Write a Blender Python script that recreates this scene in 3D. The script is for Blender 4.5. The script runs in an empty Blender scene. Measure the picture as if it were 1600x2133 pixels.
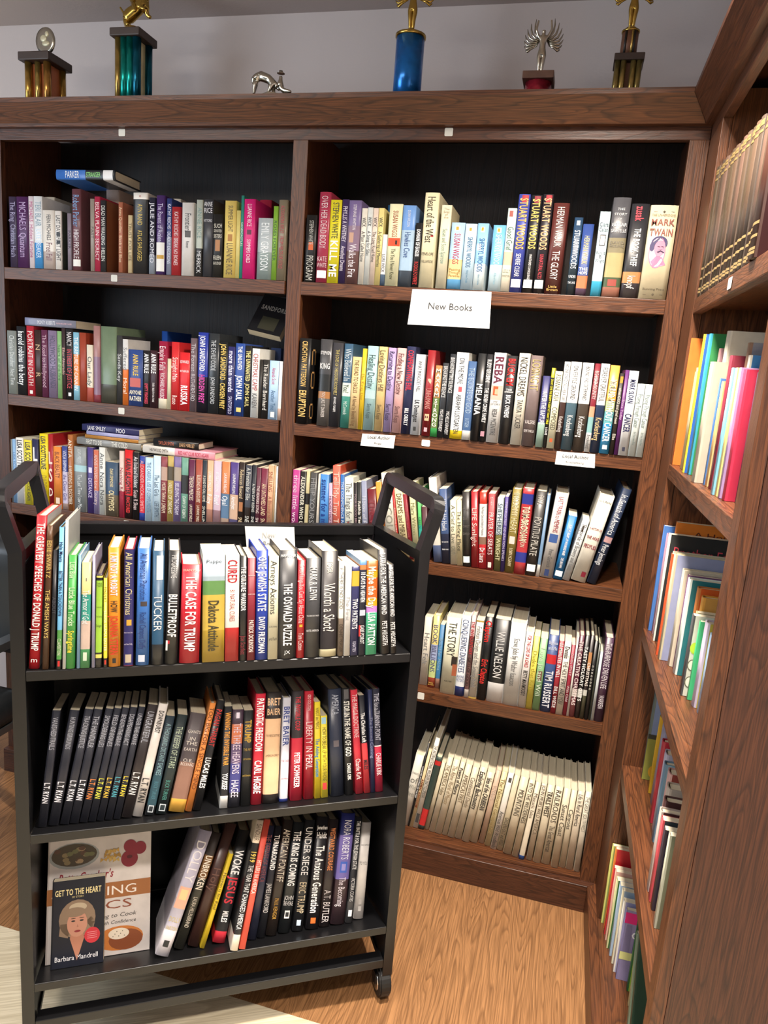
import bpy, bmesh, math, random, re
from mathutils import Matrix, Vector
C = bpy.context.scene.collection
SC = bpy.context.scene
random.seed(4)
R = math.radians
# ---------------------------------------------------------------- camera, world, lights, exposure
cam = bpy.data.cameras.new('camera'); co = bpy.data.objects.new('camera', cam); C.objects.link(co)
co.location = (0, -1.952, 1.52195); co.rotation_euler = (1.3684227, -0.0753044, 0.2558904)
cam.sensor_fit = 'VERTICAL'; cam.sensor_height = 24; cam.lens = 1484.075 / 2133 * 24
cam.clip_start = .02; SC.camera = co
w = bpy.data.worlds.new('world'); SC.world = w; w.use_nodes = True
w.node_tree.nodes['Background'].inputs[0].default_value = (.80, .88, 1, 1)
w.node_tree.nodes['Background'].inputs[1].default_value = .21
def area(name, loc, target, size, power, col, shape='DISK', sy=None, spread=180):
    l = bpy.data.lights.new(name, 'AREA'); l.shape = shape; l.size = size; l.energy = power; l.color = col
    if sy: l.size_y = sy
    l.spread = R(spread)
    o = bpy.data.objects.new(name, l); C.objects.link(o); o.location = loc
    o.rotation_euler = (Vector(target) - Vector(loc)).to_track_quat('-Z', 'Y').to_euler()
area('ceiling_downlight', (-.02, -.78, 2.54), (-.02, -.60, 0), .15, 60, (1, .89, .77), spread=122)
area('ceiling_downlight', (.02, -2.0, 2.54), (.0, -1.5, 0), .15, 40, (1, .90, .80), spread=120)  # unseen second lamp, added as frontal fill for the lower spines
area('ceiling_light_panel', (-1.5, -1.5, 2.55), (-1.2, -1.0, 0), 1.2, 50, (1, .95, .88), 'RECTANGLE', .6)  # added fill lamp, made large so trophy shadows on the wall stay soft
area('window_daylight', (-3.6, -2.6, 1.6), (-.4, -.2, 1.2), 1.6, 84, (.78, .88, 1), 'RECTANGLE', 1.5)
SC.view_settings.view_transform = 'Standard'; SC.view_settings.look = 'None'; SC.view_settings.gamma = 1
SC.view_settings.use_curve_mapping = False; SC.view_settings.exposure = -.52
# ---------------------------------------------------------------- materials
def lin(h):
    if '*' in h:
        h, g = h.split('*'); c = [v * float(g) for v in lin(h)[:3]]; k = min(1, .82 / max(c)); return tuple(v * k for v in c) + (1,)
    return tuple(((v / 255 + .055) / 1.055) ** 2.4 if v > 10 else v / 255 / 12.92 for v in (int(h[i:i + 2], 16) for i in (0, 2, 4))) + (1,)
MC = {}
def new_mat(name):
    m = bpy.data.materials.new(name); m.use_nodes = True
    return m, m.node_tree, m.node_tree.nodes['Principled BSDF']
def col(h, rough=.42, metal=0, var=.07, key=''):
    k = (h, rough, metal, key)
    if k in MC: return MC[k]
    m, t, p = new_mat('paint_' + h); p.inputs['Roughness'].default_value = rough; p.inputs['Metallic'].default_value = metal
    c = lin(h)
    if var:
        tc = t.nodes.new('ShaderNodeTexCoord'); n = t.nodes.new('ShaderNodeTexNoise'); n.inputs['Scale'].default_value = 35; n.inputs['Detail'].default_value = 3
        r = t.nodes.new('ShaderNodeValToRGB')
        r.color_ramp.elements[0].position = .3; r.color_ramp.elements[1].position = .7
        r.color_ramp.elements[0].color = tuple(v * (1 - var) for v in c[:3]) + (1,); r.color_ramp.elements[1].color = tuple(min(1, v * (1 + var)) for v in c[:3]) + (1,)
        t.links.new(tc.outputs['Object'], n.inputs['Vector']); t.links.new(n.outputs['Fac'], r.inputs['Fac']); t.links.new(r.outputs['Color'], p.inputs['Base Color'])
    else: p.inputs['Base Color'].default_value = c
    MC[k] = m; return m
def wood(name, axis, dark, light, sc=1., rough=.42, contrast=1., bump=.15, rot=0., rings=1.):
    """stained oak: cathedral bands along one axis plus fine dark pores"""
    m, t, p = new_mat(name); N = t.nodes.new; Lk = t.links.new
    tc = N('ShaderNodeTexCoord'); mp = N('ShaderNodeMapping')
    s = [9 * sc] * 3; s[axis] = .9 * sc; mp.inputs['Scale'].default_value = s; mp.inputs['Rotation'].default_value = (0, 0, rot)
    if rot:
        m0 = N('ShaderNodeMapping'); m0.inputs['Rotation'].default_value = (0, 0, rot); mp.inputs['Rotation'].default_value = (0, 0, 0)
        Lk(tc.outputs['Object'], m0.inputs['Vector']); Lk(m0.outputs['Vector'], mp.inputs['Vector']); src = m0.outputs['Vector']
    else:
        Lk(tc.outputs['Object'], mp.inputs['Vector']); src = tc.outputs['Object']
    n1 = N('ShaderNodeTexNoise'); n1.inputs['Scale'].default_value = 1.1; n1.inputs['Detail'].default_value = 1.5; n1.inputs['Distortion'].default_value = .4
    Lk(mp.outputs['Vector'], n1.inputs['Vector'])
    ml = N('ShaderNodeMath'); ml.operation = 'MULTIPLY'; ml.inputs[1].default_value = 11 * rings; Lk(n1.outputs['Fac'], ml.inputs[0])
    fr = N('ShaderNodeMath'); fr.operation = 'FRACT'; Lk(ml.outputs[0], fr.inputs[0])
    r1 = N('ShaderNodeValToRGB'); e = r1.color_ramp.elements
    e[0].position = 0; e[0].color = (1, 1, 1, 1); e[1].position = .62; e[1].color = (.75, .75, .75, 1)
    e2 = r1.color_ramp.elements.new(.86); e2.color = (1 - contrast,) * 3 + (1,); e3 = r1.color_ramp.elements.new(1.); e3.color = (.9, .9, .9, 1)
    Lk(fr.outputs[0], r1.inputs['Fac'])
    m2 = N('ShaderNodeMapping'); s2 = [260 * sc] * 3; s2[axis] = 7 * sc; m2.inputs['Scale'].default_value = s2; Lk(src, m2.inputs['Vector'])
    n2 = N('ShaderNodeTexNoise'); n2.inputs['Scale'].default_value = 1; n2.inputs['Detail'].default_value = 2; Lk(m2.outputs['Vector'], n2.inputs['Vector'])
    r2 = N('ShaderNodeValToRGB'); r2.color_ramp.elements[0].position = .36; r2.color_ramp.elements[1].position = .6
    r2.color_ramp.elements[0].color = (.45, .45, .45, 1); Lk(n2.outputs['Fac'], r2.inputs['Fac'])
    mu = N('ShaderNodeMixRGB'); mu.blend_type = 'MULTIPLY'; mu.inputs[0].default_value = 1; Lk(r1.outputs['Color'], mu.inputs[1]); Lk(r2.outputs['Color'], mu.inputs[2])
    mx = N('ShaderNodeMixRGB'); mx.inputs[1].default_value = lin(dark); mx.inputs[2].default_value = lin(light); Lk(mu.outputs['Color'], mx.inputs[0])
    Lk(mx.outputs['Color'], p.inputs['Base Color']); p.inputs['Roughness'].default_value = rough
    b = N('ShaderNodeBump'); b.inputs['Strength'].default_value = bump; b.inputs['Distance'].default_value = .002; Lk(mu.outputs['Color'], b.inputs['Height']); Lk(b.outputs['Normal'], p.inputs['Normal'])
    return m
OAK = [wood('stained_oak_%s' % 'xyz'[i], i, '200f09', '6e4125', contrast=.62, sc=1.9, rings=1.7) for i in range(3)]
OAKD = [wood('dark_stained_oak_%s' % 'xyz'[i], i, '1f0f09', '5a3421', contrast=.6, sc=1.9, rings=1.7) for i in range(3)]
BACK = wood('espresso_panel', 2, '0c0706', '20130e', rough=.6)  # frame's brown wood, with the shade of the recess put into its colour
FLW = wood('orange_wood_floor', 1, '5c3c22', 'a87a50', sc=1.2, rough=.38, contrast=.6, bump=.05, rings=2.3)
FLC = wood('pale_wood_floor', 0, 'b4a484', 'e8dcc0', sc=1., rough=.45, contrast=.45, bump=.05, rot=R(-28), rings=.8)
def pages_mat():
    m, t, p = new_mat('page_edges'); N = t.nodes.new
    tc = N('ShaderNodeTexCoord'); mp = N('ShaderNodeMapping'); mp.inputs['Scale'].default_value = (900, 6, 6)
    n = N('ShaderNodeTexNoise'); n.inputs['Scale'].default_value = 1
    r = N('ShaderNodeValToRGB'); r.color_ramp.elements[0].color = lin('c8bb9c'); r.color_ramp.elements[1].color = lin('efe6cf')
    t.links.new(tc.outputs['Object'], mp.inputs['Vector']); t.links.new(mp.outputs['Vector'], n.inputs['Vector']); t.links.new(n.outputs['Fac'], r.inputs['Fac']); t.links.new(r.outputs['Color'], p.inputs['Base Color'])
    p.inputs['Roughness'].default_value = .8; return m
PAGES = pages_mat()
CARTM = col('131315', .33, 0, .04, 'cart')
CHROME = col('d8d8d8', .18, 1, 0)
def plaster(name, h):
    m, t, p = new_mat(name); N = t.nodes.new
    n = N('ShaderNodeTexNoise'); n.inputs['Scale'].default_value = 160; n.inputs['Detail'].default_value = 3
    b = N('ShaderNodeBump'); b.inputs['Strength'].default_value = .12; b.inputs['Distance'].default_value = .003
    tc = N('ShaderNodeTexCoord'); t.links.new(tc.outputs['Object'], n.inputs['Vector']); t.links.new(n.outputs['Fac'], b.inputs['Height']); t.links.new(b.outputs['Normal'], p.inputs['Normal'])
    p.inputs['Base Color'].default_value = lin(h); p.inputs['Roughness'].default_value = .9; return m
# ---------------------------------------------------------------- object helpers
WM = {}
def obj(name, bm, mats, parent=None, smooth=False):
    """link a bmesh given in world space as one mesh object, optionally a part of parent"""
    me = bpy.data.meshes.new(name)
    if parent is not None: bm.transform(WM[parent.name].inverted())
    bmesh.ops.recalc_face_normals(bm, faces=bm.faces)
    bm.to_mesh(me); bm.free()
    for m in (mats if isinstance(mats, (list, tuple)) else [mats]): me.materials.append(m)
    if smooth:
        for p in me.polygons: p.use_smooth = True
    o = bpy.data.objects.new(name, me); C.objects.link(o)
    if parent is not None: o.parent = parent
    WM[o.name] = WM[parent.name].copy() if parent is not None else Matrix.Identity(4)
    return o
def raw(name, me, parent):
    o = bpy.data.objects.new(name, me); C.objects.link(o); o.parent = parent
    WM[o.name] = WM[parent.name].copy(); return o
def thing(name, label, cat, M=Matrix.Identity(4), group=None):
    if not isinstance(M, Matrix): M = Matrix.Translation(M)
    o = bpy.data.objects.new(name, None); C.objects.link(o); o.empty_display_size = .02
    o.location = M.to_translation(); o.rotation_euler = M.to_euler(); WM[o.name] = M.copy()
    o['label'] = label; o['category'] = cat
    if group: o['group'] = group
    return o
def tag(o, label, cat, group=None):
    o['label'] = label; o['category'] = cat
    if group: o['group'] = group
    return o
def struct(name, bm, m):
    o = obj(name, bm, m); o['kind'] = 'structure'; return o
def box(bm, lo, hi, bev=0., M=None, mi=0):
    r = bmesh.ops.create_cube(bm, size=1)
    s = [hi[i] - lo[i] for i in range(3)]; c = [(hi[i] + lo[i]) / 2 for i in range(3)]
    bmesh.ops.transform(bm, matrix=Matrix.Translation(c) @ Matrix.Diagonal((s[0], s[1], s[2], 1)), verts=r['verts'])
    vs = r['verts']; fs = list({f for v in vs for f in v.link_faces})
    if bev:
        es = list({e for v in vs for e in v.link_edges})
        q = bmesh.ops.bevel(bm, geom=es, offset=bev, segments=2, affect='EDGES', profile=.6)
        fs = list(set([f for f in q['faces']] + [f for f in fs if f.is_valid])); vs = list({v for f in fs for v in f.verts})
    for f in fs: f.material_index = mi
    if M is not None: bmesh.ops.transform(bm, matrix=M, verts=[v for v in vs if v.is_valid])
def bx(lo, hi, bev=.0012, M=None):
    bm = bmesh.new(); box(bm, lo, hi, bev, M); return bm
def tube(bm, pts, rad, seg=8, caps=True, mi=0):
    pts = [Vector(p) for p in pts]; n = len(pts); rad = rad if isinstance(rad, (list, tuple)) else [rad] * n
    rings = []; up = Vector((.13, .37, .92)).normalized()
    for i, p in enumerate(pts):
        d = (pts[min(i + 1, n - 1)] - pts[max(i - 1, 0)]).normalized()
        x = up.cross(d)
        if x.length < .05: x = Vector((1, 0, 0)).cross(d)
        x.normalize(); y = d.cross(x)
        rings.append([bm.verts.new(p + rad[i] * (math.cos(a) * x + math.sin(a) * y)) for a in [2 * math.pi * k / seg for k in range(seg)]])
    for a, b in zip(rings, rings[1:]):
        for k in range(seg):
            f = bm.faces.new((a[k], a[(k + 1) % seg], b[(k + 1) % seg], b[k])); f.smooth = True; f.material_index = mi
    if caps:
        for r, rv in ((rings[0], True), (rings[-1], False)):
            f = bm.faces.new(r[::-1] if rv else r); f.material_index = mi
def lathe(bm, prof, c=(0, 0, 0), seg=20, sx=1, sy=1, mi=0):
    rings = [[bm.verts.new((c[0] + r * sx * math.cos(2 * math.pi * k / seg), c[1] + r * sy * math.sin(2 * math.pi * k / seg), c[2] + z)) for k in range(seg)] for r, z in prof]
    for a, b in zip(rings, rings[1:]):
        for k in range(seg):
            f = bm.faces.new((a[k], a[(k + 1) % seg], b[(k + 1) % seg], b[k])); f.smooth = True; f.material_index = mi
    for r in (rings[0][::-1], rings[-1]): bm.faces.new(r).material_index = mi
def ball(bm, c, r, M=None, seg=12, mi=0):
    r = r if isinstance(r, (tuple, list)) else (r, r, r)
    q = bmesh.ops.create_uvsphere(bm, u_segments=seg, v_segments=max(6, seg * 2 // 3), radius=1)
    T = Matrix.Translation(c) @ (M or Matrix.Identity(4)) @ Matrix.Diagonal((r[0], r[1], r[2], 1))
    bmesh.ops.transform(bm, matrix=T, verts=q['verts'])
    for f in {f for v in q['verts'] for f in v.link_faces}: f.smooth = True; f.material_index = mi
def skin_body(name, verts, edges, radii, m, parent, sub=2, root=0):
    """one continuous figure grown with a Skin modifier on a skeleton, baked to a mesh"""
    me = bpy.data.meshes.new(name); me.from_pydata([Vector(v) for v in verts], edges, [])
    o = bpy.data.objects.new(name, me); C.objects.link(o)
    sk = o.modifiers.new('s', 'SKIN'); sk.use_smooth_shade = True
    for i, r in enumerate(radii):
        d = me.skin_vertices[0].data[i]; d.radius = (r, r) if not isinstance(r, tuple) else r; d.use_root = i == root
    su = o.modifiers.new('u', 'SUBSURF'); su.levels = sub; su.render_levels = sub
    dg = bpy.context.evaluated_depsgraph_get(); dg.update()
    ev = bpy.data.meshes.new_from_object(o.evaluated_get(dg)); bpy.data.objects.remove(o)
    bm = bmesh.new(); bm.from_mesh(ev)
    return obj(name, bm, m, parent, smooth=True)
# ---------------------------------------------------------------- glyph cache for lettering
GL = {}
def build_glyphs(chars):
    tmp = []
    for bold in (0, 1):
        for ch in chars:
            for s in (ch, 'H' + ch + 'H') if ch != ' ' else ('H H',):
                cu = bpy.data.curves.new('t', 'FONT'); cu.body = s; cu.resolution_u = 2; cu.fill_mode = 'BOTH'
                if bold: cu.offset = .022
                o = bpy.data.objects.new('t', cu); C.objects.link(o); tmp.append((bold, ch, s, o))
        cu = bpy.data.curves.new('t', 'FONT'); cu.body = 'HH'; o = bpy.data.objects.new('t', cu); C.objects.link(o); tmp.append((bold, 'HH', 'HH', o))
    dg = bpy.context.evaluated_depsgraph_get(); dg.update(); W = {}
    for b, ch, s, o in tmp:
        me = bpy.data.meshes.new_from_object(o.evaluated_get(dg))
        xs = [v.co.x for v in me.vertices]; W[b, s] = (max(xs) - min(xs)) if xs else 0
        if s == ch: GL[b, ch] = [[(v.co.x, v.co.y) for v in me.vertices], [tuple(p.vertices) for p in me.polygons], 0]
        bpy.data.meshes.remove(me)
    for b, ch, s, o in tmp:
        if len(s) == 3:
            a = W[b, s] - W[b, 'HH']
            if b: a += .0
            if ch == ' ': GL[b, ' '] = [[], [], a]
            else: GL[b, ch][2] = a
        cu = o.data; bpy.data.objects.remove(o); bpy.data.curves.remove(cu)
def twidth(s, b): return sum(GL[b, c][2] for c in s)
CAP = .69
def glyphs(acc, s, b, sx, sy, fn, mi, shear=0.):
    """append the string to acc=(verts,faces,mats); fn maps text-space (x,y) to 3D"""
    x = 0
    for ch in s:
        v, f, a = GL[b, ch]; n = len(acc[0])
        acc[0].extend(fn((x + px + shear * py) * sx, py * sy) for px, py in v)
        acc[1].extend(tuple(i + n for i in q) for q in f); acc[2].extend([mi] * len(f)); x += a
def mesh_from(name, acc, mats):
    me = bpy.data.meshes.new(name); me.from_pydata(acc[0], [], acc[1])
    for m in mats: me.materials.append(m)
    for p, i in zip(me.polygons, acc[2]): p.material_index = i
    return me
class Ink:
    def __init__(s): s.acc = ([], [], []); s.mats = []; s.ix = {}
    def mi(s, h, rough=.45):
        if h not in s.ix: s.ix[h] = len(s.mats); s.mats.append(col(h, rough, 0, 0, 'ink'))
        return s.ix[h]
    def text(s, t, b, sx, sy, fn, h, shear=0.): glyphs(s.acc, t, b, sx, sy, fn, s.mi(h), shear)
    def poly(s, pts, h):
        n = len(s.acc[0]); s.acc[0].extend(pts); s.acc[1].append(tuple(range(n, n + len(pts)))); s.acc[2].append(s.mi(h))
    def put(s, name, parent):
        if s.acc[0]: return raw(name, mesh_from(name, s.acc, s.mats), parent)
def ell(cx, cy, rx, ry, fn, n=20, a0=0, a1=360): return [fn(cx + rx * math.cos(R(a0 + (a1 - a0) * k / n)), cy + ry * math.sin(R(a0 + (a1 - a0) * k / n))) for k in range(n if a1 - a0 == 360 else n + 1)]
# ---------------------------------------------------------------- data: books in metres
# (frame, shelf, u, depth, z, lean deg, thickness, height, depth of book, kind, spine bands, lettering, label, extras)
BOOKS = [
('B', 'L1', -1.7195, 0.0, 1.7345, 0.0, 0.0271, 0.2059, 0.1236, 'p', '3a2f4a', '#9d96b8 The Ring|Christian Hush', 'navy paperback titled The Ring on the top left shelf', {}),
('B', 'L1', -1.6842, 0.0, 1.7345, 0.0, 0.0423, 0.2064, 0.114, 'p', '4a1f55', '#b79cc8 MICHAELS|Quantum', 'plum paperback titled Quantum on the top left shelf', {}),
('B', 'L1', -1.6849, 0.118, 1.7345, 0.0, 0.0375, 0.2325, 0.15, 'h', 'd9d4c8', '#333 FERN', 'tall cream book with dark cover behind the Free Fall paperback on the top left shelf', {}),
('B', 'L1', -1.6532, 0.0, 1.7345, 0.0, 0.0183, 0.2082, 0.1249, 'p', 'e3d8de', '#b0407a MICHAELS|Hidden Fortune', 'white paperback titled Hidden Fortune on the top left shelf', {}),
('B', 'L1', -1.6283, 0.0, 1.7345, 0.0, 0.0303, 0.2086, 0.1251, 'p', 'e8ecee@0.64,3b8fd0', '#7d98a8 TERI BLAIR|#d8ecff LATE BREAKER', 'white and blue paperback titled LATE BREAKER on the top left shelf', {}),
('B', 'L1', -1.5913, 0.0, 1.7345, 0.0, 0.0424, 0.1695, 0.1017, 'p', 'ece6dc@0.7,b8a8a0', '#33302e FERN MICHAELS|#7a4a52 Free Fall', 'white and light grey paperback titled Free Fall on the top left shelf', {}),
('B', 'L1', -1.5578, 0.0, 1.7345, 0.0, 0.0219, 0.1683, 0.101, 'p', 'eeeae4', '#222 LAST DAYS|#222 FIRST LIGHT', 'white paperback titled LAST DAYS on the top left shelf', {'c': '3d4438', 'a': '.36,.44,.2,.8,333333;.5,.56,.2,.8,222222'}),
('B', 'L1', -1.5189, 0.0, 1.7345, 0.0, 0.0138, 0.1625, 0.0975, 'p', '8a7f8c', '#4a3a4a PARKER', 'thin greyish lilac paperback left of the HIGH PROFILE book on the top left shelf', {}),
('B', 'L1', -1.4947, 0.0, 1.7345, 0.0, 0.032, 0.2317, 0.114, 'h', '6b4048', '#6f9ac8 Robert Parker|#e8e0e0 HIGH PROFILE', 'brown hardcover titled HIGH PROFILE on the top left shelf', {'s': 1}),
('B', 'L1', -1.4537, 0.118, 1.7345, 0.0, 0.0475, 0.2578, 0.15, 'h', 'd8bfb0', '', 'tall pale beige hardcover standing behind the salmon Black and Blue book, top left shelf', {}),
('B', 'L1', -1.4389, 0.0, 1.7345, 0.0, 0.0146, 0.2048, 0.114, 'p', '9a8f84', '#5d544c FAST', 'plain grey spine just left of SECRECY on the top left shelf', {}),
('B', 'L1', -1.4215, 0.0, 1.7345, 0.0, 0.019, 0.2113, 0.114, 'p', 'b5284a', '#f0d8d8 BELVA PLAIN|SECRECY', 'red paperback titled SECRECY on the top left shelf', {}),
('B', 'L1', -1.399, 0.118, 1.7345, 0.0, 0.0249, 0.2171, 0.15, 'p', '2c2826', '', 'dark hardcover standing behind the thin TRUST FOR LIFE book on the top left shelf', {}),
('B', 'L1', -1.4021, 0.0, 1.7345, 0.0, 0.0186, 0.2013, 0.114, 'p', '2a2a2e', '#d8d8d0 DEAD MAN WALKING|HELEN', 'black paperback titled DEAD MAN WALKING on the top left shelf', {'c': '8a5a3c'}),
('B', 'L1', -1.3429, 0.0, 1.7345, 0.0, 0.0145, 0.1974, 0.1184, 'p', 'b06a50', '#e8c8a0 Anna Quindlen|Black and Blue', 'salmon paperback titled Black and Blue on the top left shelf', {}),
('B', 'L1', -1.311, 0.0, 1.7345, 0.0, 0.0138, 0.1621, 0.0973, 'p', 'd8c49a', '#6a5a30 TRUST FOR LIFE', 'tan paperback titled TRUST FOR LIFE on the top left shelf', {}),
('B', 'L1', -1.2786, 0.0, 1.7345, 0.0, 0.0486, 0.2248, 0.1483, 'h', 'e8e4dc@0.08,2b2b2d', '#a02828 ^o@2-6|#d9b94a AYN RAND@14-40|ATLAS SHRUGGED@46-85', 'white and black hardcover titled ATLAS SHRUGGED on the top left shelf', {}),
('B', 'L1', -1.2381, 0.0, 1.7345, 0.0, 0.0198, 0.212, 0.114, 'p', '27283a@0.75,8a93a0', '#e8e8f0 JULIE AND ROMEO', 'navy and grey paperback titled JULIE AND ROMEO on the top left shelf', {}),
('B', 'L1', -1.2311, 0.118, 1.7345, 0.0, 0.0296, 0.2354, 0.15, 'h', 'ded6c8', '', 'pale cream hardcover standing behind the red BREAK NO BONES paperback on the top left shelf', {}),
('B', 'L1', -1.212, 0.0, 1.7345, 0.0, 0.0289, 0.2185, 0.114, 'h', '4a2f6a', '#c9bfe0 The Ravens of Avalon@10-58', 'plum hardcover titled The Ravens of Avalon on the top left shelf', {'a': '.59,.96,.05,.95,ecebe6;.75,.8,.1,.9,c89a30'}),
('B', 'L1', -1.1827, 0.0, 1.7345, 0.0, 0.0162, 0.2105, 0.1263, 'p', '2f3f7a@0.5,8a90a8', '#dfe4f4 KATHY REICHS|DEADLY DECISIONS', 'navy and grey paperback titled DEADLY DECISIONS on the top left shelf', {}),
('B', 'L1', -1.1602, 0.0, 1.7345, 0.0, 0.0276, 0.1882, 0.1129, 'p', 'b02a30', '#f0d8d8 KATHY REICHS|BREAK NO BONES', 'red paperback titled BREAK NO BONES on the top left shelf', {}),
('B', 'L1', -1.1228, 0.0, 1.7345, 0.0, 0.0373, 0.2004, 0.114, 'p', 'dedbd6', '#3a3a3a Frontiers@14-40|Reeser@52-62', 'white paperback titled Frontiers on the top left shelf', {'a': '.38,.47,.25,.75,55504c'}),
('B', 'L1', -1.0904, 0.118, 1.7345, 0.0, 0.0367, 0.2353, 0.15, 'h', '2e2e30', '#c8c8c8 TI', 'black hardcover standing behind the SUCH DEVOTED SISTERS paperback on the top left shelf', {}),
('B', 'L1', -1.0859, 0.0, 1.7345, 0.0, 0.0197, 0.2088, 0.114, 'p', 'b8c0b4@0.63,2a2a2a', '#7f9a94 ANNE RICE|#d8d8d8 MERRICK@66-96', 'light grey and black paperback titled MERRICK on the top left shelf', {}),
('B', 'L1', -1.0591, 0.0, 1.7345, 0.0, 0.0315, 0.2102, 0.114, 'h', '3b3c42', '#d8d8dc ^ANNE/RICE@2-18|^VITTORIO@24-30', 'dark grey hardcover titled VITTORIO on the top left shelf', {}),
('B', 'L1', -1.0275, 0.0, 1.7345, 0.0, 0.0295, 0.1711, 0.1027, 'p', '22211f', '#e0dccc ^SUCH/DEVOTED/SISTERS@14-38|^EILEEN/GOUDGE@64-82', 'black paperback titled SUCH DEVOTED SISTERS on the top left shelf', {'a': '.4,.58,.25,.75,b07a48'}),
('B', 'L1', -0.9893, 0.0, 1.7345, 0.0, 0.0351, 0.208, 0.1248, 'p', 'e3c96e', '#5a4a28 SUMMER LIGHT@6-40|LUANNE RICE@54-96', 'gold paperback titled SUMMER LIGHT on the top left shelf', {'a': '.43,.52,.3,.7,b07a30'}),
('B', 'L1', -0.9644, 0.0, 1.7345, 0.0, 0.0125, 0.1826, 0.1096, 'p', 'd8c878', '', 'plain tan spine just right of SUMMER LIGHT on the top left shelf', {}),
('B', 'L1', -0.9385, 0.118, 1.7345, 0.0, 0.0384, 0.2381, 0.15, 'h', 'a02840', '#c86070 LUAN', 'maroon hardcover standing behind the pale grey EMILY paperback on the top left shelf', {}),
('B', 'L1', -0.9531, 0.0, 1.7345, 0.0, 0.009, 0.2222, 0.114, 'p', '2f8d7d', '#d0e8d8 SANDCASTLES', 'teal paperback titled SANDCASTLES on the top left shelf', {}),
('B', 'L1', -0.931, 0.0, 1.7345, 0.0, 0.034, 0.2135, 0.114, 'p', 'd81f78', '#f8e0ea LUANNE RICE@6-34|SUMMERS CHILD@50-80', 'hot pink paperback titled SUMMERS CHILD on the top left shelf', {'a': '.38,.44,.3,.7,601038'}),
('B', 'L1', -0.8817, 0.0, 1.7345, 0.0, 0.0439, 0.1645, 0.0987, 'p', 'aeb8bc@0.55,8a9a98', '#e8eef0 EMILY GRAYSON', 'pale grey blue paperback right of the hot pink SUMMERS CHILD book, top left shelf', {}),
('B', 'L1', -0.8524, 0.0, 1.7345, 0.0, 0.0136, 0.1963, 0.1178, 'p', '7fae3a', '#2f5a2a ROSES FOREVER', 'lime paperback titled ROSES FOREVER on the top left shelf', {}),
('B', 'L1', -0.8318, 0.0, 1.7345, 0.0, 0.0265, 0.2135, 0.1409, 'h', '7f7562', '#a83a44 ALEXANDRA RIPLEY|FROM FIELDS OF GOLD', 'grey hardcover titled FROM FIELDS OF GOLD on the top left shelf', {}),
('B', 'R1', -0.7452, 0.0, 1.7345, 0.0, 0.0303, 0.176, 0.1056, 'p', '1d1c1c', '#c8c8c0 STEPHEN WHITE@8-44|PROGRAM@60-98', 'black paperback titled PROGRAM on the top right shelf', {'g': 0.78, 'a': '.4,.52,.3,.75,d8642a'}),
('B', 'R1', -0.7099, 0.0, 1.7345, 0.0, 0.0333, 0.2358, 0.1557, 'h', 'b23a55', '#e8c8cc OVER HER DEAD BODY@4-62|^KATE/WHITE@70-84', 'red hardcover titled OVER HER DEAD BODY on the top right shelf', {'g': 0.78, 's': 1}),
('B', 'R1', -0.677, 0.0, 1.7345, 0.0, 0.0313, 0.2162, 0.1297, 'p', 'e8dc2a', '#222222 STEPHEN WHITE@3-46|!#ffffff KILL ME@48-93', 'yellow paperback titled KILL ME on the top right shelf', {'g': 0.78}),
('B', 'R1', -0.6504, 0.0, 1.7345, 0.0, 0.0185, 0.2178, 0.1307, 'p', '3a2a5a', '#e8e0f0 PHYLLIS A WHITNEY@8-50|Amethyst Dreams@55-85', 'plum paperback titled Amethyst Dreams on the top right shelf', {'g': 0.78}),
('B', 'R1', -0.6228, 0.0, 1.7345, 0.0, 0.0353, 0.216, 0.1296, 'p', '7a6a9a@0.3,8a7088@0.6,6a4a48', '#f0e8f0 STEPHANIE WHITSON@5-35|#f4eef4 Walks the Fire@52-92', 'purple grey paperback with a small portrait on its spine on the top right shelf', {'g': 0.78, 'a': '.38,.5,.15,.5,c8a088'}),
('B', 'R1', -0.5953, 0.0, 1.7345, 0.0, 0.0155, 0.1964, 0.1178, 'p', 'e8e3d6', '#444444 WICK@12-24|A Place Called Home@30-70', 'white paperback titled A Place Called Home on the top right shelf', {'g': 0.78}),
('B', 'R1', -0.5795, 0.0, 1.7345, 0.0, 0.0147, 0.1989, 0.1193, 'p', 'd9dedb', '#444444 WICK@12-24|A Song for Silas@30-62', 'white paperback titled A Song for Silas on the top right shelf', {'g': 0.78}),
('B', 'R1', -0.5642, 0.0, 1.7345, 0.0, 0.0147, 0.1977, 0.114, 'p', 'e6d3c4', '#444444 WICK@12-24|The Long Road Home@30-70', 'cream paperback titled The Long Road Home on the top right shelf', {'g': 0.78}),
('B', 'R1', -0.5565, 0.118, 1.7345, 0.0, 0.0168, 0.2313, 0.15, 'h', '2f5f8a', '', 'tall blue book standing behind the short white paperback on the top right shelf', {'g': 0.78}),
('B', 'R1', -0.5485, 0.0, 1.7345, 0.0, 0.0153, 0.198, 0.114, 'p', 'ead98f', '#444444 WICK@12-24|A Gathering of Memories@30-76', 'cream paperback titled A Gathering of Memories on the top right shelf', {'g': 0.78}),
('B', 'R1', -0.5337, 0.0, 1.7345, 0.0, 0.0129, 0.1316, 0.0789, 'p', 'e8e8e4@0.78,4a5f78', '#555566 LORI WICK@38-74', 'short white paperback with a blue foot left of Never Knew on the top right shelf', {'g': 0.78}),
('B', 'R1', -0.5087, 0.0, 1.7345, 0.0, 0.0357, 0.2092, 0.1255, 'p', 'e6e4bd', '#a8482a SUSAN WIGGS@8-40|#444422 The You I Never Knew@54-92', 'cream paperback titled The You I Never Knew on the top right shelf', {'g': 0.78, 'a': '.41,.51,.05,.97,d8502a;.44,.49,.6,.75,2a1a10'}),
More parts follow.
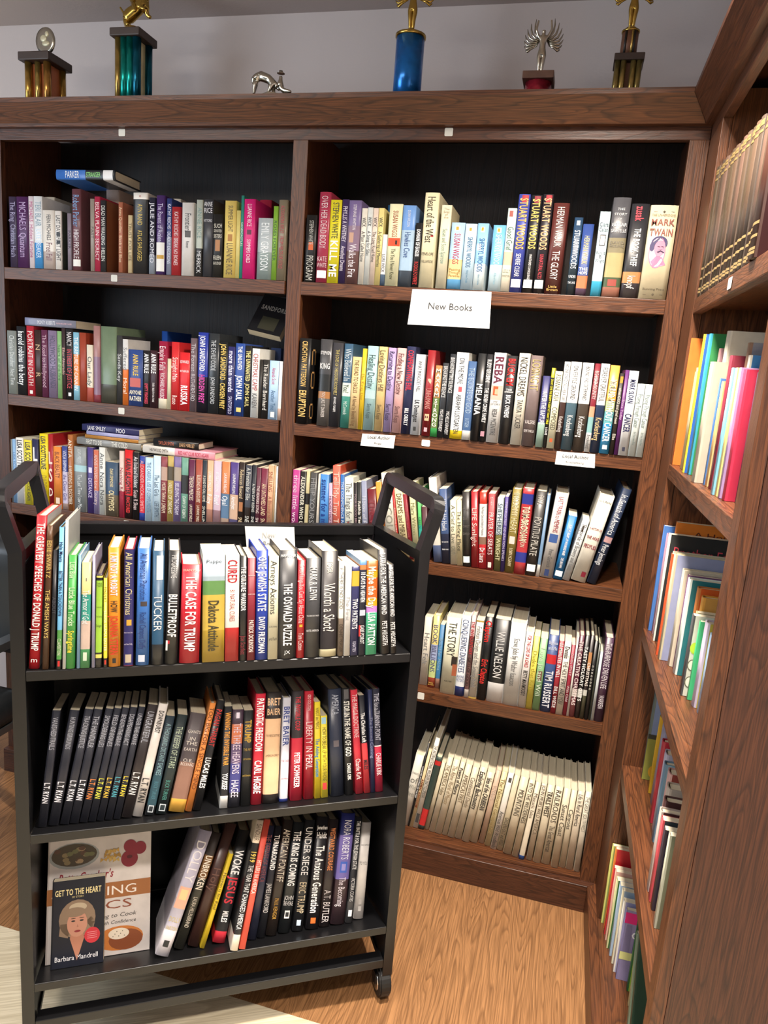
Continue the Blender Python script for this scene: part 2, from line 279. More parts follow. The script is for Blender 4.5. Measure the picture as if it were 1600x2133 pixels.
('B', 'R1', -0.4718, 0.0, 1.7345, 0.0, 0.0354, 0.2063, 0.1238, 'p', '6f9bd8@0.3,a8c4dc@0.8,3a4450', '#dfe8f8 SUSAN WILSON@6-26|#2f4f8a Hawkes Cove@32-64', 'light blue and dark grey paperback titled Hawkes Cove on the top right shelf', {'g': 0.78}),
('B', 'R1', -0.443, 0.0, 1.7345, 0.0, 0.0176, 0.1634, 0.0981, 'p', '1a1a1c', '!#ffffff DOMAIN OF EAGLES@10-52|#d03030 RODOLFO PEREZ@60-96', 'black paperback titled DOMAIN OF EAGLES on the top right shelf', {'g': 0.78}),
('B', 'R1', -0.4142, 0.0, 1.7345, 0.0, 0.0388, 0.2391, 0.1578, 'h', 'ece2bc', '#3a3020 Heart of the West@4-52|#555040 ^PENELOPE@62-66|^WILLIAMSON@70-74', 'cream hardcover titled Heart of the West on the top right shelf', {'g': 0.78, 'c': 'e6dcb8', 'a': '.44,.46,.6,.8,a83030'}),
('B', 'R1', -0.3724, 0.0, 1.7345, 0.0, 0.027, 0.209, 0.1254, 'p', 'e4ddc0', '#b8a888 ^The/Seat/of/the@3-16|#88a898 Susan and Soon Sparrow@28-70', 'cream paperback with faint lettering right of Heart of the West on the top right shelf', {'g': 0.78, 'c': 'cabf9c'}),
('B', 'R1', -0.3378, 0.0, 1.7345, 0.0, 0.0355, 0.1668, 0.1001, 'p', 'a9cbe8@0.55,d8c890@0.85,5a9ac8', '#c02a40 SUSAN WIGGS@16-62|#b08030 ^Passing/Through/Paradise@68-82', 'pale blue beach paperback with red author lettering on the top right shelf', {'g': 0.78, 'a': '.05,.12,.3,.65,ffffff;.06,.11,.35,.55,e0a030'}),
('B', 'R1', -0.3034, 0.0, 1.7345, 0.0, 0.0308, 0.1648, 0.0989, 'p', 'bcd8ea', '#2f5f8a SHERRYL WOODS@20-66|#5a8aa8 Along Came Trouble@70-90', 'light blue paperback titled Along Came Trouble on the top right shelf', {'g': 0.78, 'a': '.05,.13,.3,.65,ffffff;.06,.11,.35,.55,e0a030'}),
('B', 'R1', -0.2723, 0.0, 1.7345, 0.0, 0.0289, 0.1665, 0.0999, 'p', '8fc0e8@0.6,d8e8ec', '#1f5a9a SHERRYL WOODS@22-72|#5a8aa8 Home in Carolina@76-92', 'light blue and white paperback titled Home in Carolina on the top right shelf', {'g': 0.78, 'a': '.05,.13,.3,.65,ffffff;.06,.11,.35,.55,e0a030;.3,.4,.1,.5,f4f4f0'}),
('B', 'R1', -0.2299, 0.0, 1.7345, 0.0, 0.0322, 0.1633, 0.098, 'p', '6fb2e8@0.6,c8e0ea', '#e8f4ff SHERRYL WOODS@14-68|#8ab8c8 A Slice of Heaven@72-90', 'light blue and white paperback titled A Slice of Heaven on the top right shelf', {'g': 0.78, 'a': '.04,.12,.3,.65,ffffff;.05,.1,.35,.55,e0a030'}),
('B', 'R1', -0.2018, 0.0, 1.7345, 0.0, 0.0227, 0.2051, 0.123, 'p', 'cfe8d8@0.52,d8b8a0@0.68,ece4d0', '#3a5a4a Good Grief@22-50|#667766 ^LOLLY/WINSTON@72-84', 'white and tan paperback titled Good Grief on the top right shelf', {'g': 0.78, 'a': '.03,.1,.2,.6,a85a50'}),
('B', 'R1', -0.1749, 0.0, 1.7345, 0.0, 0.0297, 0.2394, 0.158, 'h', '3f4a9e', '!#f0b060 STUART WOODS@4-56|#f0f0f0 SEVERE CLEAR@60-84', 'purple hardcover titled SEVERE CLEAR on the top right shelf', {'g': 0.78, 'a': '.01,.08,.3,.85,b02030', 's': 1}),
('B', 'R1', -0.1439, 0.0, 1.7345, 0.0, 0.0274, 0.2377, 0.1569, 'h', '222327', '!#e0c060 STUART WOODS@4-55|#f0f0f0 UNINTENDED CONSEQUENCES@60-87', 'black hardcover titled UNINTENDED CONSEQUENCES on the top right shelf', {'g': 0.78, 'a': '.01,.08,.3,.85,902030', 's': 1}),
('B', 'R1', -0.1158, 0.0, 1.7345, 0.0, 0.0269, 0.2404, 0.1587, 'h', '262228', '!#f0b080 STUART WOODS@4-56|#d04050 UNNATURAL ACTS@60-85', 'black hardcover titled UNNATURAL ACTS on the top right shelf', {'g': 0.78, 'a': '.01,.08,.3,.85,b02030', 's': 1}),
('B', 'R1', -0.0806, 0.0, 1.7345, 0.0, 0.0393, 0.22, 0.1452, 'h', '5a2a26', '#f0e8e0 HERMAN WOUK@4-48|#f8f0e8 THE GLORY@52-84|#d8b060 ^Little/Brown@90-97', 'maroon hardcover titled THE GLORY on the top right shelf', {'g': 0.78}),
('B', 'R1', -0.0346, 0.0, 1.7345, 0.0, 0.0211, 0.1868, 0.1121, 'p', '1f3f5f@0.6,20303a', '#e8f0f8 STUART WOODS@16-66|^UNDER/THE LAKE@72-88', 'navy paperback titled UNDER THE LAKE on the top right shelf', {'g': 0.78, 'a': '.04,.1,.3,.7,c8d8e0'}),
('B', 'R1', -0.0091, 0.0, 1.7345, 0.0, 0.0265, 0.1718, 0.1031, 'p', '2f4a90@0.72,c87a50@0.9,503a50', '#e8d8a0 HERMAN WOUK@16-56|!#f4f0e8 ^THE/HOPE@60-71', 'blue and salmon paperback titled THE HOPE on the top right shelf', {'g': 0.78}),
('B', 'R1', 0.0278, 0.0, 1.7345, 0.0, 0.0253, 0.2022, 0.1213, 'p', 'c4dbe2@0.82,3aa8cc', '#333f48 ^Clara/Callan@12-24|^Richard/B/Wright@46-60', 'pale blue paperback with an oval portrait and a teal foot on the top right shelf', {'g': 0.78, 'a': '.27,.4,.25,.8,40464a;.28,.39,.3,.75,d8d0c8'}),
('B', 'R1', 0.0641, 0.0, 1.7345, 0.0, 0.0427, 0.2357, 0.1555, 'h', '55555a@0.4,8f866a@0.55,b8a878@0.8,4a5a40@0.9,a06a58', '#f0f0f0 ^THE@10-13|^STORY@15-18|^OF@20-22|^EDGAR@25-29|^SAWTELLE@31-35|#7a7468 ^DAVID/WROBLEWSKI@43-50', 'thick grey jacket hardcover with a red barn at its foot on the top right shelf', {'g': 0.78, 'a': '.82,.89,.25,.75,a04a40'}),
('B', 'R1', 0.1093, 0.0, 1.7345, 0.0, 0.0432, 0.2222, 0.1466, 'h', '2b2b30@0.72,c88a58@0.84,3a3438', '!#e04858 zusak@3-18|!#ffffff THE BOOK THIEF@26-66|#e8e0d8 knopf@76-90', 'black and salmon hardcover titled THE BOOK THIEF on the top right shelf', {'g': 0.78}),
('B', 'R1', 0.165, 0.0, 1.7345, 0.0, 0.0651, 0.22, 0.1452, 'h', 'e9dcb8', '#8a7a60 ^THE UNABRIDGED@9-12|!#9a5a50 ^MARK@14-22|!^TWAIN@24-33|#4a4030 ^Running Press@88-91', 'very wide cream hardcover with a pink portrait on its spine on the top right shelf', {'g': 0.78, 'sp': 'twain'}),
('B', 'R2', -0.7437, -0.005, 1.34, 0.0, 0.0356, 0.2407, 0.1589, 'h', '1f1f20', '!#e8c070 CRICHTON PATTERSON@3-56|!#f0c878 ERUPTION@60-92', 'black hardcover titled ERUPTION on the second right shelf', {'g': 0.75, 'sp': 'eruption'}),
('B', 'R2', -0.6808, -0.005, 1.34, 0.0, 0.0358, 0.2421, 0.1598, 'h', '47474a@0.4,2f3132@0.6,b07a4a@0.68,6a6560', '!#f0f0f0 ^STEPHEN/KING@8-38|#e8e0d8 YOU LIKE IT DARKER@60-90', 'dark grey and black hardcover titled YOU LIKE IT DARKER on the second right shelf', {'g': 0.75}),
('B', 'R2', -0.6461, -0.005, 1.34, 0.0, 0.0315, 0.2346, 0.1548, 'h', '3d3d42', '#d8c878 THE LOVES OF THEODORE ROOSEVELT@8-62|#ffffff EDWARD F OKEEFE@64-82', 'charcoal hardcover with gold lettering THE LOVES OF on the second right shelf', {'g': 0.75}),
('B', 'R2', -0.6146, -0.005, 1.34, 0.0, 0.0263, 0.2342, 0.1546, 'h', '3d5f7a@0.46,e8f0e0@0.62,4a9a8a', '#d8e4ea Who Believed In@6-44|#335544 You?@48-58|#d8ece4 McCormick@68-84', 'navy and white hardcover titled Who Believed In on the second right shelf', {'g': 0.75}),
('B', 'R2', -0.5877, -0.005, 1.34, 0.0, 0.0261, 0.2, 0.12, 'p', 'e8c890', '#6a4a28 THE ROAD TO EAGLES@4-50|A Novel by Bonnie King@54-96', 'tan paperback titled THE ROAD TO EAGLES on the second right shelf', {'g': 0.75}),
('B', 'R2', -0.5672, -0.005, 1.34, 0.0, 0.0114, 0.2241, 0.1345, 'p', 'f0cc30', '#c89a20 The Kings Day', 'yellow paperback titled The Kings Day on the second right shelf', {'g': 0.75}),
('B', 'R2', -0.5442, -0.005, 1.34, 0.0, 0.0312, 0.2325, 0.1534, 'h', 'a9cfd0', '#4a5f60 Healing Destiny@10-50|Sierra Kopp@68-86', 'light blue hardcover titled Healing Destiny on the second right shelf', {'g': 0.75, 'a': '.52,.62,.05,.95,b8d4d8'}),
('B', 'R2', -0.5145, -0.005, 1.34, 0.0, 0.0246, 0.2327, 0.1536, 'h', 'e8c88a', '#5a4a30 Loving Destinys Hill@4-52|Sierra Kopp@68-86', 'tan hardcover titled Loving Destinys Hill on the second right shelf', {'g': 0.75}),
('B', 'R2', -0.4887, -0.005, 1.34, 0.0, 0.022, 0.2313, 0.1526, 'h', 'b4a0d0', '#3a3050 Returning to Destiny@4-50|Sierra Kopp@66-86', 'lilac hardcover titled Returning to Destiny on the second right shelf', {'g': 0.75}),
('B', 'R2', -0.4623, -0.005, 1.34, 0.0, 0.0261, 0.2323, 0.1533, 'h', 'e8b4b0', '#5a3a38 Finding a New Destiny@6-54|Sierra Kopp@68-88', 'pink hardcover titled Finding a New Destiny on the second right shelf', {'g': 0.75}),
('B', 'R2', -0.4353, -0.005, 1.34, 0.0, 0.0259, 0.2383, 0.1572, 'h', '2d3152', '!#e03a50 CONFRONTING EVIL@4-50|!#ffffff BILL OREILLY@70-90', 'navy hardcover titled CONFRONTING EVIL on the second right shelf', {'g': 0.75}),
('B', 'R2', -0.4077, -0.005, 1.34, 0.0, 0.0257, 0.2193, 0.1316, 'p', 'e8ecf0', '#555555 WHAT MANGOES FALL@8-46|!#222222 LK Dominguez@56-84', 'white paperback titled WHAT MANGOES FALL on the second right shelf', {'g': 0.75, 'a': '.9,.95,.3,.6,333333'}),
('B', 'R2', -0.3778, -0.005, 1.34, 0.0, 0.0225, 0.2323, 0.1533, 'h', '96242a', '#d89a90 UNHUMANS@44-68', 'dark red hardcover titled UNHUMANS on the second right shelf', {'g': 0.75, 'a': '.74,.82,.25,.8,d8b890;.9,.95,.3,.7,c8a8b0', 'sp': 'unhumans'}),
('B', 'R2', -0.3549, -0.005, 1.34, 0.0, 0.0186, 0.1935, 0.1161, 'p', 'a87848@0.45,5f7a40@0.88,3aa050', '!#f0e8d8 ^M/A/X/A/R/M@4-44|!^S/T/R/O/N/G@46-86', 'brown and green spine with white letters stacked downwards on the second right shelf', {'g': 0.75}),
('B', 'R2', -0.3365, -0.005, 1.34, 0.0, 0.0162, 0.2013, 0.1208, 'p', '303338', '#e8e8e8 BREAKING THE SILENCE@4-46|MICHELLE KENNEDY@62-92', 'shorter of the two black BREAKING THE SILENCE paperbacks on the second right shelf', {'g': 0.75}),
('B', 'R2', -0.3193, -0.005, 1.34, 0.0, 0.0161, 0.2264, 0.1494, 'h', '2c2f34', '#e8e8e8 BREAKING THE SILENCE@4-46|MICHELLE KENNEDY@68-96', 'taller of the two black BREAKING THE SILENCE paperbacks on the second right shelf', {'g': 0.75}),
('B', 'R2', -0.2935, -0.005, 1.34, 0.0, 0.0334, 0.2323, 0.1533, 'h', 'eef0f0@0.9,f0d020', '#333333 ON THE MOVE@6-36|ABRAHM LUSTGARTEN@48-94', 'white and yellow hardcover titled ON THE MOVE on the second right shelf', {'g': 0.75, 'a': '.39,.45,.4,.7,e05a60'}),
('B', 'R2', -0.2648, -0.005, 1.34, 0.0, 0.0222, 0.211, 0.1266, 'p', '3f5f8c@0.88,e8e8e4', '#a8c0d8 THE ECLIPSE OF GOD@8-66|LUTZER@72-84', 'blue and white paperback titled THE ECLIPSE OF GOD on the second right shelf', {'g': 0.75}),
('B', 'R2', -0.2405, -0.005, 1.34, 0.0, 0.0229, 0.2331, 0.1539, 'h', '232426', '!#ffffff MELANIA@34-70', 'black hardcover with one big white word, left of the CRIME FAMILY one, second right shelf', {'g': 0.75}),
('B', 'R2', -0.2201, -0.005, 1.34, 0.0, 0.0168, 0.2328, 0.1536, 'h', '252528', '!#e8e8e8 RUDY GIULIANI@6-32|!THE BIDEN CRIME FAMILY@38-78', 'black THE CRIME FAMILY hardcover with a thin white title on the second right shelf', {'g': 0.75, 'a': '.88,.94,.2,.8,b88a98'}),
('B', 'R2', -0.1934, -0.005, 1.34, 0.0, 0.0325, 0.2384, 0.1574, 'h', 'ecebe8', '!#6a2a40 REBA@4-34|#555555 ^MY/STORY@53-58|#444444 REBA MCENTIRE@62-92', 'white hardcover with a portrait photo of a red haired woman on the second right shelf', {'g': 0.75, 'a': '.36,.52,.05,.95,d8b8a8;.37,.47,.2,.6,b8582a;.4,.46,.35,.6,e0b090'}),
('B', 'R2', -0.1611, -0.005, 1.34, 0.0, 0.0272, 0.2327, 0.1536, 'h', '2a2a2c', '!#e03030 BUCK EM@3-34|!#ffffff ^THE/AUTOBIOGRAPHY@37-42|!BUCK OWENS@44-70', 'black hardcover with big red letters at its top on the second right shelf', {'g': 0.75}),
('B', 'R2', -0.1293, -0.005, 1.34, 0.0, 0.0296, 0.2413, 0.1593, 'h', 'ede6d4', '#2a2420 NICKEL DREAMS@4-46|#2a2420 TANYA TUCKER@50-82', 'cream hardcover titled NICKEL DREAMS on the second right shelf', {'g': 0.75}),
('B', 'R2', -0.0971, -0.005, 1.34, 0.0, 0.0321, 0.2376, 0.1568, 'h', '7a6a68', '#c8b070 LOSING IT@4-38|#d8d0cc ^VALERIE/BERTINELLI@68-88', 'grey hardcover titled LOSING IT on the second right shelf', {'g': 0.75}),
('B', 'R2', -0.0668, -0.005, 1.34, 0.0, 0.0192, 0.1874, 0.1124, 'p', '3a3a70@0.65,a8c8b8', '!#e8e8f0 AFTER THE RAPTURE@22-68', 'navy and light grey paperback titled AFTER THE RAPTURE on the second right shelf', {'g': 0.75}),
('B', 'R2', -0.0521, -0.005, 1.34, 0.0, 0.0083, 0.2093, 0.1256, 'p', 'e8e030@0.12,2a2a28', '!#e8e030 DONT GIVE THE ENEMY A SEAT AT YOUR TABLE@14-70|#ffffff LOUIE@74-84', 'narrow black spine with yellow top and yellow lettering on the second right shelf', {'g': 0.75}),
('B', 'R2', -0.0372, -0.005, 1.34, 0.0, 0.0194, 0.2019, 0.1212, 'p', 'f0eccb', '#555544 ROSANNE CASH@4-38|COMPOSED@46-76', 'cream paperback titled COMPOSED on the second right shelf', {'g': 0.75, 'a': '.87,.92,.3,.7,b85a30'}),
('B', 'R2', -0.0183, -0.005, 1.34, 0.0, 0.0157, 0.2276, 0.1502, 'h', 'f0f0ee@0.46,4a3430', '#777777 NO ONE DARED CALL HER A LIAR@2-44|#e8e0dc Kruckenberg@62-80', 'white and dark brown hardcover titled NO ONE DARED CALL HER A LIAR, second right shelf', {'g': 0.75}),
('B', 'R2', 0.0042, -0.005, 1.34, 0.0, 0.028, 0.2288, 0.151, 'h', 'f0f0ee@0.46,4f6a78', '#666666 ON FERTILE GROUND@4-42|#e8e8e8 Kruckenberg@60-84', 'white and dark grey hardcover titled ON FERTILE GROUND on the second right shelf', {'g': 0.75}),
('B', 'R2', 0.0343, -0.005, 1.34, 0.0, 0.0282, 0.2284, 0.1507, 'h', 'f0f0ee@0.46,4f453c', '#666666 BOUND AND DETERMINED@4-42|#e8e8e8 Kruckenberg@60-84', 'white and dark grey hardcover titled BOUND AND DETERMINED on the second right shelf', {'g': 0.75}),
('B', 'R2', 0.0575, -0.005, 1.34, 0.0, 0.0145, 0.2283, 0.1507, 'h', '8a2a38@0.48,d8a080@0.6,8ab8b8@0.78,f0f0ee', '#f0d8d8 BIG BEND COUNTRY@8-40|#555555 Kruckenberg@80-96', 'dark red and tan hardcover titled BIG BEND COUNTRY on the second right shelf', {'g': 0.75}),
('B', 'R2', 0.0768, -0.005, 1.34, 0.0, 0.0221, 0.2294, 0.1514, 'h', 'f0f0ee@0.46,2a3a58', '#666666 FOREVER GRATEFUL@4-42|#e8c890 Kruckenberg@60-86', 'white and navy hardcover titled FOREVER GRATEFUL on the second right shelf', {'g': 0.75}),
('B', 'R2', 0.101, -0.005, 1.34, 0.0, 0.0239, 0.227, 0.1498, 'h', 'f0b050@0.4,b8c890@0.52,6ab0b8@0.66,3a9ad0', '#f4e8c8 Elder|!#ffffff WORLD WITHOUT CANCER@16-86', 'orange fading to blue paperback titled WORLD WITHOUT CANCER on the second right shelf', {'g': 0.75, 'a': '.9,.95,.25,.75,dfe8f0'}),
('B', 'R2', 0.1201, -0.005, 1.34, 0.0, 0.0111, 0.2086, 0.1252, 'p', '2c2420', '#f0e8d8 when GOD and grief meet@18-62|Ellis@74-82', 'black paperback titled when GOD and grief meet on the second right shelf', {'g': 0.75, 'a': '.04,.12,.2,.8,e8a040'}),
('B', 'R2', 0.1313, -0.005, 1.34, 0.0, 0.0095, 0.2174, 0.1305, 'p', '6a2a78', '#d8b8d8 Shine Today', 'plum paperback titled Shine Today on the second right shelf', {'g': 0.75}),
('B', 'R2', 0.1483, -0.005, 1.34, 0.0, 0.0233, 0.2166, 0.13, 'p', 'eef0f2', '!#2a2f5a MARK SLOAN@10-38|!CANCER@50-72', 'white paperback with big navy CANCER lettering on the second right shelf', {'g': 0.75, 'a': '.9,.95,.35,.65,333344'}),
('B', 'R2', 0.1703, -0.005, 1.34, 0.0, 0.0181, 0.1859, 0.1116, 'p', 'dfe9e6', '#7a8a86 Praying Through Cancer@14-60|Set Your Heart Free@66-84', 'pale Praying Through Cancer paperback, left one of the twin pair on the second right shelf', {'g': 0.75}),
('B', 'R2', 0.1889, -0.005, 1.34, 0.0, 0.0172, 0.1859, 0.1115, 'p', 'e2ebe8', '#7a8a86 Praying Through Cancer@14-60|Set Your Heart Free@66-84', 'pale Praying Through Cancer paperback, right one of the twin pair on the second right shelf', {'g': 0.75}),
('B', 'L2', -1.7382, 0.002, 1.3425, 0.0, 0.0346, 0.1989, 0.1194, 'p', '8f9692', '#d8dcd8 Christian Davisher|Next Time', 'grey paperback titled Next Time on the second left shelf', {}),
('B', 'L2', -1.7029, 0.002, 1.3425, 0.0, 0.0332, 0.2144, 0.1286, 'p', '1d2126', '!#e8ecec harold robbins|!the betsy', 'black paperback titled the betsy on the second left shelf', {}),
('B', 'L2', -1.669, 0.002, 1.3425, 0.0, 0.0274, 0.2177, 0.1306, 'p', 'c0283a', '#f0e0d8 PORTRAIT IN DEATH', 'red paperback titled PORTRAIT IN DEATH on the second left shelf', {'a': '.92,.97,.3,.7,f0e8e0'}),
('B', 'L2', -1.6414, 0.002, 1.3425, 0.0, 0.0237, 0.207, 0.1242, 'p', '3a2420', '#c8a878 N|R', 'dark brown book with gold initials beside PORTRAIT IN DEATH on the second left shelf', {}),
('B', 'L2', -1.617, 0.002, 1.3425, 0.0, 0.0222, 0.2085, 0.1251, 'p', '6a2f50', '#c8a0b0 The Road to Hollywood', 'maroon paperback titled The Road to Hollywood on the second left shelf', {}),
('B', 'L2', -1.5872, 0.002, 1.3425, 0.0, 0.0318, 0.2083, 0.125, 'p', '8a7a98', '#3a2a4a HOLLYWOOD HUSBANDS', 'mauve paperback titled HOLLYWOOD HUSBANDS on the second left shelf', {}),
('B', 'L2', -1.562, 0.002, 1.3425, 0.0, 0.0158, 0.2081, 0.1249, 'p', '8fbf80', '#4a7a3a heart of the fire', 'green paperback titled heart of the fire on the second left shelf', {}),
('B', 'L2', -1.5469, 0.002, 1.3425, 0.0, 0.013, 0.2187, 0.1312, 'p', '3a2a2c', '#e0b0a0 Ellen Alvarado', 'narrow dark red paperback beside the black INTEREST OF JUSTICE on the second left shelf', {}),
('B', 'L2', -1.5261, 0.002, 1.3425, 0.0, 0.0259, 0.2167, 0.13, 'p', '1f1f21', '#e8e0e0 NANCY@4-24|#d82a3a INTEREST OF JUSTICE@28-84', 'black paperback titled INTEREST OF JUSTICE on the second left shelf', {'a': '.9,.95,.3,.7,f0f0f0'}),
('B', 'L2', -1.5013, 0.002, 1.3425, 0.0, 0.021, 0.2083, 0.125, 'p', '8ac4dc@0.32,e88a40@0.78,8ac4dc', '#ffffff THE RAPTURE OF CANAAN', 'light blue and orange paperback titled THE RAPTURE OF CANAAN on the second left shelf', {}),
('B', 'L2', -1.4776, 0.002, 1.3425, 0.0, 0.0236, 0.2086, 0.1251, 'p', 'a04028', '', 'plain dark red spine just right of THE RAPTURE OF CANAAN on the second left shelf', {}),
('B', 'L2', -1.453, 0.002, 1.3425, 0.0, 0.0215, 0.1738, 0.1043, 'p', 'e4dcc8@0.75,b8584a', '#555555 Our Lady', 'cream and salmon paperback titled Our Lady on the second left shelf', {}),
('B', 'L2', -1.4289, 0.002, 1.3425, 0.0, 0.0241, 0.2321, 0.1532, 'h', 'a87a78@0.4,8a6a80@0.9,8a3a48', '', 'plain salmon and mauve spine just right of Our Lady on the second left shelf', {}),
('B', 'L2', -1.3867, 0.002, 1.3425, 0.0, 0.0563, 0.2326, 0.1535, 'h', '6f8268@0.75,4a4a40', '', 'wide faded sage green hardcover in the middle of the row on the second left shelf', {}),
('B', 'L2', -1.3474, 0.002, 1.3425, 0.0, 0.0184, 0.2085, 0.1251, 'p', '3a3a3c', '#d8d8d8 Sands Key', 'dark grey paperback titled Sands Key on the second left shelf', {}),
('B', 'L2', -1.3274, 0.002, 1.3425, 0.0, 0.019, 0.1987, 0.1192, 'p', 'dcdcda@0.45,e87a30', '#888888 Suffered|#ffe0c8 Moral', 'white and orange paperback titled Suffered on the second left shelf', {}),
('B', 'L2', -1.2916, 0.002, 1.3425, 0.0, 0.0487, 0.1697, 0.1018, 'p', '2f4a8a', '!#e8c040 ANN RULE@8-46|!#f0e8d0 ^ANYONE/RATHER@70-92', 'royal blue paperback with big gold author lettering on the second left shelf', {'a': '.5,.66,.1,.85,c05a50'}),
('B', 'L2', -1.2661, 0.118, 1.3425, 0.0, 0.0211, 0.2335, 0.15, 'h', '1f4a9a', '', 'bright blue hardcover behind the maroon Empire Falls book on the second left shelf', {}),
('B', 'L2', -1.2543, 0.002, 1.3425, 0.0, 0.0219, 0.1703, 0.1022, 'p', '1f1c1f', '!#ffffff ANN RULE@6-40|!#e03050 EMPTY PROMISES@58-94', 'black paperback titled EMPTY PROMISES on the second left shelf', {}),
('B', 'L2', -1.2302, 0.002, 1.3425, 0.0, 0.0237, 0.1719, 0.1031, 'p', '3a2028', '!#ffffff ANN RULE@6-40|#f0e8e8 EVERY BREATH YOU TAKE@56-90', 'dark brown paperback titled EVERY BREATH YOU TAKE on the second left shelf', {}),
('B', 'L2', -1.1996, 0.002, 1.3425, 0.0, 0.0299, 0.2011, 0.1327, 'h', '9a2040@0.85,e8e0c8', '#f0d8dc Empire Falls|RICHARD RUSSO', 'dark red and cream hardcover titled Empire Falls on the second left shelf', {}),
('B', 'L2', -1.1773, 0.002, 1.3425, 0.0, 0.012, 0.1513, 0.0908, 'p', 'd8d0b0', '', 'plain cream spine just right of Empire Falls on the second left shelf', {}),
('B', 'L2', -1.1574, 0.002, 1.3425, 0.0, 0.0252, 0.2012, 0.1207, 'p', 'd02a2e', '#f8e0d8 Straight Man@22-58|Russo@78-92', 'red paperback titled Straight Man on the second left shelf', {}),
('B', 'L2', -1.126, 0.002, 1.3425, 0.0, 0.0338, 0.1732, 0.1039, 'p', 'd8262c', '#ffffff ^EDWARD/RUTHERFURD@8-40|!RUSSKA@56-90', 'red paperback titled RUSSKA on the second left shelf', {}),
('B', 'L2', -1.0972, 0.002, 1.3425, 0.0, 0.0199, 0.2161, 0.1296, 'p', '6a5a60', '#c8c0c4 The Forest|RUTHERFURD', 'dark grey paperback titled The Forest on the second left shelf', {}),
('B', 'L2', -1.0678, 0.002, 1.3425, 0.0, 0.0328, 0.2347, 0.1549, 'h', '2a3a9a@0.55,1d1d2a', '!#f0f0f8 JOHN SANDFORD@4-48|!#d040a0 HIDDEN PREY@52-88', 'purple and black hardcover titled HIDDEN PREY on the second left shelf', {}),
('B', 'L2', -1.032, 0.002, 1.3425, 0.0, 0.035, 0.2341, 0.1545, 'h', '2e3236', '#c8ccd0 THE DEVILS CODE@8-46|JOHN SANDFORD@54-88', 'black hardcover titled THE DEVILS CODE on the second left shelf', {}),
('B', 'L2', -0.9999, 0.002, 1.3425, 0.0, 0.0256, 0.2115, 0.1396, 'h', '1f201f', '!#e0c060 JOHN SANDFORD@3-52|!CHOSEN PREY@56-92', 'black hardcover titled CHOSEN PREY on the second left shelf', {}),
('B', 'L2', -0.974, 0.002, 1.3425, 0.0, 0.0224, 0.2, 0.12, 'p', '2a2a60', '!#e0e0f8 more than words@6-66|#c8c8e8 SANTOPOLO@72-98', 'navy paperback titled more than words on the second left shelf', {}),
('B', 'L2', -0.9463, 0.002, 1.3425, 0.0, 0.0295, 0.2111, 0.1267, 'p', '2f4f9a', '!#ffffff THE UNLOVED@4-36|!JOHN SAUL@44-78', 'blue paperback titled THE UNLOVED on the second left shelf', {'a': '.88,.94,.25,.75,e8c870'}),
('B', 'L2', -0.9201, 0.002, 1.3425, 0.0, 0.0192, 0.2063, 0.1238, 'p', '1f1f20', '!#f0e090 THE UNWANTED|JOHN SAUL', 'black paperback titled THE UNWANTED on the second left shelf', {}),
('B', 'L2', -0.8965, 0.002, 1.3425, 0.0, 0.0232, 0.1998, 0.112, 'p', 'e8eae6', '#a83030 CHRISTMAS CAMP|#555555 KAREN', 'white paperback titled CHRISTMAS CAMP on the second left shelf', {}),
('B', 'L2', -0.8845, 0.118, 1.3425, 0.0, 0.0334, 0.2068, 0.15, 'p', '2f4068', '#d8d0a0 Gold', 'navy hardcover standing behind the pale blue Another Time paperback on the second left shelf', {}),
('B', 'L2', -0.8787, 0.002, 1.3425, 0.0, 0.0089, 0.1698, 0.1019, 'p', '2a2622', '', 'plain black spine just left of The Reader on the second left shelf', {}),
('B', 'L2', -0.8633, 0.002, 1.3425, 0.0, 0.0195, 0.1705, 0.1023, 'p', '2a2826', '#e0dcd4 The Reader|Bernhard', 'black paperback titled The Reader on the second left shelf', {}),
('B', 'L2', -0.8379, 0.002, 1.3425, 0.0, 0.0288, 0.1694, 0.1016, 'p', 'a8c8e8', '#c03a50 Amanda Scott@12-40|#446688 Another Time@50-84', 'light blue paperback titled Another Time on the second left shelf', {'a': '.87,.96,.3,.7,f4f0e0'}),
('B', 'L2', -0.8172, 0.002, 1.3425, 0.0, 0.0103, 0.1689, 0.1013, 'p', 'dcd8d4@0.8,c8a898', '', 'plain white and tan spine just right of Another Time on the second left shelf', {}),
('B', 'L3', -1.7525, 0.003, 0.9835, 0.0, 0.006, 0.2104, 0.1262, 'p', '8a9090', '', 'plain grey spine left of LOOK AGAIN on the third left shelf', {}),
('B', 'L3', -1.7428, 0.003, 0.9835, 0.0, 0.0125, 0.2123, 0.1274, 'p', '8fb8e0', '#5a80b0 LISA SCOTTOLINE', 'light blue paperback near the left end above the cart handle on the third left shelf', {}),
('B', 'L3', -1.7208, 0.003, 0.9835, 0.0, 0.0285, 0.2186, 0.1311, 'p', 'f0f0ec', '!#222222 LISA SCOTTOLINE@3-60', 'white hardcover with bold black lettering near the left end on the third left shelf', {}),
('B', 'L3', -1.6891, 0.003, 0.9835, 0.0, 0.0291, 0.2144, 0.1286, 'p', 'f0e040', '!#222222 LISA SCOTTOLINE@3-60|LOOK AGAIN@66-94', 'yellow paperback titled LOOK AGAIN on the third left shelf', {}),
('B', 'L3', -1.6608, 0.003, 0.9835, 0.0, 0.0231, 0.2205, 0.1323, 'p', '2a2c50', '!#f0f0f0 ^L/S@10-60', 'navy book with large white letters between two yellow spines on the third left shelf', {}),
('B', 'L3', -1.6298, 0.003, 0.9835, 0.0, 0.033, 0.2399, 0.1584, 'h', 'f0d820', '!#222222 LISA SCOTTOLINE@3-48|#a88a20 DADDYS GIRL@56-94', 'yellow hardcover titled DADDYS GIRL on the third left shelf', {}),
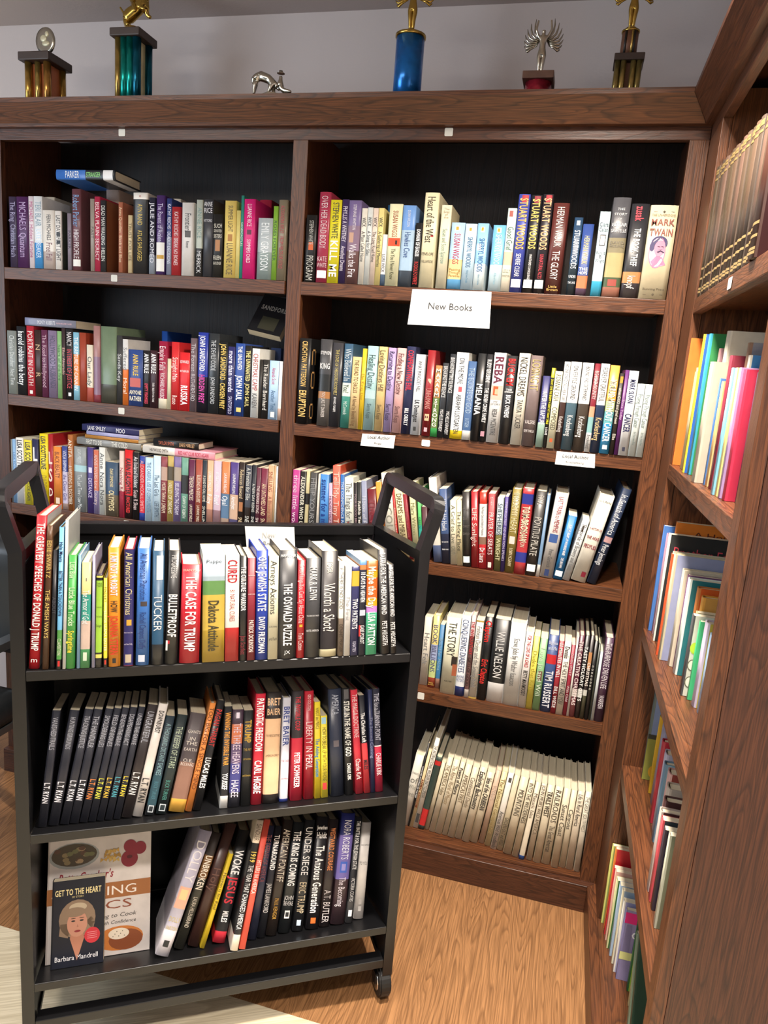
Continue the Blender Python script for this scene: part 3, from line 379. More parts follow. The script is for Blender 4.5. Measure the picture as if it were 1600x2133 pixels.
('B', 'L3', -1.6026, 0.003, 0.9835, 0.0, 0.0186, 0.2415, 0.1594, 'h', 'a81f28', '!#f0d8c8 ^L/S/D@20-90', 'red hardcover with big cream letters beside DADDYS GIRL on the third left shelf', {}),
('B', 'L3', -1.5777, 0.003, 0.9835, 0.0, 0.0284, 0.2043, 0.1226, 'p', 'e88a3a', '#7a3a18 BLACK BEAUTY@8-50', 'orange paperback titled BLACK BEAUTY on the third left shelf', {'a': '.82,.92,.25,.75,f0d8c0'}),
('B', 'L3', -1.5496, 0.003, 0.9835, 0.0, 0.0191, 0.2088, 0.1253, 'p', '3a4a90@0.4,c8c0d8@0.9,a89088', '#e8e8f8 VIOLA SHIPMAN|#554488 the Clover Girls', 'purple and light grey paperback titled the Clover Girls on the third left shelf', {}),
('B', 'L3', -1.5288, 0.003, 0.9835, 0.0, 0.0197, 0.2468, 0.1629, 'h', 'a86838', '#f0e0c8 ANITA@6-30|A WEDDING IN DECEMBER@40-92', 'salmon hardcover titled A WEDDING IN DECEMBER on the third left shelf', {}),
('B', 'L3', -1.4941, 0.003, 0.9835, 0.0, 0.0454, 0.2119, 0.1399, 'h', '8f9698@0.28,a8d0d8@0.38,8f9698', '#dfe4e4 LUIS MILLS@4-24|The Last Time I saw Me@42-94', 'grey and light blue hardcover titled The Last Time I saw Me, third left shelf', {}),
('B', 'L3', -1.4548, 0.003, 0.9835, 0.0, 0.0208, 0.2142, 0.1285, 'p', '4a3a80', '#d8d0f0 DISTANCE@46-76', 'purple paperback titled DISTANCE on the third left shelf', {'a': '.3,.38,.2,.8,e0d8f0'}),
('B', 'L3', -1.4336, 0.003, 0.9835, 0.0, 0.0173, 0.2076, 0.1246, 'p', 'c87058@0.63,8a80a8', '#e8d0c8 ANNE RIVERS|Low Country', 'salmon and mauve paperback titled Low Country on the third left shelf', {}),
('B', 'L3', -1.4112, 0.003, 0.9835, 0.0, 0.022, 0.2185, 0.1311, 'p', 'd8dcd8', '#666666 Anne|#444444 Nora Nora', 'white paperback titled Nora Nora on the third left shelf', {}),
('B', 'L3', -1.3767, 0.003, 0.9835, 0.0, 0.043, 0.1753, 0.1052, 'p', '3a5068@0.6,6a6050', '!#e0d0a0 DAN SIMMONS@12-46|!OLYMPOS@52-90', 'navy and brown paperback titled OLYMPOS on the third left shelf', {}),
('B', 'L3', -1.3413, 0.003, 0.9835, 0.0, 0.0156, 0.2142, 0.1285, 'p', 'd8c0b8@0.6,a83048', '#a02838 Nothing Rash', 'light grey and dark red paperback titled Nothing Rash on the third left shelf', {}),
('B', 'L3', -1.3169, 0.003, 0.9835, 0.0, 0.029, 0.2201, 0.1453, 'h', 'd02428@0.66,2a1c1d', '!#2a1416 KARIN SLAUGHTER@12-64|!#e03030 FRACTURED@68-92', 'red and black hardcover titled FRACTURED on the third left shelf', {}),
('B', 'L3', -1.2894, 0.003, 0.9835, 0.0, 0.0221, 0.2163, 0.1298, 'p', '1d1b1d', '#f0f0f0 An Isolated Incident|#e8d0d0 Susan R Sloan', 'black paperback titled An Isolated Incident on the third left shelf', {}),
('B', 'L3', -1.2673, 0.003, 0.9835, 0.0, 0.018, 0.2059, 0.1235, 'p', '2a3f9a@0.12,d02a3a@0.88,2a3f9a', '#f0b0b0 ALEXANDER MCCALL SMITH', 'blue and red paperback left of two pale blue spines on the third left shelf', {}),
('B', 'L3', -1.243, 0.003, 0.9835, 0.0, 0.0279, 0.2033, 0.122, 'p', 'b8d4e8', '#6a8aa8 THE CAREFUL USE OF COMPLIMENTS', 'light blue paperback titled THE CAREFUL USE OF COMPLIMENTS on the third left shelf', {}),
('B', 'L3', -1.2151, 0.003, 0.9835, 0.0, 0.0251, 0.2122, 0.1273, 'p', 'c4dcec', '#445566 The Last Girls@28-60|LEE SMITH@68-92', 'light blue paperback titled The Last Girls on the third left shelf', {}),
('B', 'L3', -1.1904, 0.003, 0.9835, 0.0, 0.0217, 0.212, 0.1272, 'p', '8a4048@0.15,c0a090@0.35,8a3f46', '#f0d8c0 MORE THAN A DREAM@38-84', 'dark red and tan paperback titled MORE THAN A DREAM on the third left shelf', {}),
('B', 'L3', -1.1681, 0.003, 0.9835, 0.0, 0.0203, 0.2162, 0.1297, 'p', 'b8a058@0.15,5a5040@0.35,b8a058', '#f0e8c8 VALLEY OF DREAMS@38-84', 'tan and dark grey paperback titled VALLEY OF DREAMS on the third left shelf', {}),
('B', 'L3', -1.1443, 0.003, 0.9835, 0.0, 0.0247, 0.2167, 0.13, 'p', '7a6a98@0.15,b0a090@0.35,7a6a98', '#e8e0f0 BELIEVING THE DREAM@38-84', 'mauve and light grey paperback titled BELIEVING THE DREAM on the third left shelf', {}),
('B', 'L3', -1.1193, 0.003, 0.9835, 0.0, 0.0227, 0.2165, 0.1299, 'p', '6a9a88@0.25,2f3030@0.52,6a9a88', '#e8f4e8 DAWN OF REBIRTH@56-88', 'teal and black paperback titled DAWN OF REBIRTH on the third left shelf', {}),
('B', 'L3', -1.0951, 0.003, 0.9835, 0.0, 0.0219, 0.2134, 0.128, 'p', '5a2040', '#f0e0c8 TENDER MERCIES@24-60|LAURAINE SNELLING@66-96', 'maroon paperback titled TENDER MERCIES on the third left shelf', {}),
('B', 'L3', -1.071, 0.003, 0.9835, 0.0, 0.0224, 0.2159, 0.1295, 'p', '9a4a38', '#f0e0c8 BLESSING IN DISGUISE@22-62|LAURAINE SNELLING@66-96', 'salmon paperback titled BLESSING IN DISGUISE on the third left shelf', {}),
('B', 'L3', -1.0518, 0.003, 0.9835, 0.0, 0.0134, 0.2156, 0.1293, 'p', '28323c', '#e0e0d0 A LAND TO CALL HOME@22-60|SNELLING@66-96', 'navy paperback titled A LAND TO CALL HOME on the third left shelf', {}),
('B', 'L3', -1.033, 0.003, 0.9835, 0.0, 0.0203, 0.2172, 0.1303, 'p', 'd8a888@0.7,a87868', '#ffffff LAURAINE SNELLING@16-44|Ruby@48-62', 'tan and salmon paperback titled Ruby on the third left shelf', {}),
('B', 'L3', -1.0086, 0.003, 0.9835, 0.0, 0.0247, 0.2178, 0.1307, 'p', 'c8b0c0@0.7,907078', '#ffffff LAURAINE SNELLING@16-44|Pearl@48-62', 'light grey and mauve paperback titled Pearl on the third left shelf', {}),
('B', 'L3', -0.9812, 0.003, 0.9835, 0.0, 0.0264, 0.2184, 0.131, 'p', 'c87848@0.45,5a7898@0.8,a89080', '#ffffff LAURAINE SNELLING@16-44|Opal@48-62', 'salmon and grey paperback titled Opal on the third left shelf', {}),
('B', 'L3', -0.9524, 0.003, 0.9835, 0.0, 0.0275, 0.2197, 0.1318, 'p', '4a3a7a@0.45,c8a890@0.8,504a70', '#ffffff LAURAINE SNELLING@16-44|Amethyst@48-66', 'purple and tan paperback titled Amethyst on the third left shelf', {}),
('B', 'L3', -0.9284, 0.003, 0.9835, 0.0, 0.018, 0.2228, 0.1337, 'p', '2a1f1c', '#e0c8a0 Rebeccas Reward@10-50|SNELLING@76-96', 'black paperback titled Rebeccas Reward on the third left shelf', {'a': '.55,.68,.15,.85,a87048'}),
('B', 'L3', -0.9063, 0.003, 0.9835, 0.0, 0.0198, 0.2166, 0.1299, 'p', '3a3e48@0.6,2a1f1a', '#d8d8d0 A Promise for Ellie@4-50|SNELLING@72-96', 'dark grey and black paperback titled A Promise for Ellie on the third left shelf', {}),
('B', 'L3', -0.8878, 0.003, 0.9835, 0.0, 0.0136, 0.2189, 0.1313, 'p', '20222a', '#d8d8d0 A NEW DAY RISING@26-66|SNELLING@72-96', 'black paperback titled A NEW DAY RISING on the third left shelf', {}),
('B', 'L3', -0.873, 0.003, 0.9835, 0.0, 0.0135, 0.2121, 0.1272, 'p', '5a2a38', '#e8d8d0 THE REAPERS SONG@26-66|SNELLING@72-96', 'maroon paperback titled THE REAPERS SONG on the third left shelf', {}),
('B', 'L3', -0.8546, 0.003, 0.9835, 0.0, 0.0208, 0.212, 0.1272, 'p', '6a2438', '#e8d0a8 AN UNTAMED LAND@22-68|SNELLING@72-96', 'maroon paperback titled AN UNTAMED LAND on the third left shelf', {}),
('B', 'L3', -0.8337, 0.003, 0.9835, 0.0, 0.0174, 0.2234, 0.1341, 'p', 'c89a78', '#a86a50 SNELLING@8-36|A Blessing to Cherish@42-92', 'tan paperback titled A Blessing to Cherish on the third left shelf', {}),
('B', 'L3', -0.8215, 0.003, 0.9835, 0.0, 0.006, 0.2242, 0.1345, 'p', 'b0906a', '', 'plain tan spine just right of A Blessing to Cherish on the third left shelf', {}),
('B', 'L3', -0.815, 0.003, 0.9835, 0.0, 0.006, 0.2225, 0.1335, 'p', 'd8d8d0', '', 'plain white spine right of A Blessing to Cherish on the third left shelf', {}),
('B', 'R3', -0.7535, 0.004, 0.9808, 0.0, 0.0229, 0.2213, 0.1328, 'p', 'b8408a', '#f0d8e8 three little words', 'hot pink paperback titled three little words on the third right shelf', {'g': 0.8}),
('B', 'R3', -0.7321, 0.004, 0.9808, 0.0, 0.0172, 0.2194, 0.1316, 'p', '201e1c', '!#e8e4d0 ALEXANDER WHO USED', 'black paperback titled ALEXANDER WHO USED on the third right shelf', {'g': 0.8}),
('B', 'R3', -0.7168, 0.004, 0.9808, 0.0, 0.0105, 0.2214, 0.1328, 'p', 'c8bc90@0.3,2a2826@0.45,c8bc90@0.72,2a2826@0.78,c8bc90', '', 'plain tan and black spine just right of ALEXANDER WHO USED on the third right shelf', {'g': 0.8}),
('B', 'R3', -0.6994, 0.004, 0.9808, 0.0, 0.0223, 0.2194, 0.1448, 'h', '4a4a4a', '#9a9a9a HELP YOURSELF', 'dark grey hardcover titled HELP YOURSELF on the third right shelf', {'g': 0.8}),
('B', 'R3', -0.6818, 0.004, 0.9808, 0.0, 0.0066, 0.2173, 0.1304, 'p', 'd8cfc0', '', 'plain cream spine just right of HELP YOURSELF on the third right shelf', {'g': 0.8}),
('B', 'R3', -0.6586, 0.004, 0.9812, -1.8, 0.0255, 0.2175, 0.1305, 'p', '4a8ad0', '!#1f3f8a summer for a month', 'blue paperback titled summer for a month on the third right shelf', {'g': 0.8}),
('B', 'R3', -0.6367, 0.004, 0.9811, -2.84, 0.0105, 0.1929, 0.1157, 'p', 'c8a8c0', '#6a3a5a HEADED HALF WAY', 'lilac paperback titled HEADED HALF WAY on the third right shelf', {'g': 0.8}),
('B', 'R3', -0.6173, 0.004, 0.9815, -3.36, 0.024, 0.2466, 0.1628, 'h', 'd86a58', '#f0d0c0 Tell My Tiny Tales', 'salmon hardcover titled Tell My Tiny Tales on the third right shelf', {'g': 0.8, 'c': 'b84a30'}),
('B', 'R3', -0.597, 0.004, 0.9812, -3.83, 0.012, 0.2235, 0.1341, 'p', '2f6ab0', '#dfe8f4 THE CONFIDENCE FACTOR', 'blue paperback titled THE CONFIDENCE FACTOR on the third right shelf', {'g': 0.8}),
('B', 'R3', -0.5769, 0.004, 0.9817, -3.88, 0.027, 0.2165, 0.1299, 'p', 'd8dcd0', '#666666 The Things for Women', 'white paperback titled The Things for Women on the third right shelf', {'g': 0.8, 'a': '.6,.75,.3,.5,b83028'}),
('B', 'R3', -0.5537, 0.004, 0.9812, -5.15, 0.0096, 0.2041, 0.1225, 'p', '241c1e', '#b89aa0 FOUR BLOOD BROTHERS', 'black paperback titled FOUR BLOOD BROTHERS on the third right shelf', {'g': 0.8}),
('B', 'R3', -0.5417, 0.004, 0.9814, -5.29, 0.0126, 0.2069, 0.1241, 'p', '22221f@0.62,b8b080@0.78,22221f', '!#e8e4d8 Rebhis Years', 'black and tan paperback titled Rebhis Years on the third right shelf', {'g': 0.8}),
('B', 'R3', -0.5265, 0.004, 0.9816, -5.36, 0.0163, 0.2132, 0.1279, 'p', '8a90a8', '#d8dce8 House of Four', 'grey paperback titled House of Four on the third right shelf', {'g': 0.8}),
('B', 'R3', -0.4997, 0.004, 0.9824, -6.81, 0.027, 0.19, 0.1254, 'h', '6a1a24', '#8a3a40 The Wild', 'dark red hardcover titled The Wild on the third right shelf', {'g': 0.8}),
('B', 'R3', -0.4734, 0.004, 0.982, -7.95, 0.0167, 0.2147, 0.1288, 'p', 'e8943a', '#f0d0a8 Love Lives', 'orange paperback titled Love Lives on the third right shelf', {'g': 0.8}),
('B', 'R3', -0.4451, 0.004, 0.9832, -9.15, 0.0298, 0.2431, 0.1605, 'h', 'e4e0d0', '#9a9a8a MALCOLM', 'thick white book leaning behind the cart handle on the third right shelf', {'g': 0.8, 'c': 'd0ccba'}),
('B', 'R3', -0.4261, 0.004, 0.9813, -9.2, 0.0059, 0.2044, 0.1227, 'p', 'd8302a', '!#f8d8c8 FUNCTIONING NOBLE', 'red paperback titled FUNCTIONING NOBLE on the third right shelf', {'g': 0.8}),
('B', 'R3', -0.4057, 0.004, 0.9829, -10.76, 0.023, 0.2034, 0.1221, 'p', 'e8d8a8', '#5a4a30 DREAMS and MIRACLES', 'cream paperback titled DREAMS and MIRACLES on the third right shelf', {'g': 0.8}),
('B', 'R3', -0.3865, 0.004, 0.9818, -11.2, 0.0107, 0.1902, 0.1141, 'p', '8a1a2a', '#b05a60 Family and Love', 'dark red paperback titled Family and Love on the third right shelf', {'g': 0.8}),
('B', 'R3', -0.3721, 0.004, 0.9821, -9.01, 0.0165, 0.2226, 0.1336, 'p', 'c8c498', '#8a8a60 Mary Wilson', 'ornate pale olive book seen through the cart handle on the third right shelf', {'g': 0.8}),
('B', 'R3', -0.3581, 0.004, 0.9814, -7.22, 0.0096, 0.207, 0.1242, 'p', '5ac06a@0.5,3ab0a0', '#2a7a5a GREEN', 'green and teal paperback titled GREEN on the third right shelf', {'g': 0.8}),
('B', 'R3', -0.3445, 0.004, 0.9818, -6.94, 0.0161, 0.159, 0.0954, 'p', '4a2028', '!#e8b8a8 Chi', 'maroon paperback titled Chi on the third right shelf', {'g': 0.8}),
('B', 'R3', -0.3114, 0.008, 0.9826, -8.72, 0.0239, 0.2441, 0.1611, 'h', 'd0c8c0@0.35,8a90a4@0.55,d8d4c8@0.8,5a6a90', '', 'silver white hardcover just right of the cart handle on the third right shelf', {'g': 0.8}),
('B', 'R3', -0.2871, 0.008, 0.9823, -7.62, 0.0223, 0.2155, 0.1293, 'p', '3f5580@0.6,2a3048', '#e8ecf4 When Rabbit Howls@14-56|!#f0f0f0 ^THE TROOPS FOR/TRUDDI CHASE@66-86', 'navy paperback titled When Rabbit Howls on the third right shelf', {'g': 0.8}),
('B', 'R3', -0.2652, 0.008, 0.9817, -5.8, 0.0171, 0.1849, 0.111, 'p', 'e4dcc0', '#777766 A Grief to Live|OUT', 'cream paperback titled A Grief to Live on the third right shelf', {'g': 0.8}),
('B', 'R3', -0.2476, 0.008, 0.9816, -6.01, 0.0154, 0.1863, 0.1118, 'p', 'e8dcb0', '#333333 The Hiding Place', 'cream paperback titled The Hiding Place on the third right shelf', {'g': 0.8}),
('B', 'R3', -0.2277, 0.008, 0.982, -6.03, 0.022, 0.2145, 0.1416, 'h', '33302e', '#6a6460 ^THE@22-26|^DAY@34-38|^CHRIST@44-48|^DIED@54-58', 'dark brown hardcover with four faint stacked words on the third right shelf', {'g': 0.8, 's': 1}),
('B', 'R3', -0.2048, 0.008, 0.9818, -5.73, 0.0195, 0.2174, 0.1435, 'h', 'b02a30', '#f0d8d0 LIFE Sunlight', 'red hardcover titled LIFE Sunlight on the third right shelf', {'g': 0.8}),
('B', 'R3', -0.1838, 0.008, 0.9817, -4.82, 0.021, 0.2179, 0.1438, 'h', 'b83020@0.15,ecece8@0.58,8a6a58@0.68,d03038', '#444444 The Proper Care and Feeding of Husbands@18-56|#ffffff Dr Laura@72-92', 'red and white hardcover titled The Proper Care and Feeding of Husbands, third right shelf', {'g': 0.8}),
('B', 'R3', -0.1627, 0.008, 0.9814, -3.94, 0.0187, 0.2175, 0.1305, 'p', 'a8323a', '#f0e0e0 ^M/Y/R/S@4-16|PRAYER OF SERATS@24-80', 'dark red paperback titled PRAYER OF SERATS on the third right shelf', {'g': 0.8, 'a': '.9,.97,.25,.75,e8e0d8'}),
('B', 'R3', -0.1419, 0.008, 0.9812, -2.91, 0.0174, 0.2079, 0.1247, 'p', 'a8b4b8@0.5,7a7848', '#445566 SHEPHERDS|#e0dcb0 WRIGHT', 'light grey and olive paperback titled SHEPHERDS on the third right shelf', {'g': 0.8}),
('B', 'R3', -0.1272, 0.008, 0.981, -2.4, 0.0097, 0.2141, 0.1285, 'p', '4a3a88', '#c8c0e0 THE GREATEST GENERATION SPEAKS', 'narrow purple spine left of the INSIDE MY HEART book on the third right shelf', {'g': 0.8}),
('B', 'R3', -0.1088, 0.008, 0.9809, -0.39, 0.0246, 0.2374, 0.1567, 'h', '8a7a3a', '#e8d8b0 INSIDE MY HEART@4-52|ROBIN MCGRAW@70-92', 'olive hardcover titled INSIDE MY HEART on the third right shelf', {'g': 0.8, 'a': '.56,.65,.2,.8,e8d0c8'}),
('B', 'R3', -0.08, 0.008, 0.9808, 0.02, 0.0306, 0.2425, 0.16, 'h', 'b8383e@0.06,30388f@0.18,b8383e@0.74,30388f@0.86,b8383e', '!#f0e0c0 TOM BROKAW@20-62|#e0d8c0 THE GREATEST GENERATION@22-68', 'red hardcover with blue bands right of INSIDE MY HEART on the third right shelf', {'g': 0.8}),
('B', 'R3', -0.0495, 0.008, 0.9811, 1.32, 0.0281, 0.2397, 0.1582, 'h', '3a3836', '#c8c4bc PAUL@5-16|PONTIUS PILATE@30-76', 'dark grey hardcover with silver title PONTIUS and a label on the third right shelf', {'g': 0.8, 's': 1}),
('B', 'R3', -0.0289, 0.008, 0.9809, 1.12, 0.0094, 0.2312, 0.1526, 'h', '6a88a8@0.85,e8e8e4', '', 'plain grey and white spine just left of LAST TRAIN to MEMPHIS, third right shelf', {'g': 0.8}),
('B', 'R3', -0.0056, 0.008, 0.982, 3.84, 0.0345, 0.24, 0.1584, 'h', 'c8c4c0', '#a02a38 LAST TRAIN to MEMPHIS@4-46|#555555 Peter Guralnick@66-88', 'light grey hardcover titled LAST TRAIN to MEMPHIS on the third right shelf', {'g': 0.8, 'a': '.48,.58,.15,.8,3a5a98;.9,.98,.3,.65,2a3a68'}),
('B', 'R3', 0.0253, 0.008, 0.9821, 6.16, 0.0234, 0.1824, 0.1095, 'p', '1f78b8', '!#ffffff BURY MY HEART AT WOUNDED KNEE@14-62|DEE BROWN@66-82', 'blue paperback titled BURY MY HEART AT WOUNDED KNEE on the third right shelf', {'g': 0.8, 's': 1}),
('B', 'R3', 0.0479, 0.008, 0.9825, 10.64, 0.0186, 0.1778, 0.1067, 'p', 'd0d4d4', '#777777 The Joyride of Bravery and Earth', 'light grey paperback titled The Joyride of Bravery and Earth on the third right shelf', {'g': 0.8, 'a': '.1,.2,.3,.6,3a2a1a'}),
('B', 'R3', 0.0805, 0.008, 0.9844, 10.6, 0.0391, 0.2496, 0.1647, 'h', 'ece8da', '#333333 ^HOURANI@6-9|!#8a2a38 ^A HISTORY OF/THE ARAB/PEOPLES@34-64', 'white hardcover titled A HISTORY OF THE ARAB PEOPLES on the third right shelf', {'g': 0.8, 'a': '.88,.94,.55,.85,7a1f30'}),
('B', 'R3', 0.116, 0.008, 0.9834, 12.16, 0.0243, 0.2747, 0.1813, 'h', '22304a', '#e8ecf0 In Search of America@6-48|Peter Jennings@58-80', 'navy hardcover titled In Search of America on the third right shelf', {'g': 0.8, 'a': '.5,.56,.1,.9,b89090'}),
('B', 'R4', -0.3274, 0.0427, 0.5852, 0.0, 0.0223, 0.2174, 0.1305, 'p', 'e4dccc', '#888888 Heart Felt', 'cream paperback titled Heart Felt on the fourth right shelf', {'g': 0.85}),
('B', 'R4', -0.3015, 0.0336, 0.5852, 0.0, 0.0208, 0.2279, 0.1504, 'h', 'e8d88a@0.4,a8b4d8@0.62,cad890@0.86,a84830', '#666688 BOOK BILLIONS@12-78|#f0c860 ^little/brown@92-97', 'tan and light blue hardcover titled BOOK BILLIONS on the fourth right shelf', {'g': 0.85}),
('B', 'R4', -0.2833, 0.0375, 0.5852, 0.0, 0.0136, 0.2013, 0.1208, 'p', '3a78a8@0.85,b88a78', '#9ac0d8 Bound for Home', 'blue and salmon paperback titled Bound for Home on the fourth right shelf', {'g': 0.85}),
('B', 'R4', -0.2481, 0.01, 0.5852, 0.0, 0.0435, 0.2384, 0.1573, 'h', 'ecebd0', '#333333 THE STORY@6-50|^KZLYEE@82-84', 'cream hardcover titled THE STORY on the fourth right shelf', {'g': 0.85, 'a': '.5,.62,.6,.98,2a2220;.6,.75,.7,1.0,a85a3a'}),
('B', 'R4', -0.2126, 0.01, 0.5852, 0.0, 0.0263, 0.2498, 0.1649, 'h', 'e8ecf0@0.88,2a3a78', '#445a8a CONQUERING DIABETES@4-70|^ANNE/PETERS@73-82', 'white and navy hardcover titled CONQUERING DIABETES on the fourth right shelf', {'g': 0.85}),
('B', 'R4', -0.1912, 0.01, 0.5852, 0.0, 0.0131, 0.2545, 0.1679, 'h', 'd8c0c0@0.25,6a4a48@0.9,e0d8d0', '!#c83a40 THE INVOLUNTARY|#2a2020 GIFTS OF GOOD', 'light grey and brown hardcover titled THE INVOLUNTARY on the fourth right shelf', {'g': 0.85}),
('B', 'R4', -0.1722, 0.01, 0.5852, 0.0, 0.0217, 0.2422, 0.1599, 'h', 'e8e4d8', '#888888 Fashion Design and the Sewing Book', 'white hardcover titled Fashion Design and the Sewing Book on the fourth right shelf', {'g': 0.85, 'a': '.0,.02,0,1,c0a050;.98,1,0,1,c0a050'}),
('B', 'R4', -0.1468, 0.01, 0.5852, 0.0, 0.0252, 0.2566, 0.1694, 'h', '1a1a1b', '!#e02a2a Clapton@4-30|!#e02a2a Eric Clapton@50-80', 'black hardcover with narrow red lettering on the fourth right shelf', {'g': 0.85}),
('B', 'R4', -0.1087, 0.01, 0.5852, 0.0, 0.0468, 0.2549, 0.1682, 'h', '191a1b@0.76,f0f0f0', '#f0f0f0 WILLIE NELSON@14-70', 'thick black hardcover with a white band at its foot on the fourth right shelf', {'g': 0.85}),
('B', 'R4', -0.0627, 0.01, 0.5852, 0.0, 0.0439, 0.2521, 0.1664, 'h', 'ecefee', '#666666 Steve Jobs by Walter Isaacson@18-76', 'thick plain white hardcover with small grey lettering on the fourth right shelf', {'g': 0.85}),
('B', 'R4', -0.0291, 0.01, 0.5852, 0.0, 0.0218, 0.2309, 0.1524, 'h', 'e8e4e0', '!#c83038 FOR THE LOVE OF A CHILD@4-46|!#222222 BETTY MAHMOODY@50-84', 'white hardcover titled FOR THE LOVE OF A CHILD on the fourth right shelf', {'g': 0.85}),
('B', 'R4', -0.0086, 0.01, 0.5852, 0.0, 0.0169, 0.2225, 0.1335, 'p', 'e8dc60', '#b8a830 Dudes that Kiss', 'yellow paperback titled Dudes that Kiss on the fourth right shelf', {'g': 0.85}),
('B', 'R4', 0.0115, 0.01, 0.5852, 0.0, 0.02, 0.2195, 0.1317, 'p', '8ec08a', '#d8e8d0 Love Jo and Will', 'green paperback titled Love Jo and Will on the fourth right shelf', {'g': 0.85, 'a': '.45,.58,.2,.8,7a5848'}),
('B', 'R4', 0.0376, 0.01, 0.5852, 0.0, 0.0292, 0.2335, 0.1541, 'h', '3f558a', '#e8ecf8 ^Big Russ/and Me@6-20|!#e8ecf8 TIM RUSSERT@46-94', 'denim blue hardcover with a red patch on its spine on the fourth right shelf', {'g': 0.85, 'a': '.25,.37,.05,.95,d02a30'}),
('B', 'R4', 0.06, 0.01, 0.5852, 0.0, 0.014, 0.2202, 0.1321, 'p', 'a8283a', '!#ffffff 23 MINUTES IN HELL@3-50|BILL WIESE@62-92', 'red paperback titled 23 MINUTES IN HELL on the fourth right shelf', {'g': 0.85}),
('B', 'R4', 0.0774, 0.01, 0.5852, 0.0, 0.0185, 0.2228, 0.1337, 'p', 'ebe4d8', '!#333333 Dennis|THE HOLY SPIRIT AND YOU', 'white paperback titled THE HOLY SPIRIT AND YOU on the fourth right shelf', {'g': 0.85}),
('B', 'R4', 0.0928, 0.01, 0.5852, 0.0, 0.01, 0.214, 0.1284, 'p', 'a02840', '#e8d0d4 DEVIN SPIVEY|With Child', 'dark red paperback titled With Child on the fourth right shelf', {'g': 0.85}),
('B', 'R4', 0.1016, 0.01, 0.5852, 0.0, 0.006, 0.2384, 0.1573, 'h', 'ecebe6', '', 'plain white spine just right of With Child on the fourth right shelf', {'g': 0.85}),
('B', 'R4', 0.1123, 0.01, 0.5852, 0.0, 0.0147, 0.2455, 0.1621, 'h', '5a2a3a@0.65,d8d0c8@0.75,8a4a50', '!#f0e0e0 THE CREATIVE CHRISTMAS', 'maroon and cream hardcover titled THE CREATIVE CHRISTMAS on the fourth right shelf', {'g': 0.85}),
('B', 'R4', 0.1271, 0.01, 0.5852, 0.0, 0.0134, 0.2483, 0.1638, 'h', '1f1d1e@0.65,d8d8d0@0.75,2a2220', '!#ffffff TASTY HOLIDAY GIFTS', 'black and white hardcover titled TASTY HOLIDAY GIFTS on the fourth right shelf', {'g': 0.85}),
('B', 'R4', 0.1403, 0.01, 0.5852, 0.0, 0.0114, 0.2507, 0.1655, 'h', '2a2224@0.65,d0d0c8@0.72,4a4a38', '!#f0e8e0 CHRISTMAS', 'black and light grey hardcover titled CHRISTMAS on the fourth right shelf', {'g': 0.85, 'a': '.2,.4,.1,.9,c89060'}),
('B', 'R4', 0.1524, 0.01, 0.5852, 0.0, 0.0106, 0.2366, 0.1562, 'h', '1f1f1f', '#e8e8e0 o o o o o o o o', 'black book with pale dots right of the CHRISTMAS spine on the fourth right shelf', {'g': 0.85}),
('B', 'R4', 0.1619, 0.01, 0.5852, 0.0, 0.0061, 0.2306, 0.1522, 'h', '3a4038', '', 'plain dark grey spine right of CHRISTMAS on the fourth right shelf', {'g': 0.85}),
('B', 'R4', 0.1695, 0.01, 0.5852, 0.0, 0.0076, 0.2073, 0.1244, 'p', 'c8d0d4', '', 'silver comb bound notebook beside THE PURPOSE DRIVEN on the fourth right shelf', {'g': 0.85}),
('B', 'R4', 0.1859, 0.01, 0.5852, 0.0, 0.0231, 0.2515, 0.166, 'h', '4a3048', '#e8e0e8 THE PURPOSE DRIVEN LIFE@6-60|WARREN@68-84', 'plum hardcover titled THE PURPOSE DRIVEN LIFE on the fourth right shelf', {'g': 0.85}),
('B', 'R5', -0.3501, 0.051, 0.0959, 7.67, 0.0273, 0.2538, 0.1675, 'h', 'dcd8ca', '#888880 ^Treasury/of/Wild/Birds@20-60', 'white hardcover leaning at the left end beside the cart on the bottom right shelf', {}),
('B', 'R5', -0.3327, 0.0516, 0.0945, 7.75, 0.0059, 0.3014, 0.1989, 'h', '1f1e20', '!#ffffff UNSOLVED MYSTERIES OF THE PAST', 'black hardcover titled UNSOLVED MYSTERIES OF THE PAST on the bottom right shelf', {}),
('B', 'R5', -0.3242, 0.0506, 0.0948, 7.89, 0.0101, 0.2745, 0.1811, 'h', 'd8c498', '!#8a3a20 ANIMAL KINGDOM@34-76', 'tan hardcover titled ANIMAL KINGDOM on the bottom right shelf', {}),
('B', 'R5', -0.3107, 0.0515, 0.0952, 7.98, 0.0153, 0.3245, 0.2142, 'h', 'e4dfd2', '#55504a THE INTERNATIONAL WILDLIFE ENCYCLOPEDIA@8-66', 'cream hardcover titled THE INTERNATIONAL WILDLIFE ENCYCLOPEDIA on the bottom right shelf', {'a': '.84,.94,.2,.8,404040'}),
('B', 'R5', -0.2922, 0.0513, 0.0955, 8.02, 0.0194, 0.2598, 0.1715, 'h', '3a4a44@0.05,c83030@0.11,3a4a44@0.72,c83030@0.95,3a4a44', '', 'dark green spine with two red blocks on the bottom right shelf', {}),
('B', 'R5', -0.2754, 0.0562, 0.095, 8.14, 0.0129, 0.244, 0.161, 'h', 'cfc4a8', '', 'plain cream spine just left of THE AMERICA Valley on the bottom right shelf', {}),
('B', 'R5', -0.257, 0.0503, 0.0953, 7.7, 0.0177, 0.2691, 0.1776, 'h', 'd8ceb4', '#8a7a58 THE AMERICA Valley@10-50', 'cream hardcover titled THE AMERICA Valley on the bottom right shelf', {}),
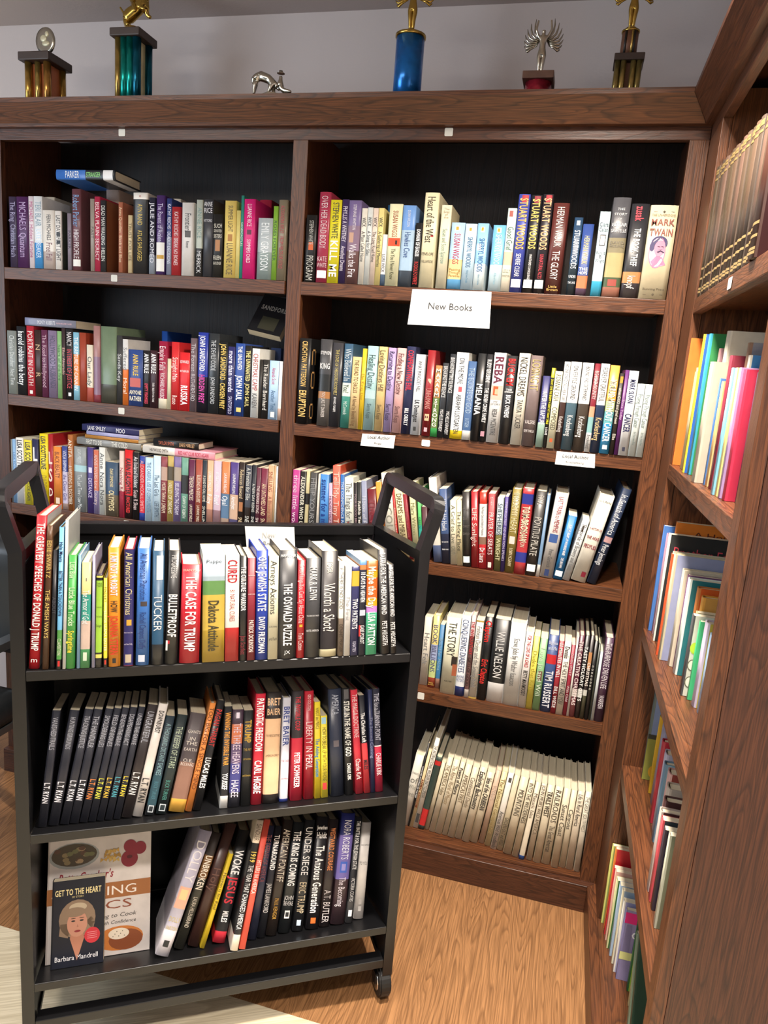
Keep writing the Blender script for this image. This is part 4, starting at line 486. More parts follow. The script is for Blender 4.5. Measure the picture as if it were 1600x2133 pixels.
('B', 'R5', -0.2359, 0.0477, 0.0955, 7.65, 0.0215, 0.267, 0.1762, 'h', 'd8ceb4', '#a08a68 The Alpine World of Majesty@8-60', 'cream hardcover titled The Alpine World of Majesty on the bottom right shelf', {}),
('B', 'R5', -0.2155, 0.0484, 0.0951, 7.53, 0.0158, 0.2632, 0.1737, 'h', 'd4cab0', '!#333333 Powers of Nature@8-44', 'cream hardcover titled Powers of Nature on the bottom right shelf', {}),
('B', 'R5', -0.195, 0.0442, 0.0954, 7.34, 0.0208, 0.2613, 0.1725, 'h', 'd8ceb4', '#776650 AMERICAS PAST@14-52', 'cream hardcover titled AMERICAS PAST on the bottom right shelf', {}),
('B', 'R5', -0.173, 0.0456, 0.0954, 7.34, 0.0207, 0.2555, 0.1687, 'h', 'd2c8b0', '#887a68 Continental Divide@14-56', 'cream hardcover titled Continental Divide on the bottom right shelf', {}),
('B', 'R5', -0.1484, 0.039, 0.0955, 6.98, 0.0227, 0.2648, 0.1748, 'h', 'd8ceb4', '!#333333 Exploring Backcountry@6-56', 'cream hardcover titled Exploring Backcountry on the bottom right shelf', {}),
('B', 'R5', -0.1242, 0.0446, 0.0955, 7.02, 0.0235, 0.2498, 0.1649, 'h', 'd8ceb4', '!#333333 Isles of the CARIBBEAN@8-54', 'cream hardcover titled Isles of the CARIBBEAN on the bottom right shelf', {}),
('B', 'R5', -0.0998, 0.0504, 0.095, 6.27, 0.0167, 0.2572, 0.1697, 'h', 'c8ae98', '#e0d0c0 VOYAGES@20-40', 'tan hardcover titled VOYAGES on the bottom right shelf', {}),
('B', 'R5', -0.0807, 0.044, 0.095, 6.06, 0.0171, 0.2613, 0.1725, 'h', 'd2c69a', '#a08a58 The National Geographic', 'tan spine between the rosy VOYAGES and white Woodlands spines on the bottom right shelf', {}),
('B', 'R5', -0.061, 0.0347, 0.095, 5.79, 0.0178, 0.2662, 0.1757, 'h', 'e2ded4', '#444444 Americas Wild Woodlands@50-98', 'white hardcover titled Americas Wild Woodlands on the bottom right shelf', {'a': '.06,.12,.3,.8,555555'}),
('B', 'R5', -0.042, 0.0377, 0.095, 5.74, 0.0173, 0.2613, 0.1724, 'h', 'd0c6aa', '#555044 GARDENS EAST and WEST@56-94', 'cream hardcover titled GARDENS EAST and WEST on the bottom right shelf', {}),
('B', 'R5', -0.0184, 0.0275, 0.0953, 5.41, 0.0245, 0.2662, 0.1757, 'h', 'd8ceb4', '#444038 MOUNTAINS@16-50', 'cream hardcover titled MOUNTAINS on the bottom right shelf', {}),
('B', 'R5', 0.0062, 0.0236, 0.0949, 4.96, 0.0183, 0.265, 0.1749, 'h', 'd8ceb4', '#444038 INTO THE WILDERNESS@4-56', 'cream hardcover titled INTO THE WILDERNESS on the bottom right shelf', {}),
('B', 'R5', 0.0255, 0.0179, 0.0948, 4.75, 0.0161, 0.2649, 0.1748, 'h', 'd4cab4@0.95,2a58a8', '#887a6a Majestic Isles@14-46', 'cream and blue hardcover titled Majestic Isles on the bottom right shelf', {}),
('B', 'R5', 0.0486, 0.0233, 0.0946, 3.47, 0.0161, 0.2604, 0.1719, 'h', 'd4cab4', '#776a58 JOHN MUIRS WILD AMERICA@2-66', 'cream spine lettered WILD AMERICA left of TRAILS WEST on the bottom right shelf', {}),
('B', 'R5', 0.0717, 0.0191, 0.0946, 2.78, 0.0216, 0.2633, 0.1738, 'h', 'd8ceb4', '!#444038 TRAILS WEST@8-40', 'cream hardcover titled TRAILS WEST on the bottom right shelf', {}),
('B', 'R5', 0.0971, 0.0222, 0.0946, 2.35, 0.0231, 0.2613, 0.1724, 'h', 'd8ceb4', '#444038 RAILROADS@4-46|The Great American@50-84', 'cream hardcover titled RAILROADS on the bottom right shelf', {}),
('B', 'R5', 0.1239, 0.0164, 0.0944, 1.5, 0.0206, 0.2646, 0.1746, 'h', 'd8ceb4', '#444038 Sunset Coast@20-60', 'cream hardcover titled Sunset Coast on the bottom right shelf', {}),
('B', 'R5', 0.1459, 0.0245, 0.0943, 1.08, 0.0174, 0.2581, 0.1703, 'h', 'd8ceb4', '#333333 Canyons@24-50', 'cream hardcover titled Canyons on the bottom right shelf', {}),
('B', 'R5', 0.1666, 0.0228, 0.0943, 0.88, 0.02, 0.2614, 0.1725, 'h', 'd2c6b0', '#333333 Life in Rural America@4-44', 'cream hardcover titled Life in Rural America on the bottom right shelf', {}),
('B', 'R5', 0.1886, 0.0216, 0.0942, 0.35, 0.0168, 0.2645, 0.1746, 'h', 'ddd6c4', '#8a8a80 THE GREAT SOUTHWEST@6-50', 'cream hardcover titled THE GREAT SOUTHWEST on the bottom right shelf', {}),
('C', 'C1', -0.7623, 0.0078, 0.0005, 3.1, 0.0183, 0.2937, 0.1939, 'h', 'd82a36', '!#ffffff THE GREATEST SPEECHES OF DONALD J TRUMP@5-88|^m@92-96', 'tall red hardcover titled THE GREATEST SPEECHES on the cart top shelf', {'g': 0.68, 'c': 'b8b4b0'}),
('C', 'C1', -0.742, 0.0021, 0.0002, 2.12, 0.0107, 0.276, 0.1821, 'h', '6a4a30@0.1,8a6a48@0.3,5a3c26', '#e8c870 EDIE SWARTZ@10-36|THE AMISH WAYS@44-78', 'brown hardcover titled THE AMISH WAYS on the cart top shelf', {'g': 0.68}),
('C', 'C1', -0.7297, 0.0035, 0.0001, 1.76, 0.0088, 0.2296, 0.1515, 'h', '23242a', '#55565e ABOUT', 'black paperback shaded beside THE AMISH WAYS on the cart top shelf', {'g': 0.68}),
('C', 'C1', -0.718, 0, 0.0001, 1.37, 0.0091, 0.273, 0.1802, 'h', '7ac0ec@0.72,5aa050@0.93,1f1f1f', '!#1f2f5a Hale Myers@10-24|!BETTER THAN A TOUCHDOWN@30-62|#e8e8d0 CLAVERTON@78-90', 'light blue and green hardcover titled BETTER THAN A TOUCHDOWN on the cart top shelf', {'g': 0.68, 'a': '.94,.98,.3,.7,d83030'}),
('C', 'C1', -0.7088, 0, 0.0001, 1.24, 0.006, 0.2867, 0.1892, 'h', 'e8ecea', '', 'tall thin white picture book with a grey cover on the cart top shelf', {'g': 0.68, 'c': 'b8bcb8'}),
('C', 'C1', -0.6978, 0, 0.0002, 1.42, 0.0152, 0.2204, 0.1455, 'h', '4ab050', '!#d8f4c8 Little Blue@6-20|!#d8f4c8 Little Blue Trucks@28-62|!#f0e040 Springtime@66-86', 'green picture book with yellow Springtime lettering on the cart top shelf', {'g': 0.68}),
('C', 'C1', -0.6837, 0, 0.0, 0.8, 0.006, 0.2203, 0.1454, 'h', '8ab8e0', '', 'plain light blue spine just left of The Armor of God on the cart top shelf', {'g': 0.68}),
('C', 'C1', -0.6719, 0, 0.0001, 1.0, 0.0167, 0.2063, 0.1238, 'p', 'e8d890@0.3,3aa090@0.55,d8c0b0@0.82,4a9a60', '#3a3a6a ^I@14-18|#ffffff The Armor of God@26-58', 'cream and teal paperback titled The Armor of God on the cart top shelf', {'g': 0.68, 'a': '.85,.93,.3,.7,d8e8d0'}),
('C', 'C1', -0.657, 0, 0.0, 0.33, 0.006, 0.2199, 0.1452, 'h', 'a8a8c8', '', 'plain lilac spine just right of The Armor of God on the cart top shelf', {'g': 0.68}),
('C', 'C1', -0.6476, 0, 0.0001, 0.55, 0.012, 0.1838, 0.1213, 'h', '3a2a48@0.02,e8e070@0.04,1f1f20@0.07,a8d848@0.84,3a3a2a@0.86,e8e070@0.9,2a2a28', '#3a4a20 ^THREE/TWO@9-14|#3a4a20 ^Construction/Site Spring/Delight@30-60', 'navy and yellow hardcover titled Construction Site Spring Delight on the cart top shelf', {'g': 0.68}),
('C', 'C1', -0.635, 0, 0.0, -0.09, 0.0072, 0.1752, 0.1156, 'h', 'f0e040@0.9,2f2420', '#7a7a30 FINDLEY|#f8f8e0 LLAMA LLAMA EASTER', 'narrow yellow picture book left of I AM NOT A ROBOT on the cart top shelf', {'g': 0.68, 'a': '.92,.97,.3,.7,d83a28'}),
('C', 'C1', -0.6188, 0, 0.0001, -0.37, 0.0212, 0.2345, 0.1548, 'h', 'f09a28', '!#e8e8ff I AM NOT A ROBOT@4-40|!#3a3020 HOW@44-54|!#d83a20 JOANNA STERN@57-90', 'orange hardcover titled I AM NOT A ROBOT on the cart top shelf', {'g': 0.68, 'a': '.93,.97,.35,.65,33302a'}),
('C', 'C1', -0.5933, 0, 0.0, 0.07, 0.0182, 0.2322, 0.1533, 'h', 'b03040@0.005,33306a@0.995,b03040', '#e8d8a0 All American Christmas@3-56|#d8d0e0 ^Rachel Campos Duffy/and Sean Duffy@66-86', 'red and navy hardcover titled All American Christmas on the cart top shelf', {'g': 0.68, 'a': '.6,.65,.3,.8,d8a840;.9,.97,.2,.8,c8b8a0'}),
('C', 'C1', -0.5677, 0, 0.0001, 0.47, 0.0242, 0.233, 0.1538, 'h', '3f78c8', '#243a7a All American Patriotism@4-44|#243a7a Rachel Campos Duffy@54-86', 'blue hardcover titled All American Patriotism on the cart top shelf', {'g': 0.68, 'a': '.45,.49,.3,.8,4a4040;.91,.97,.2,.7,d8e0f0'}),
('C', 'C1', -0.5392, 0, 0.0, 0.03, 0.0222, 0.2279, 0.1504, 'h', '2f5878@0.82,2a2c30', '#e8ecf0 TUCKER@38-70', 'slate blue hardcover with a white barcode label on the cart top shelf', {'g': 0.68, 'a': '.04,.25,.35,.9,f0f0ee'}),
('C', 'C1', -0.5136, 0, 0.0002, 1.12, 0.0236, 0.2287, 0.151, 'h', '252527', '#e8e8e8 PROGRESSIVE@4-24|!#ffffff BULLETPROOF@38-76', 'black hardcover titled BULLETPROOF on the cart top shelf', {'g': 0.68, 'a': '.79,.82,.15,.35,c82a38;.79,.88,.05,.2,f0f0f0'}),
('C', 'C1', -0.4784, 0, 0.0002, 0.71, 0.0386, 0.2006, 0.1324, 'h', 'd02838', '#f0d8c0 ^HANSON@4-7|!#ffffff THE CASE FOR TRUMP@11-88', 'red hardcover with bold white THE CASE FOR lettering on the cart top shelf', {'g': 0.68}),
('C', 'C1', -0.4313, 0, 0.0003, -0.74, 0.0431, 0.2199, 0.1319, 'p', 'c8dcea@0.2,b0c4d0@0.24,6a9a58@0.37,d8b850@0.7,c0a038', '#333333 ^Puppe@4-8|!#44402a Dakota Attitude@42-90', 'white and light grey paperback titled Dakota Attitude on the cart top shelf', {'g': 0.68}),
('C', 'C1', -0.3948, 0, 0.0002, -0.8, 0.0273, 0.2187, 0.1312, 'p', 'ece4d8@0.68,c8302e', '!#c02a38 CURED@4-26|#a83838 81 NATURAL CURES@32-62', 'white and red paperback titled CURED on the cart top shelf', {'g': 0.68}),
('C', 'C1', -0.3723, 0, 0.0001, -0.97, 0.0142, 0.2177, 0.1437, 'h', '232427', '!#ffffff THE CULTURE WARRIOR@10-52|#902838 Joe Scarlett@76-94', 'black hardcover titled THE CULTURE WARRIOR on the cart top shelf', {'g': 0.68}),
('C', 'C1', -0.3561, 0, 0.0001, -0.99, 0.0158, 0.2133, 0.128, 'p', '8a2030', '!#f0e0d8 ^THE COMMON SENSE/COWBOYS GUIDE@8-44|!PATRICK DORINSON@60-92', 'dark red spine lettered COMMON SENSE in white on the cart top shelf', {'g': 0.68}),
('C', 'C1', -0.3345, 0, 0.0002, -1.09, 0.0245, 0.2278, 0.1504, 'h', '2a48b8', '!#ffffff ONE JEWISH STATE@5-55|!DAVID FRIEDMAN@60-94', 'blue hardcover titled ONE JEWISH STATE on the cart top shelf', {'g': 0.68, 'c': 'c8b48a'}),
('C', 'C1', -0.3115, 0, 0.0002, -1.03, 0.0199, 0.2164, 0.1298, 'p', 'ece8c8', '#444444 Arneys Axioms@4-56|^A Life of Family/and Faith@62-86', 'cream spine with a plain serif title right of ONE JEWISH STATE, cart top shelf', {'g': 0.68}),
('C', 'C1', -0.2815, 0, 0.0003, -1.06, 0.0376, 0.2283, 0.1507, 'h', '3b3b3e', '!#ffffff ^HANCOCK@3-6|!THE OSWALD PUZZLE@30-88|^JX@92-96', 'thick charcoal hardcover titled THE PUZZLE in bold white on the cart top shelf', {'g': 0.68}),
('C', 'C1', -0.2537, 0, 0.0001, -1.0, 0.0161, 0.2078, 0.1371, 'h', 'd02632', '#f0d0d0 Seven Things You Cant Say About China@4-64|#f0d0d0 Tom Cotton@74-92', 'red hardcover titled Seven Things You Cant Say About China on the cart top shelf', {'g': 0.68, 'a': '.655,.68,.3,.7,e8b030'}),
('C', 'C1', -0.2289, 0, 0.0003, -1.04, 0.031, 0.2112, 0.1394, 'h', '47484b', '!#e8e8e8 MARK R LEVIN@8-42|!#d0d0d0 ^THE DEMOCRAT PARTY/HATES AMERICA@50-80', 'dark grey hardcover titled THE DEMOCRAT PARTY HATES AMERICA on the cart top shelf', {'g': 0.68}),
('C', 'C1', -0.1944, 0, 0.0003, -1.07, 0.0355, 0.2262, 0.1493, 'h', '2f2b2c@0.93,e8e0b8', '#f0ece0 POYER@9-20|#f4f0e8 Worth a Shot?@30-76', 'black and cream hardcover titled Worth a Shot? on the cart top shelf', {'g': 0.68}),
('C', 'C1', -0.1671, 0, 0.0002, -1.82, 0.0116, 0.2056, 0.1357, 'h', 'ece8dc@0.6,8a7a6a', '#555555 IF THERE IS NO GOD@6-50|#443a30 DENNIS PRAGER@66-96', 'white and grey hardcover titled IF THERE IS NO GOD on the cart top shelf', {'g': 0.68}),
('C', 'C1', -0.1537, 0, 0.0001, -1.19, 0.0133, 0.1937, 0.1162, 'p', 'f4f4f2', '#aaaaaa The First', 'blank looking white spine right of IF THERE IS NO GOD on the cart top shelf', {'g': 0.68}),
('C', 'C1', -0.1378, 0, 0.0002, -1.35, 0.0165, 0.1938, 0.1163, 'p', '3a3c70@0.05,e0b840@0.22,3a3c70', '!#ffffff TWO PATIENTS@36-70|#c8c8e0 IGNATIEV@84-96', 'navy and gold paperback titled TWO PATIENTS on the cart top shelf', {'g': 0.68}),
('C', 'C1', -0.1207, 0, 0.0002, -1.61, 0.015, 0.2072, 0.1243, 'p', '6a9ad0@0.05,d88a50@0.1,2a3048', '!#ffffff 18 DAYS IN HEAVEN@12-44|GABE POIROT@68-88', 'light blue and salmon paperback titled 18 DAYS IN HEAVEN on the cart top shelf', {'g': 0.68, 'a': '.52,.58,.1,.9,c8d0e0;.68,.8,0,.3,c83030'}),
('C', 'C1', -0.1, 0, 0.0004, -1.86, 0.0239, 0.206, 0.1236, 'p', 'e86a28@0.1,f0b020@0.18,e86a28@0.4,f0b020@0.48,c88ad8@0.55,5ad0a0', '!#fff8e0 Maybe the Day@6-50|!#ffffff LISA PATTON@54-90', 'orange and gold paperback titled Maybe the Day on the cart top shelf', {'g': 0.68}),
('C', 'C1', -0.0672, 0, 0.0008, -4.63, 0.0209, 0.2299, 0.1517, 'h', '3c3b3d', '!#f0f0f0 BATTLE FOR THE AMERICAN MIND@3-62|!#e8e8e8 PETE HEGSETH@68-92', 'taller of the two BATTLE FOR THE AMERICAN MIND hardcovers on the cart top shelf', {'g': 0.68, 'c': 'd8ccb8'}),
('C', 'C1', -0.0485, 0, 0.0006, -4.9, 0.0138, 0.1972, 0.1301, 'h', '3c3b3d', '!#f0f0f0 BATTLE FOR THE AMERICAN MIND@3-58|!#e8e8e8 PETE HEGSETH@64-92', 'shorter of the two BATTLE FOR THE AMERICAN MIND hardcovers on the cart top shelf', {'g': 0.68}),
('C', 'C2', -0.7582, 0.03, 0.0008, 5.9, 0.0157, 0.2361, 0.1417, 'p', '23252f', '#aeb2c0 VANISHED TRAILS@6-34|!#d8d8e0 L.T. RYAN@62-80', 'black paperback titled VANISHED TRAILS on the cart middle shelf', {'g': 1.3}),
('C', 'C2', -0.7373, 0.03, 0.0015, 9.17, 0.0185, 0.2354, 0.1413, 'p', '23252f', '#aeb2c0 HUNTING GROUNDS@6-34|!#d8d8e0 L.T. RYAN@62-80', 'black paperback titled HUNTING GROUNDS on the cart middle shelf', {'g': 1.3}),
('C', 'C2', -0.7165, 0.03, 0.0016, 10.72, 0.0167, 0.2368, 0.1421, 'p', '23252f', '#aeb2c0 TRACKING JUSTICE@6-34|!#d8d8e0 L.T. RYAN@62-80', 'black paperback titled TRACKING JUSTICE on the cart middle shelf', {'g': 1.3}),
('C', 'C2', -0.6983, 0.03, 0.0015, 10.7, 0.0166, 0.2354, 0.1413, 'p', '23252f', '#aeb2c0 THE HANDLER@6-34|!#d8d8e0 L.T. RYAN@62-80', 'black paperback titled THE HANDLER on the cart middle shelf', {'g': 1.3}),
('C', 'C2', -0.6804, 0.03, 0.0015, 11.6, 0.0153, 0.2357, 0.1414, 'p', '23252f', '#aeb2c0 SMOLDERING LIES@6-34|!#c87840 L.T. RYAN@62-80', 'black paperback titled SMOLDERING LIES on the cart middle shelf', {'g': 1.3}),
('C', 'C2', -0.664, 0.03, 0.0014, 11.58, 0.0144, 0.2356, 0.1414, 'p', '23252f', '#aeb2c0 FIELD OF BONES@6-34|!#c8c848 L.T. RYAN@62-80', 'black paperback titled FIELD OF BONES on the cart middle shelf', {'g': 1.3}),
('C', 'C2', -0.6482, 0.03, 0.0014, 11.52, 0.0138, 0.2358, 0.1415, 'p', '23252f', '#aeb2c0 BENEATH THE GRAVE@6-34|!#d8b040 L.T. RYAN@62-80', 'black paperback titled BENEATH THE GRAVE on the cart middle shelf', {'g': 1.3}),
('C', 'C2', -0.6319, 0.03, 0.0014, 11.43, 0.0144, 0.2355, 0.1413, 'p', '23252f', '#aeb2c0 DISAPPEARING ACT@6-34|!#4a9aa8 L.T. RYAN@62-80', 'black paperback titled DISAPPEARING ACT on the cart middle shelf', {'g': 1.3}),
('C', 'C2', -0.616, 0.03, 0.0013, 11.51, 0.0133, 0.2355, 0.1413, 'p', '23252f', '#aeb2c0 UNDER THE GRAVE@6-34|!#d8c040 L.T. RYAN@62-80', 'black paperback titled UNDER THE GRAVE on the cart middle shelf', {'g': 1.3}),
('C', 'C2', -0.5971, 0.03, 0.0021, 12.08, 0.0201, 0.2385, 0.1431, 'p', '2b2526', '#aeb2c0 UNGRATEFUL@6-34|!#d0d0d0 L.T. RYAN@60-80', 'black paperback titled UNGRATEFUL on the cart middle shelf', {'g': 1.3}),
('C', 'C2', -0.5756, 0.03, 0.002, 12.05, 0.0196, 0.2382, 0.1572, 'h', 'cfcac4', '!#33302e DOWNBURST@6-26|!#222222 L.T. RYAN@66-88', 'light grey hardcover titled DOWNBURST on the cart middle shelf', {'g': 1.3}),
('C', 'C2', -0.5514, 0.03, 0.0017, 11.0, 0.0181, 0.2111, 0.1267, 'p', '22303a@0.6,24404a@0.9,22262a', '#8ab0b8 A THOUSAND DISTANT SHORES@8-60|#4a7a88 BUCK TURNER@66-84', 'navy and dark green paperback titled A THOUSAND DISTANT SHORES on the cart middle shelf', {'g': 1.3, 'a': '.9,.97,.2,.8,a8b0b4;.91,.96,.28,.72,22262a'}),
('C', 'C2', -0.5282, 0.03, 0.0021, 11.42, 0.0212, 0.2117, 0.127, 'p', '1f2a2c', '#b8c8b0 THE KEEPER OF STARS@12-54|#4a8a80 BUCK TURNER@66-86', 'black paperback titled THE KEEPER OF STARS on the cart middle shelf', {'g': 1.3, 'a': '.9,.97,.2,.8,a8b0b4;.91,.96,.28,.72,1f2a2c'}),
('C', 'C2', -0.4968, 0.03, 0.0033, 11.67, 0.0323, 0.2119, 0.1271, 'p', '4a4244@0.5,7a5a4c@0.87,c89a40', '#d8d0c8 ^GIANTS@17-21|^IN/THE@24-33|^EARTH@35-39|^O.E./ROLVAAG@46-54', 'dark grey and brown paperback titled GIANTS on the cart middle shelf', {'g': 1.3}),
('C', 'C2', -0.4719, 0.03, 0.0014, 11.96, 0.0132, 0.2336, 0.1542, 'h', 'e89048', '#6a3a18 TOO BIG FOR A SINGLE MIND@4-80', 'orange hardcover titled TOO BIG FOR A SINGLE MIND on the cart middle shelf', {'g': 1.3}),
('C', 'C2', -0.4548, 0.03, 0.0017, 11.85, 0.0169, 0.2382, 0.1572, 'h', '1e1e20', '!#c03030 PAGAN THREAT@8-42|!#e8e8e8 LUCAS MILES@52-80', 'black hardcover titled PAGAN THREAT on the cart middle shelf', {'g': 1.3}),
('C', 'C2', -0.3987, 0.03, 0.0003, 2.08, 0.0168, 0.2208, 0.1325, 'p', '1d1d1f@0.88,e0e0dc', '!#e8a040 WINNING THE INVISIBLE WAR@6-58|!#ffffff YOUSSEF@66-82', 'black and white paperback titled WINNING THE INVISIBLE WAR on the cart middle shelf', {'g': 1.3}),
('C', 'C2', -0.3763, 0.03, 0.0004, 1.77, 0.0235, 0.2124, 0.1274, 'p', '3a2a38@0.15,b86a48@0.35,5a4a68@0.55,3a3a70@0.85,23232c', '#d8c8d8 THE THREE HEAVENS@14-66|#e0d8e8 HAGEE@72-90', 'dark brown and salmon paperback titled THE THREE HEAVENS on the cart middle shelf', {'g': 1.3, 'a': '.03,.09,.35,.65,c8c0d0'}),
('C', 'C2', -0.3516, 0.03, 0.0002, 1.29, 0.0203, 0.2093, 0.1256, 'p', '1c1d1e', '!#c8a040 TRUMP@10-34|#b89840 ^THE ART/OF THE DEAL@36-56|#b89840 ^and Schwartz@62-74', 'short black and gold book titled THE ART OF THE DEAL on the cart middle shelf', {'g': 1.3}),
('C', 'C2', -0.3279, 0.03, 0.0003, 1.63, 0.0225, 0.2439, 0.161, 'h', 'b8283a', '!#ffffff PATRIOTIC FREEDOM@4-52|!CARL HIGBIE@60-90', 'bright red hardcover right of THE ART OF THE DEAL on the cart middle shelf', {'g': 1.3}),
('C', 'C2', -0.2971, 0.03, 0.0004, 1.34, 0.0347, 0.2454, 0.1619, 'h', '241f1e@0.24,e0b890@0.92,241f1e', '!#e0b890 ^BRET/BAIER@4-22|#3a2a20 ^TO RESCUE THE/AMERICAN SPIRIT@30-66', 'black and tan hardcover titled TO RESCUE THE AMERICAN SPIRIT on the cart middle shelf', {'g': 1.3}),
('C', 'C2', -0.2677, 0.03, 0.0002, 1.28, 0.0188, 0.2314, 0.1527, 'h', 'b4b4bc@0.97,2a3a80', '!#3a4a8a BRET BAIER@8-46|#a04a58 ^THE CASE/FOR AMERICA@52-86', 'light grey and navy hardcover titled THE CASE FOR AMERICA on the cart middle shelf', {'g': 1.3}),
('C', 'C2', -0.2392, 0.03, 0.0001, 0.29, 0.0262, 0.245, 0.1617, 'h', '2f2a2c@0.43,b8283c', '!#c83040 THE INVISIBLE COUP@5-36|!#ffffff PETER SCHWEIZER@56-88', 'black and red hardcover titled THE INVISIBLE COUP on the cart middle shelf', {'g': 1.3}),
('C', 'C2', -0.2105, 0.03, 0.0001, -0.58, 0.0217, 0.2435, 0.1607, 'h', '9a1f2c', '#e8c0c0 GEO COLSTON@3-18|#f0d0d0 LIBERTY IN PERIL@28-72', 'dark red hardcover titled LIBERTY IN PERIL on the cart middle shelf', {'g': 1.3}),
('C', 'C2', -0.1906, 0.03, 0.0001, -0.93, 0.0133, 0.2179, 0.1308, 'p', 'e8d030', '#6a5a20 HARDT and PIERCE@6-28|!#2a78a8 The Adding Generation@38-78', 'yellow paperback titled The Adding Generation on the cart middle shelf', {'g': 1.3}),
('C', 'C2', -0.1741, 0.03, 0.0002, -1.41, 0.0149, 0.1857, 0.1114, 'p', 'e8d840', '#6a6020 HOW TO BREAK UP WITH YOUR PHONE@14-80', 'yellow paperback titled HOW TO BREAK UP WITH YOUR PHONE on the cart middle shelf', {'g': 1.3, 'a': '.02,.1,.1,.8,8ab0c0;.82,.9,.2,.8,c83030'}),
('C', 'C2', -0.1443, 0.03, 0.0006, -2.36, 0.0311, 0.2445, 0.1614, 'h', '262c3c', '#a8b0c0 AMERICA@5-24', 'wide navy hardcover with an eagle emblem on its spine on the cart middle shelf', {'g': 1.3, 'a': '.48,.54,.3,.7,5a5458'}),
('C', 'C2', -0.1151, 0.03, 0.0005, -3.14, 0.0199, 0.2447, 0.1615, 'h', '1c1c1d', '!#e8e8e0 STOP IN THE NAME OF GOD@12-64|!CHARLIE KIRK@70-86', 'black hardcover titled STOP IN THE NAME OF GOD on the cart middle shelf', {'g': 1.3, 'a': '.01,.1,.25,.8,4a4a4c'}),
('C', 'C2', -0.092, 0.03, 0.0006, -4.16, 0.0169, 0.2399, 0.1583, 'h', 'b8303e', '#e8d0d0 THE MAGA DOCTRINE@4-46|#f0d8d8 Charlie Kirk@66-86', 'red hardcover titled THE MAGA DOCTRINE on the cart middle shelf', {'g': 1.3}),
('C', 'C2', -0.0736, 0.03, 0.0005, -4.52, 0.0135, 0.2271, 0.1363, 'p', '1f1f26@0.49,c03a40', '!#ffffff The Christian Left@18-48|!#33262a MILES@66-76', 'black and red paperback titled The Christian Left on the cart middle shelf', {'g': 1.3}),
('C', 'C2', -0.0596, 0.03, 0.0003, -2.78, 0.0105, 0.2375, 0.1568, 'h', '2a3050', '#8a90b0 The Second Coming', 'narrow dark blue spine left of TIME for a TURNING POINT on the cart middle shelf', {'g': 1.3}),
('C', 'C2', -0.0442, 0.03, 0.0005, -2.99, 0.0179, 0.2388, 0.1576, 'h', '2a2a36@0.55,d8d0d0@0.56,a82840', '#c8c8d8 TIME for a TURNING POINT@4-50|#e8d0d4 CHARLIE KIRK@62-84', 'black and light grey hardcover titled TIME for a TURNING POINT on the cart middle shelf', {'g': 1.3}),
('C', 'C3', -0.5222, 0.0198, 0.0051, 19.95, 0.0299, 0.2722, 0.1796, 'h', 'a8a4b4@0.55,98949f@0.8,d8d4dc', '#e8e4e8 DOLLY@8-42|#b8a868 ^DOLLY/PARTON@68-82', 'silver grey hardcover with a small portrait, leaning steeply on the cart bottom shelf', {'g': 1.4, 'a': '.46,.63,.1,.95,d8a890;.48,.56,.25,.8,e8d098;.88,.93,.3,.7,222222'}),
('C', 'C3', -0.4854, 0.0422, 0.0035, 18.7, 0.0216, 0.256, 0.169, 'h', '2a2422@0.2,6a4a2a@0.4,2b2b26', '!#e8e0d0 UNBROKEN@20-50|#d8d0c0 LAURA HILLENBRAND@56-82', 'black and brown hardcover titled UNBROKEN on the cart bottom shelf', {'g': 1.4}),
('C', 'C3', -0.4536, 0.0425, 0.0039, 17.84, 0.0252, 0.2724, 0.1798, 'h', '3a2420', '#6a4a40 Holy', 'plain dark brown leather book leaning right of UNBROKEN on the cart bottom shelf', {'g': 1.4}),
('C', 'C3', -0.4352, 0.0332, 0.0015, 17.96, 0.01, 0.2071, 0.1243, 'p', 'e8c830', '#5a4a18 Heaven is for Real@10-70', 'yellow paperback titled Heaven is for Real on the cart bottom shelf', {'g': 1.4}),
('C', 'C3', -0.398, 0.042, 0.0032, 13.52, 0.0278, 0.2477, 0.1635, 'h', '1b1b1d@0.9,b82a38', '!#ffffff WOKE@18-40|!#e03848 JESUS@42-66|!#ffffff MILES@72-82', 'black hardcover with WOKE in white and a red foot on the cart bottom shelf', {'g': 1.4}),
('C', 'C3', -0.3674, -0.0025, 0.0018, 11.94, 0.017, 0.2818, 0.186, 'h', 'e0d0b8@0.18,1c1c1e@0.88,e8e0d0', '#6a5a48 SANDLER@3-16|!#f0d060 1919@24-33|#f0f0f0 THE YEAR THAT CHANGED AMERICA@35-84', 'cream and black hardcover titled 1919 on the cart bottom shelf', {'g': 1.4}),
('C', 'C3', -0.3495, 0.0005, 0.0014, 11.75, 0.014, 0.2809, 0.1685, 'p', 'e85a48', '!#ffe0d8 HITLERS IN AMERICA@32-58', 'bright coral red spine lettered IN AMERICA on the cart bottom shelf', {'g': 1.4}),
('C', 'C3', -0.3229, 0.0352, 0.0017, 9.84, 0.0193, 0.2521, 0.1664, 'h', '23283c', '#8a4a50 THE DEFENSE OF AMERICA@8-50', 'navy hardcover titled THE DEFENSE OF AMERICA on the cart bottom shelf', {'g': 1.4}),
('C', 'C3', -0.3019, 0.0377, 0.0014, 9.54, 0.0174, 0.2483, 0.1639, 'h', '1d1f26', '!#ffffff TURNAROUND@8-40|#d8d8d8 JAMES LANKFORD@52-78', 'black hardcover titled TURNAROUND on the cart bottom shelf', {'g': 1.4}),
('C', 'C3', -0.2782, 0.0394, 0.002, 9.25, 0.0245, 0.2582, 0.1704, 'h', '2a2320', '#d8d0c0 AMERICAN PONTIFF@8-54|#c89a40 PAUL KENGOR@68-86', 'black hardcover titled AMERICAN PONTIFF on the cart bottom shelf', {'g': 1.4}),
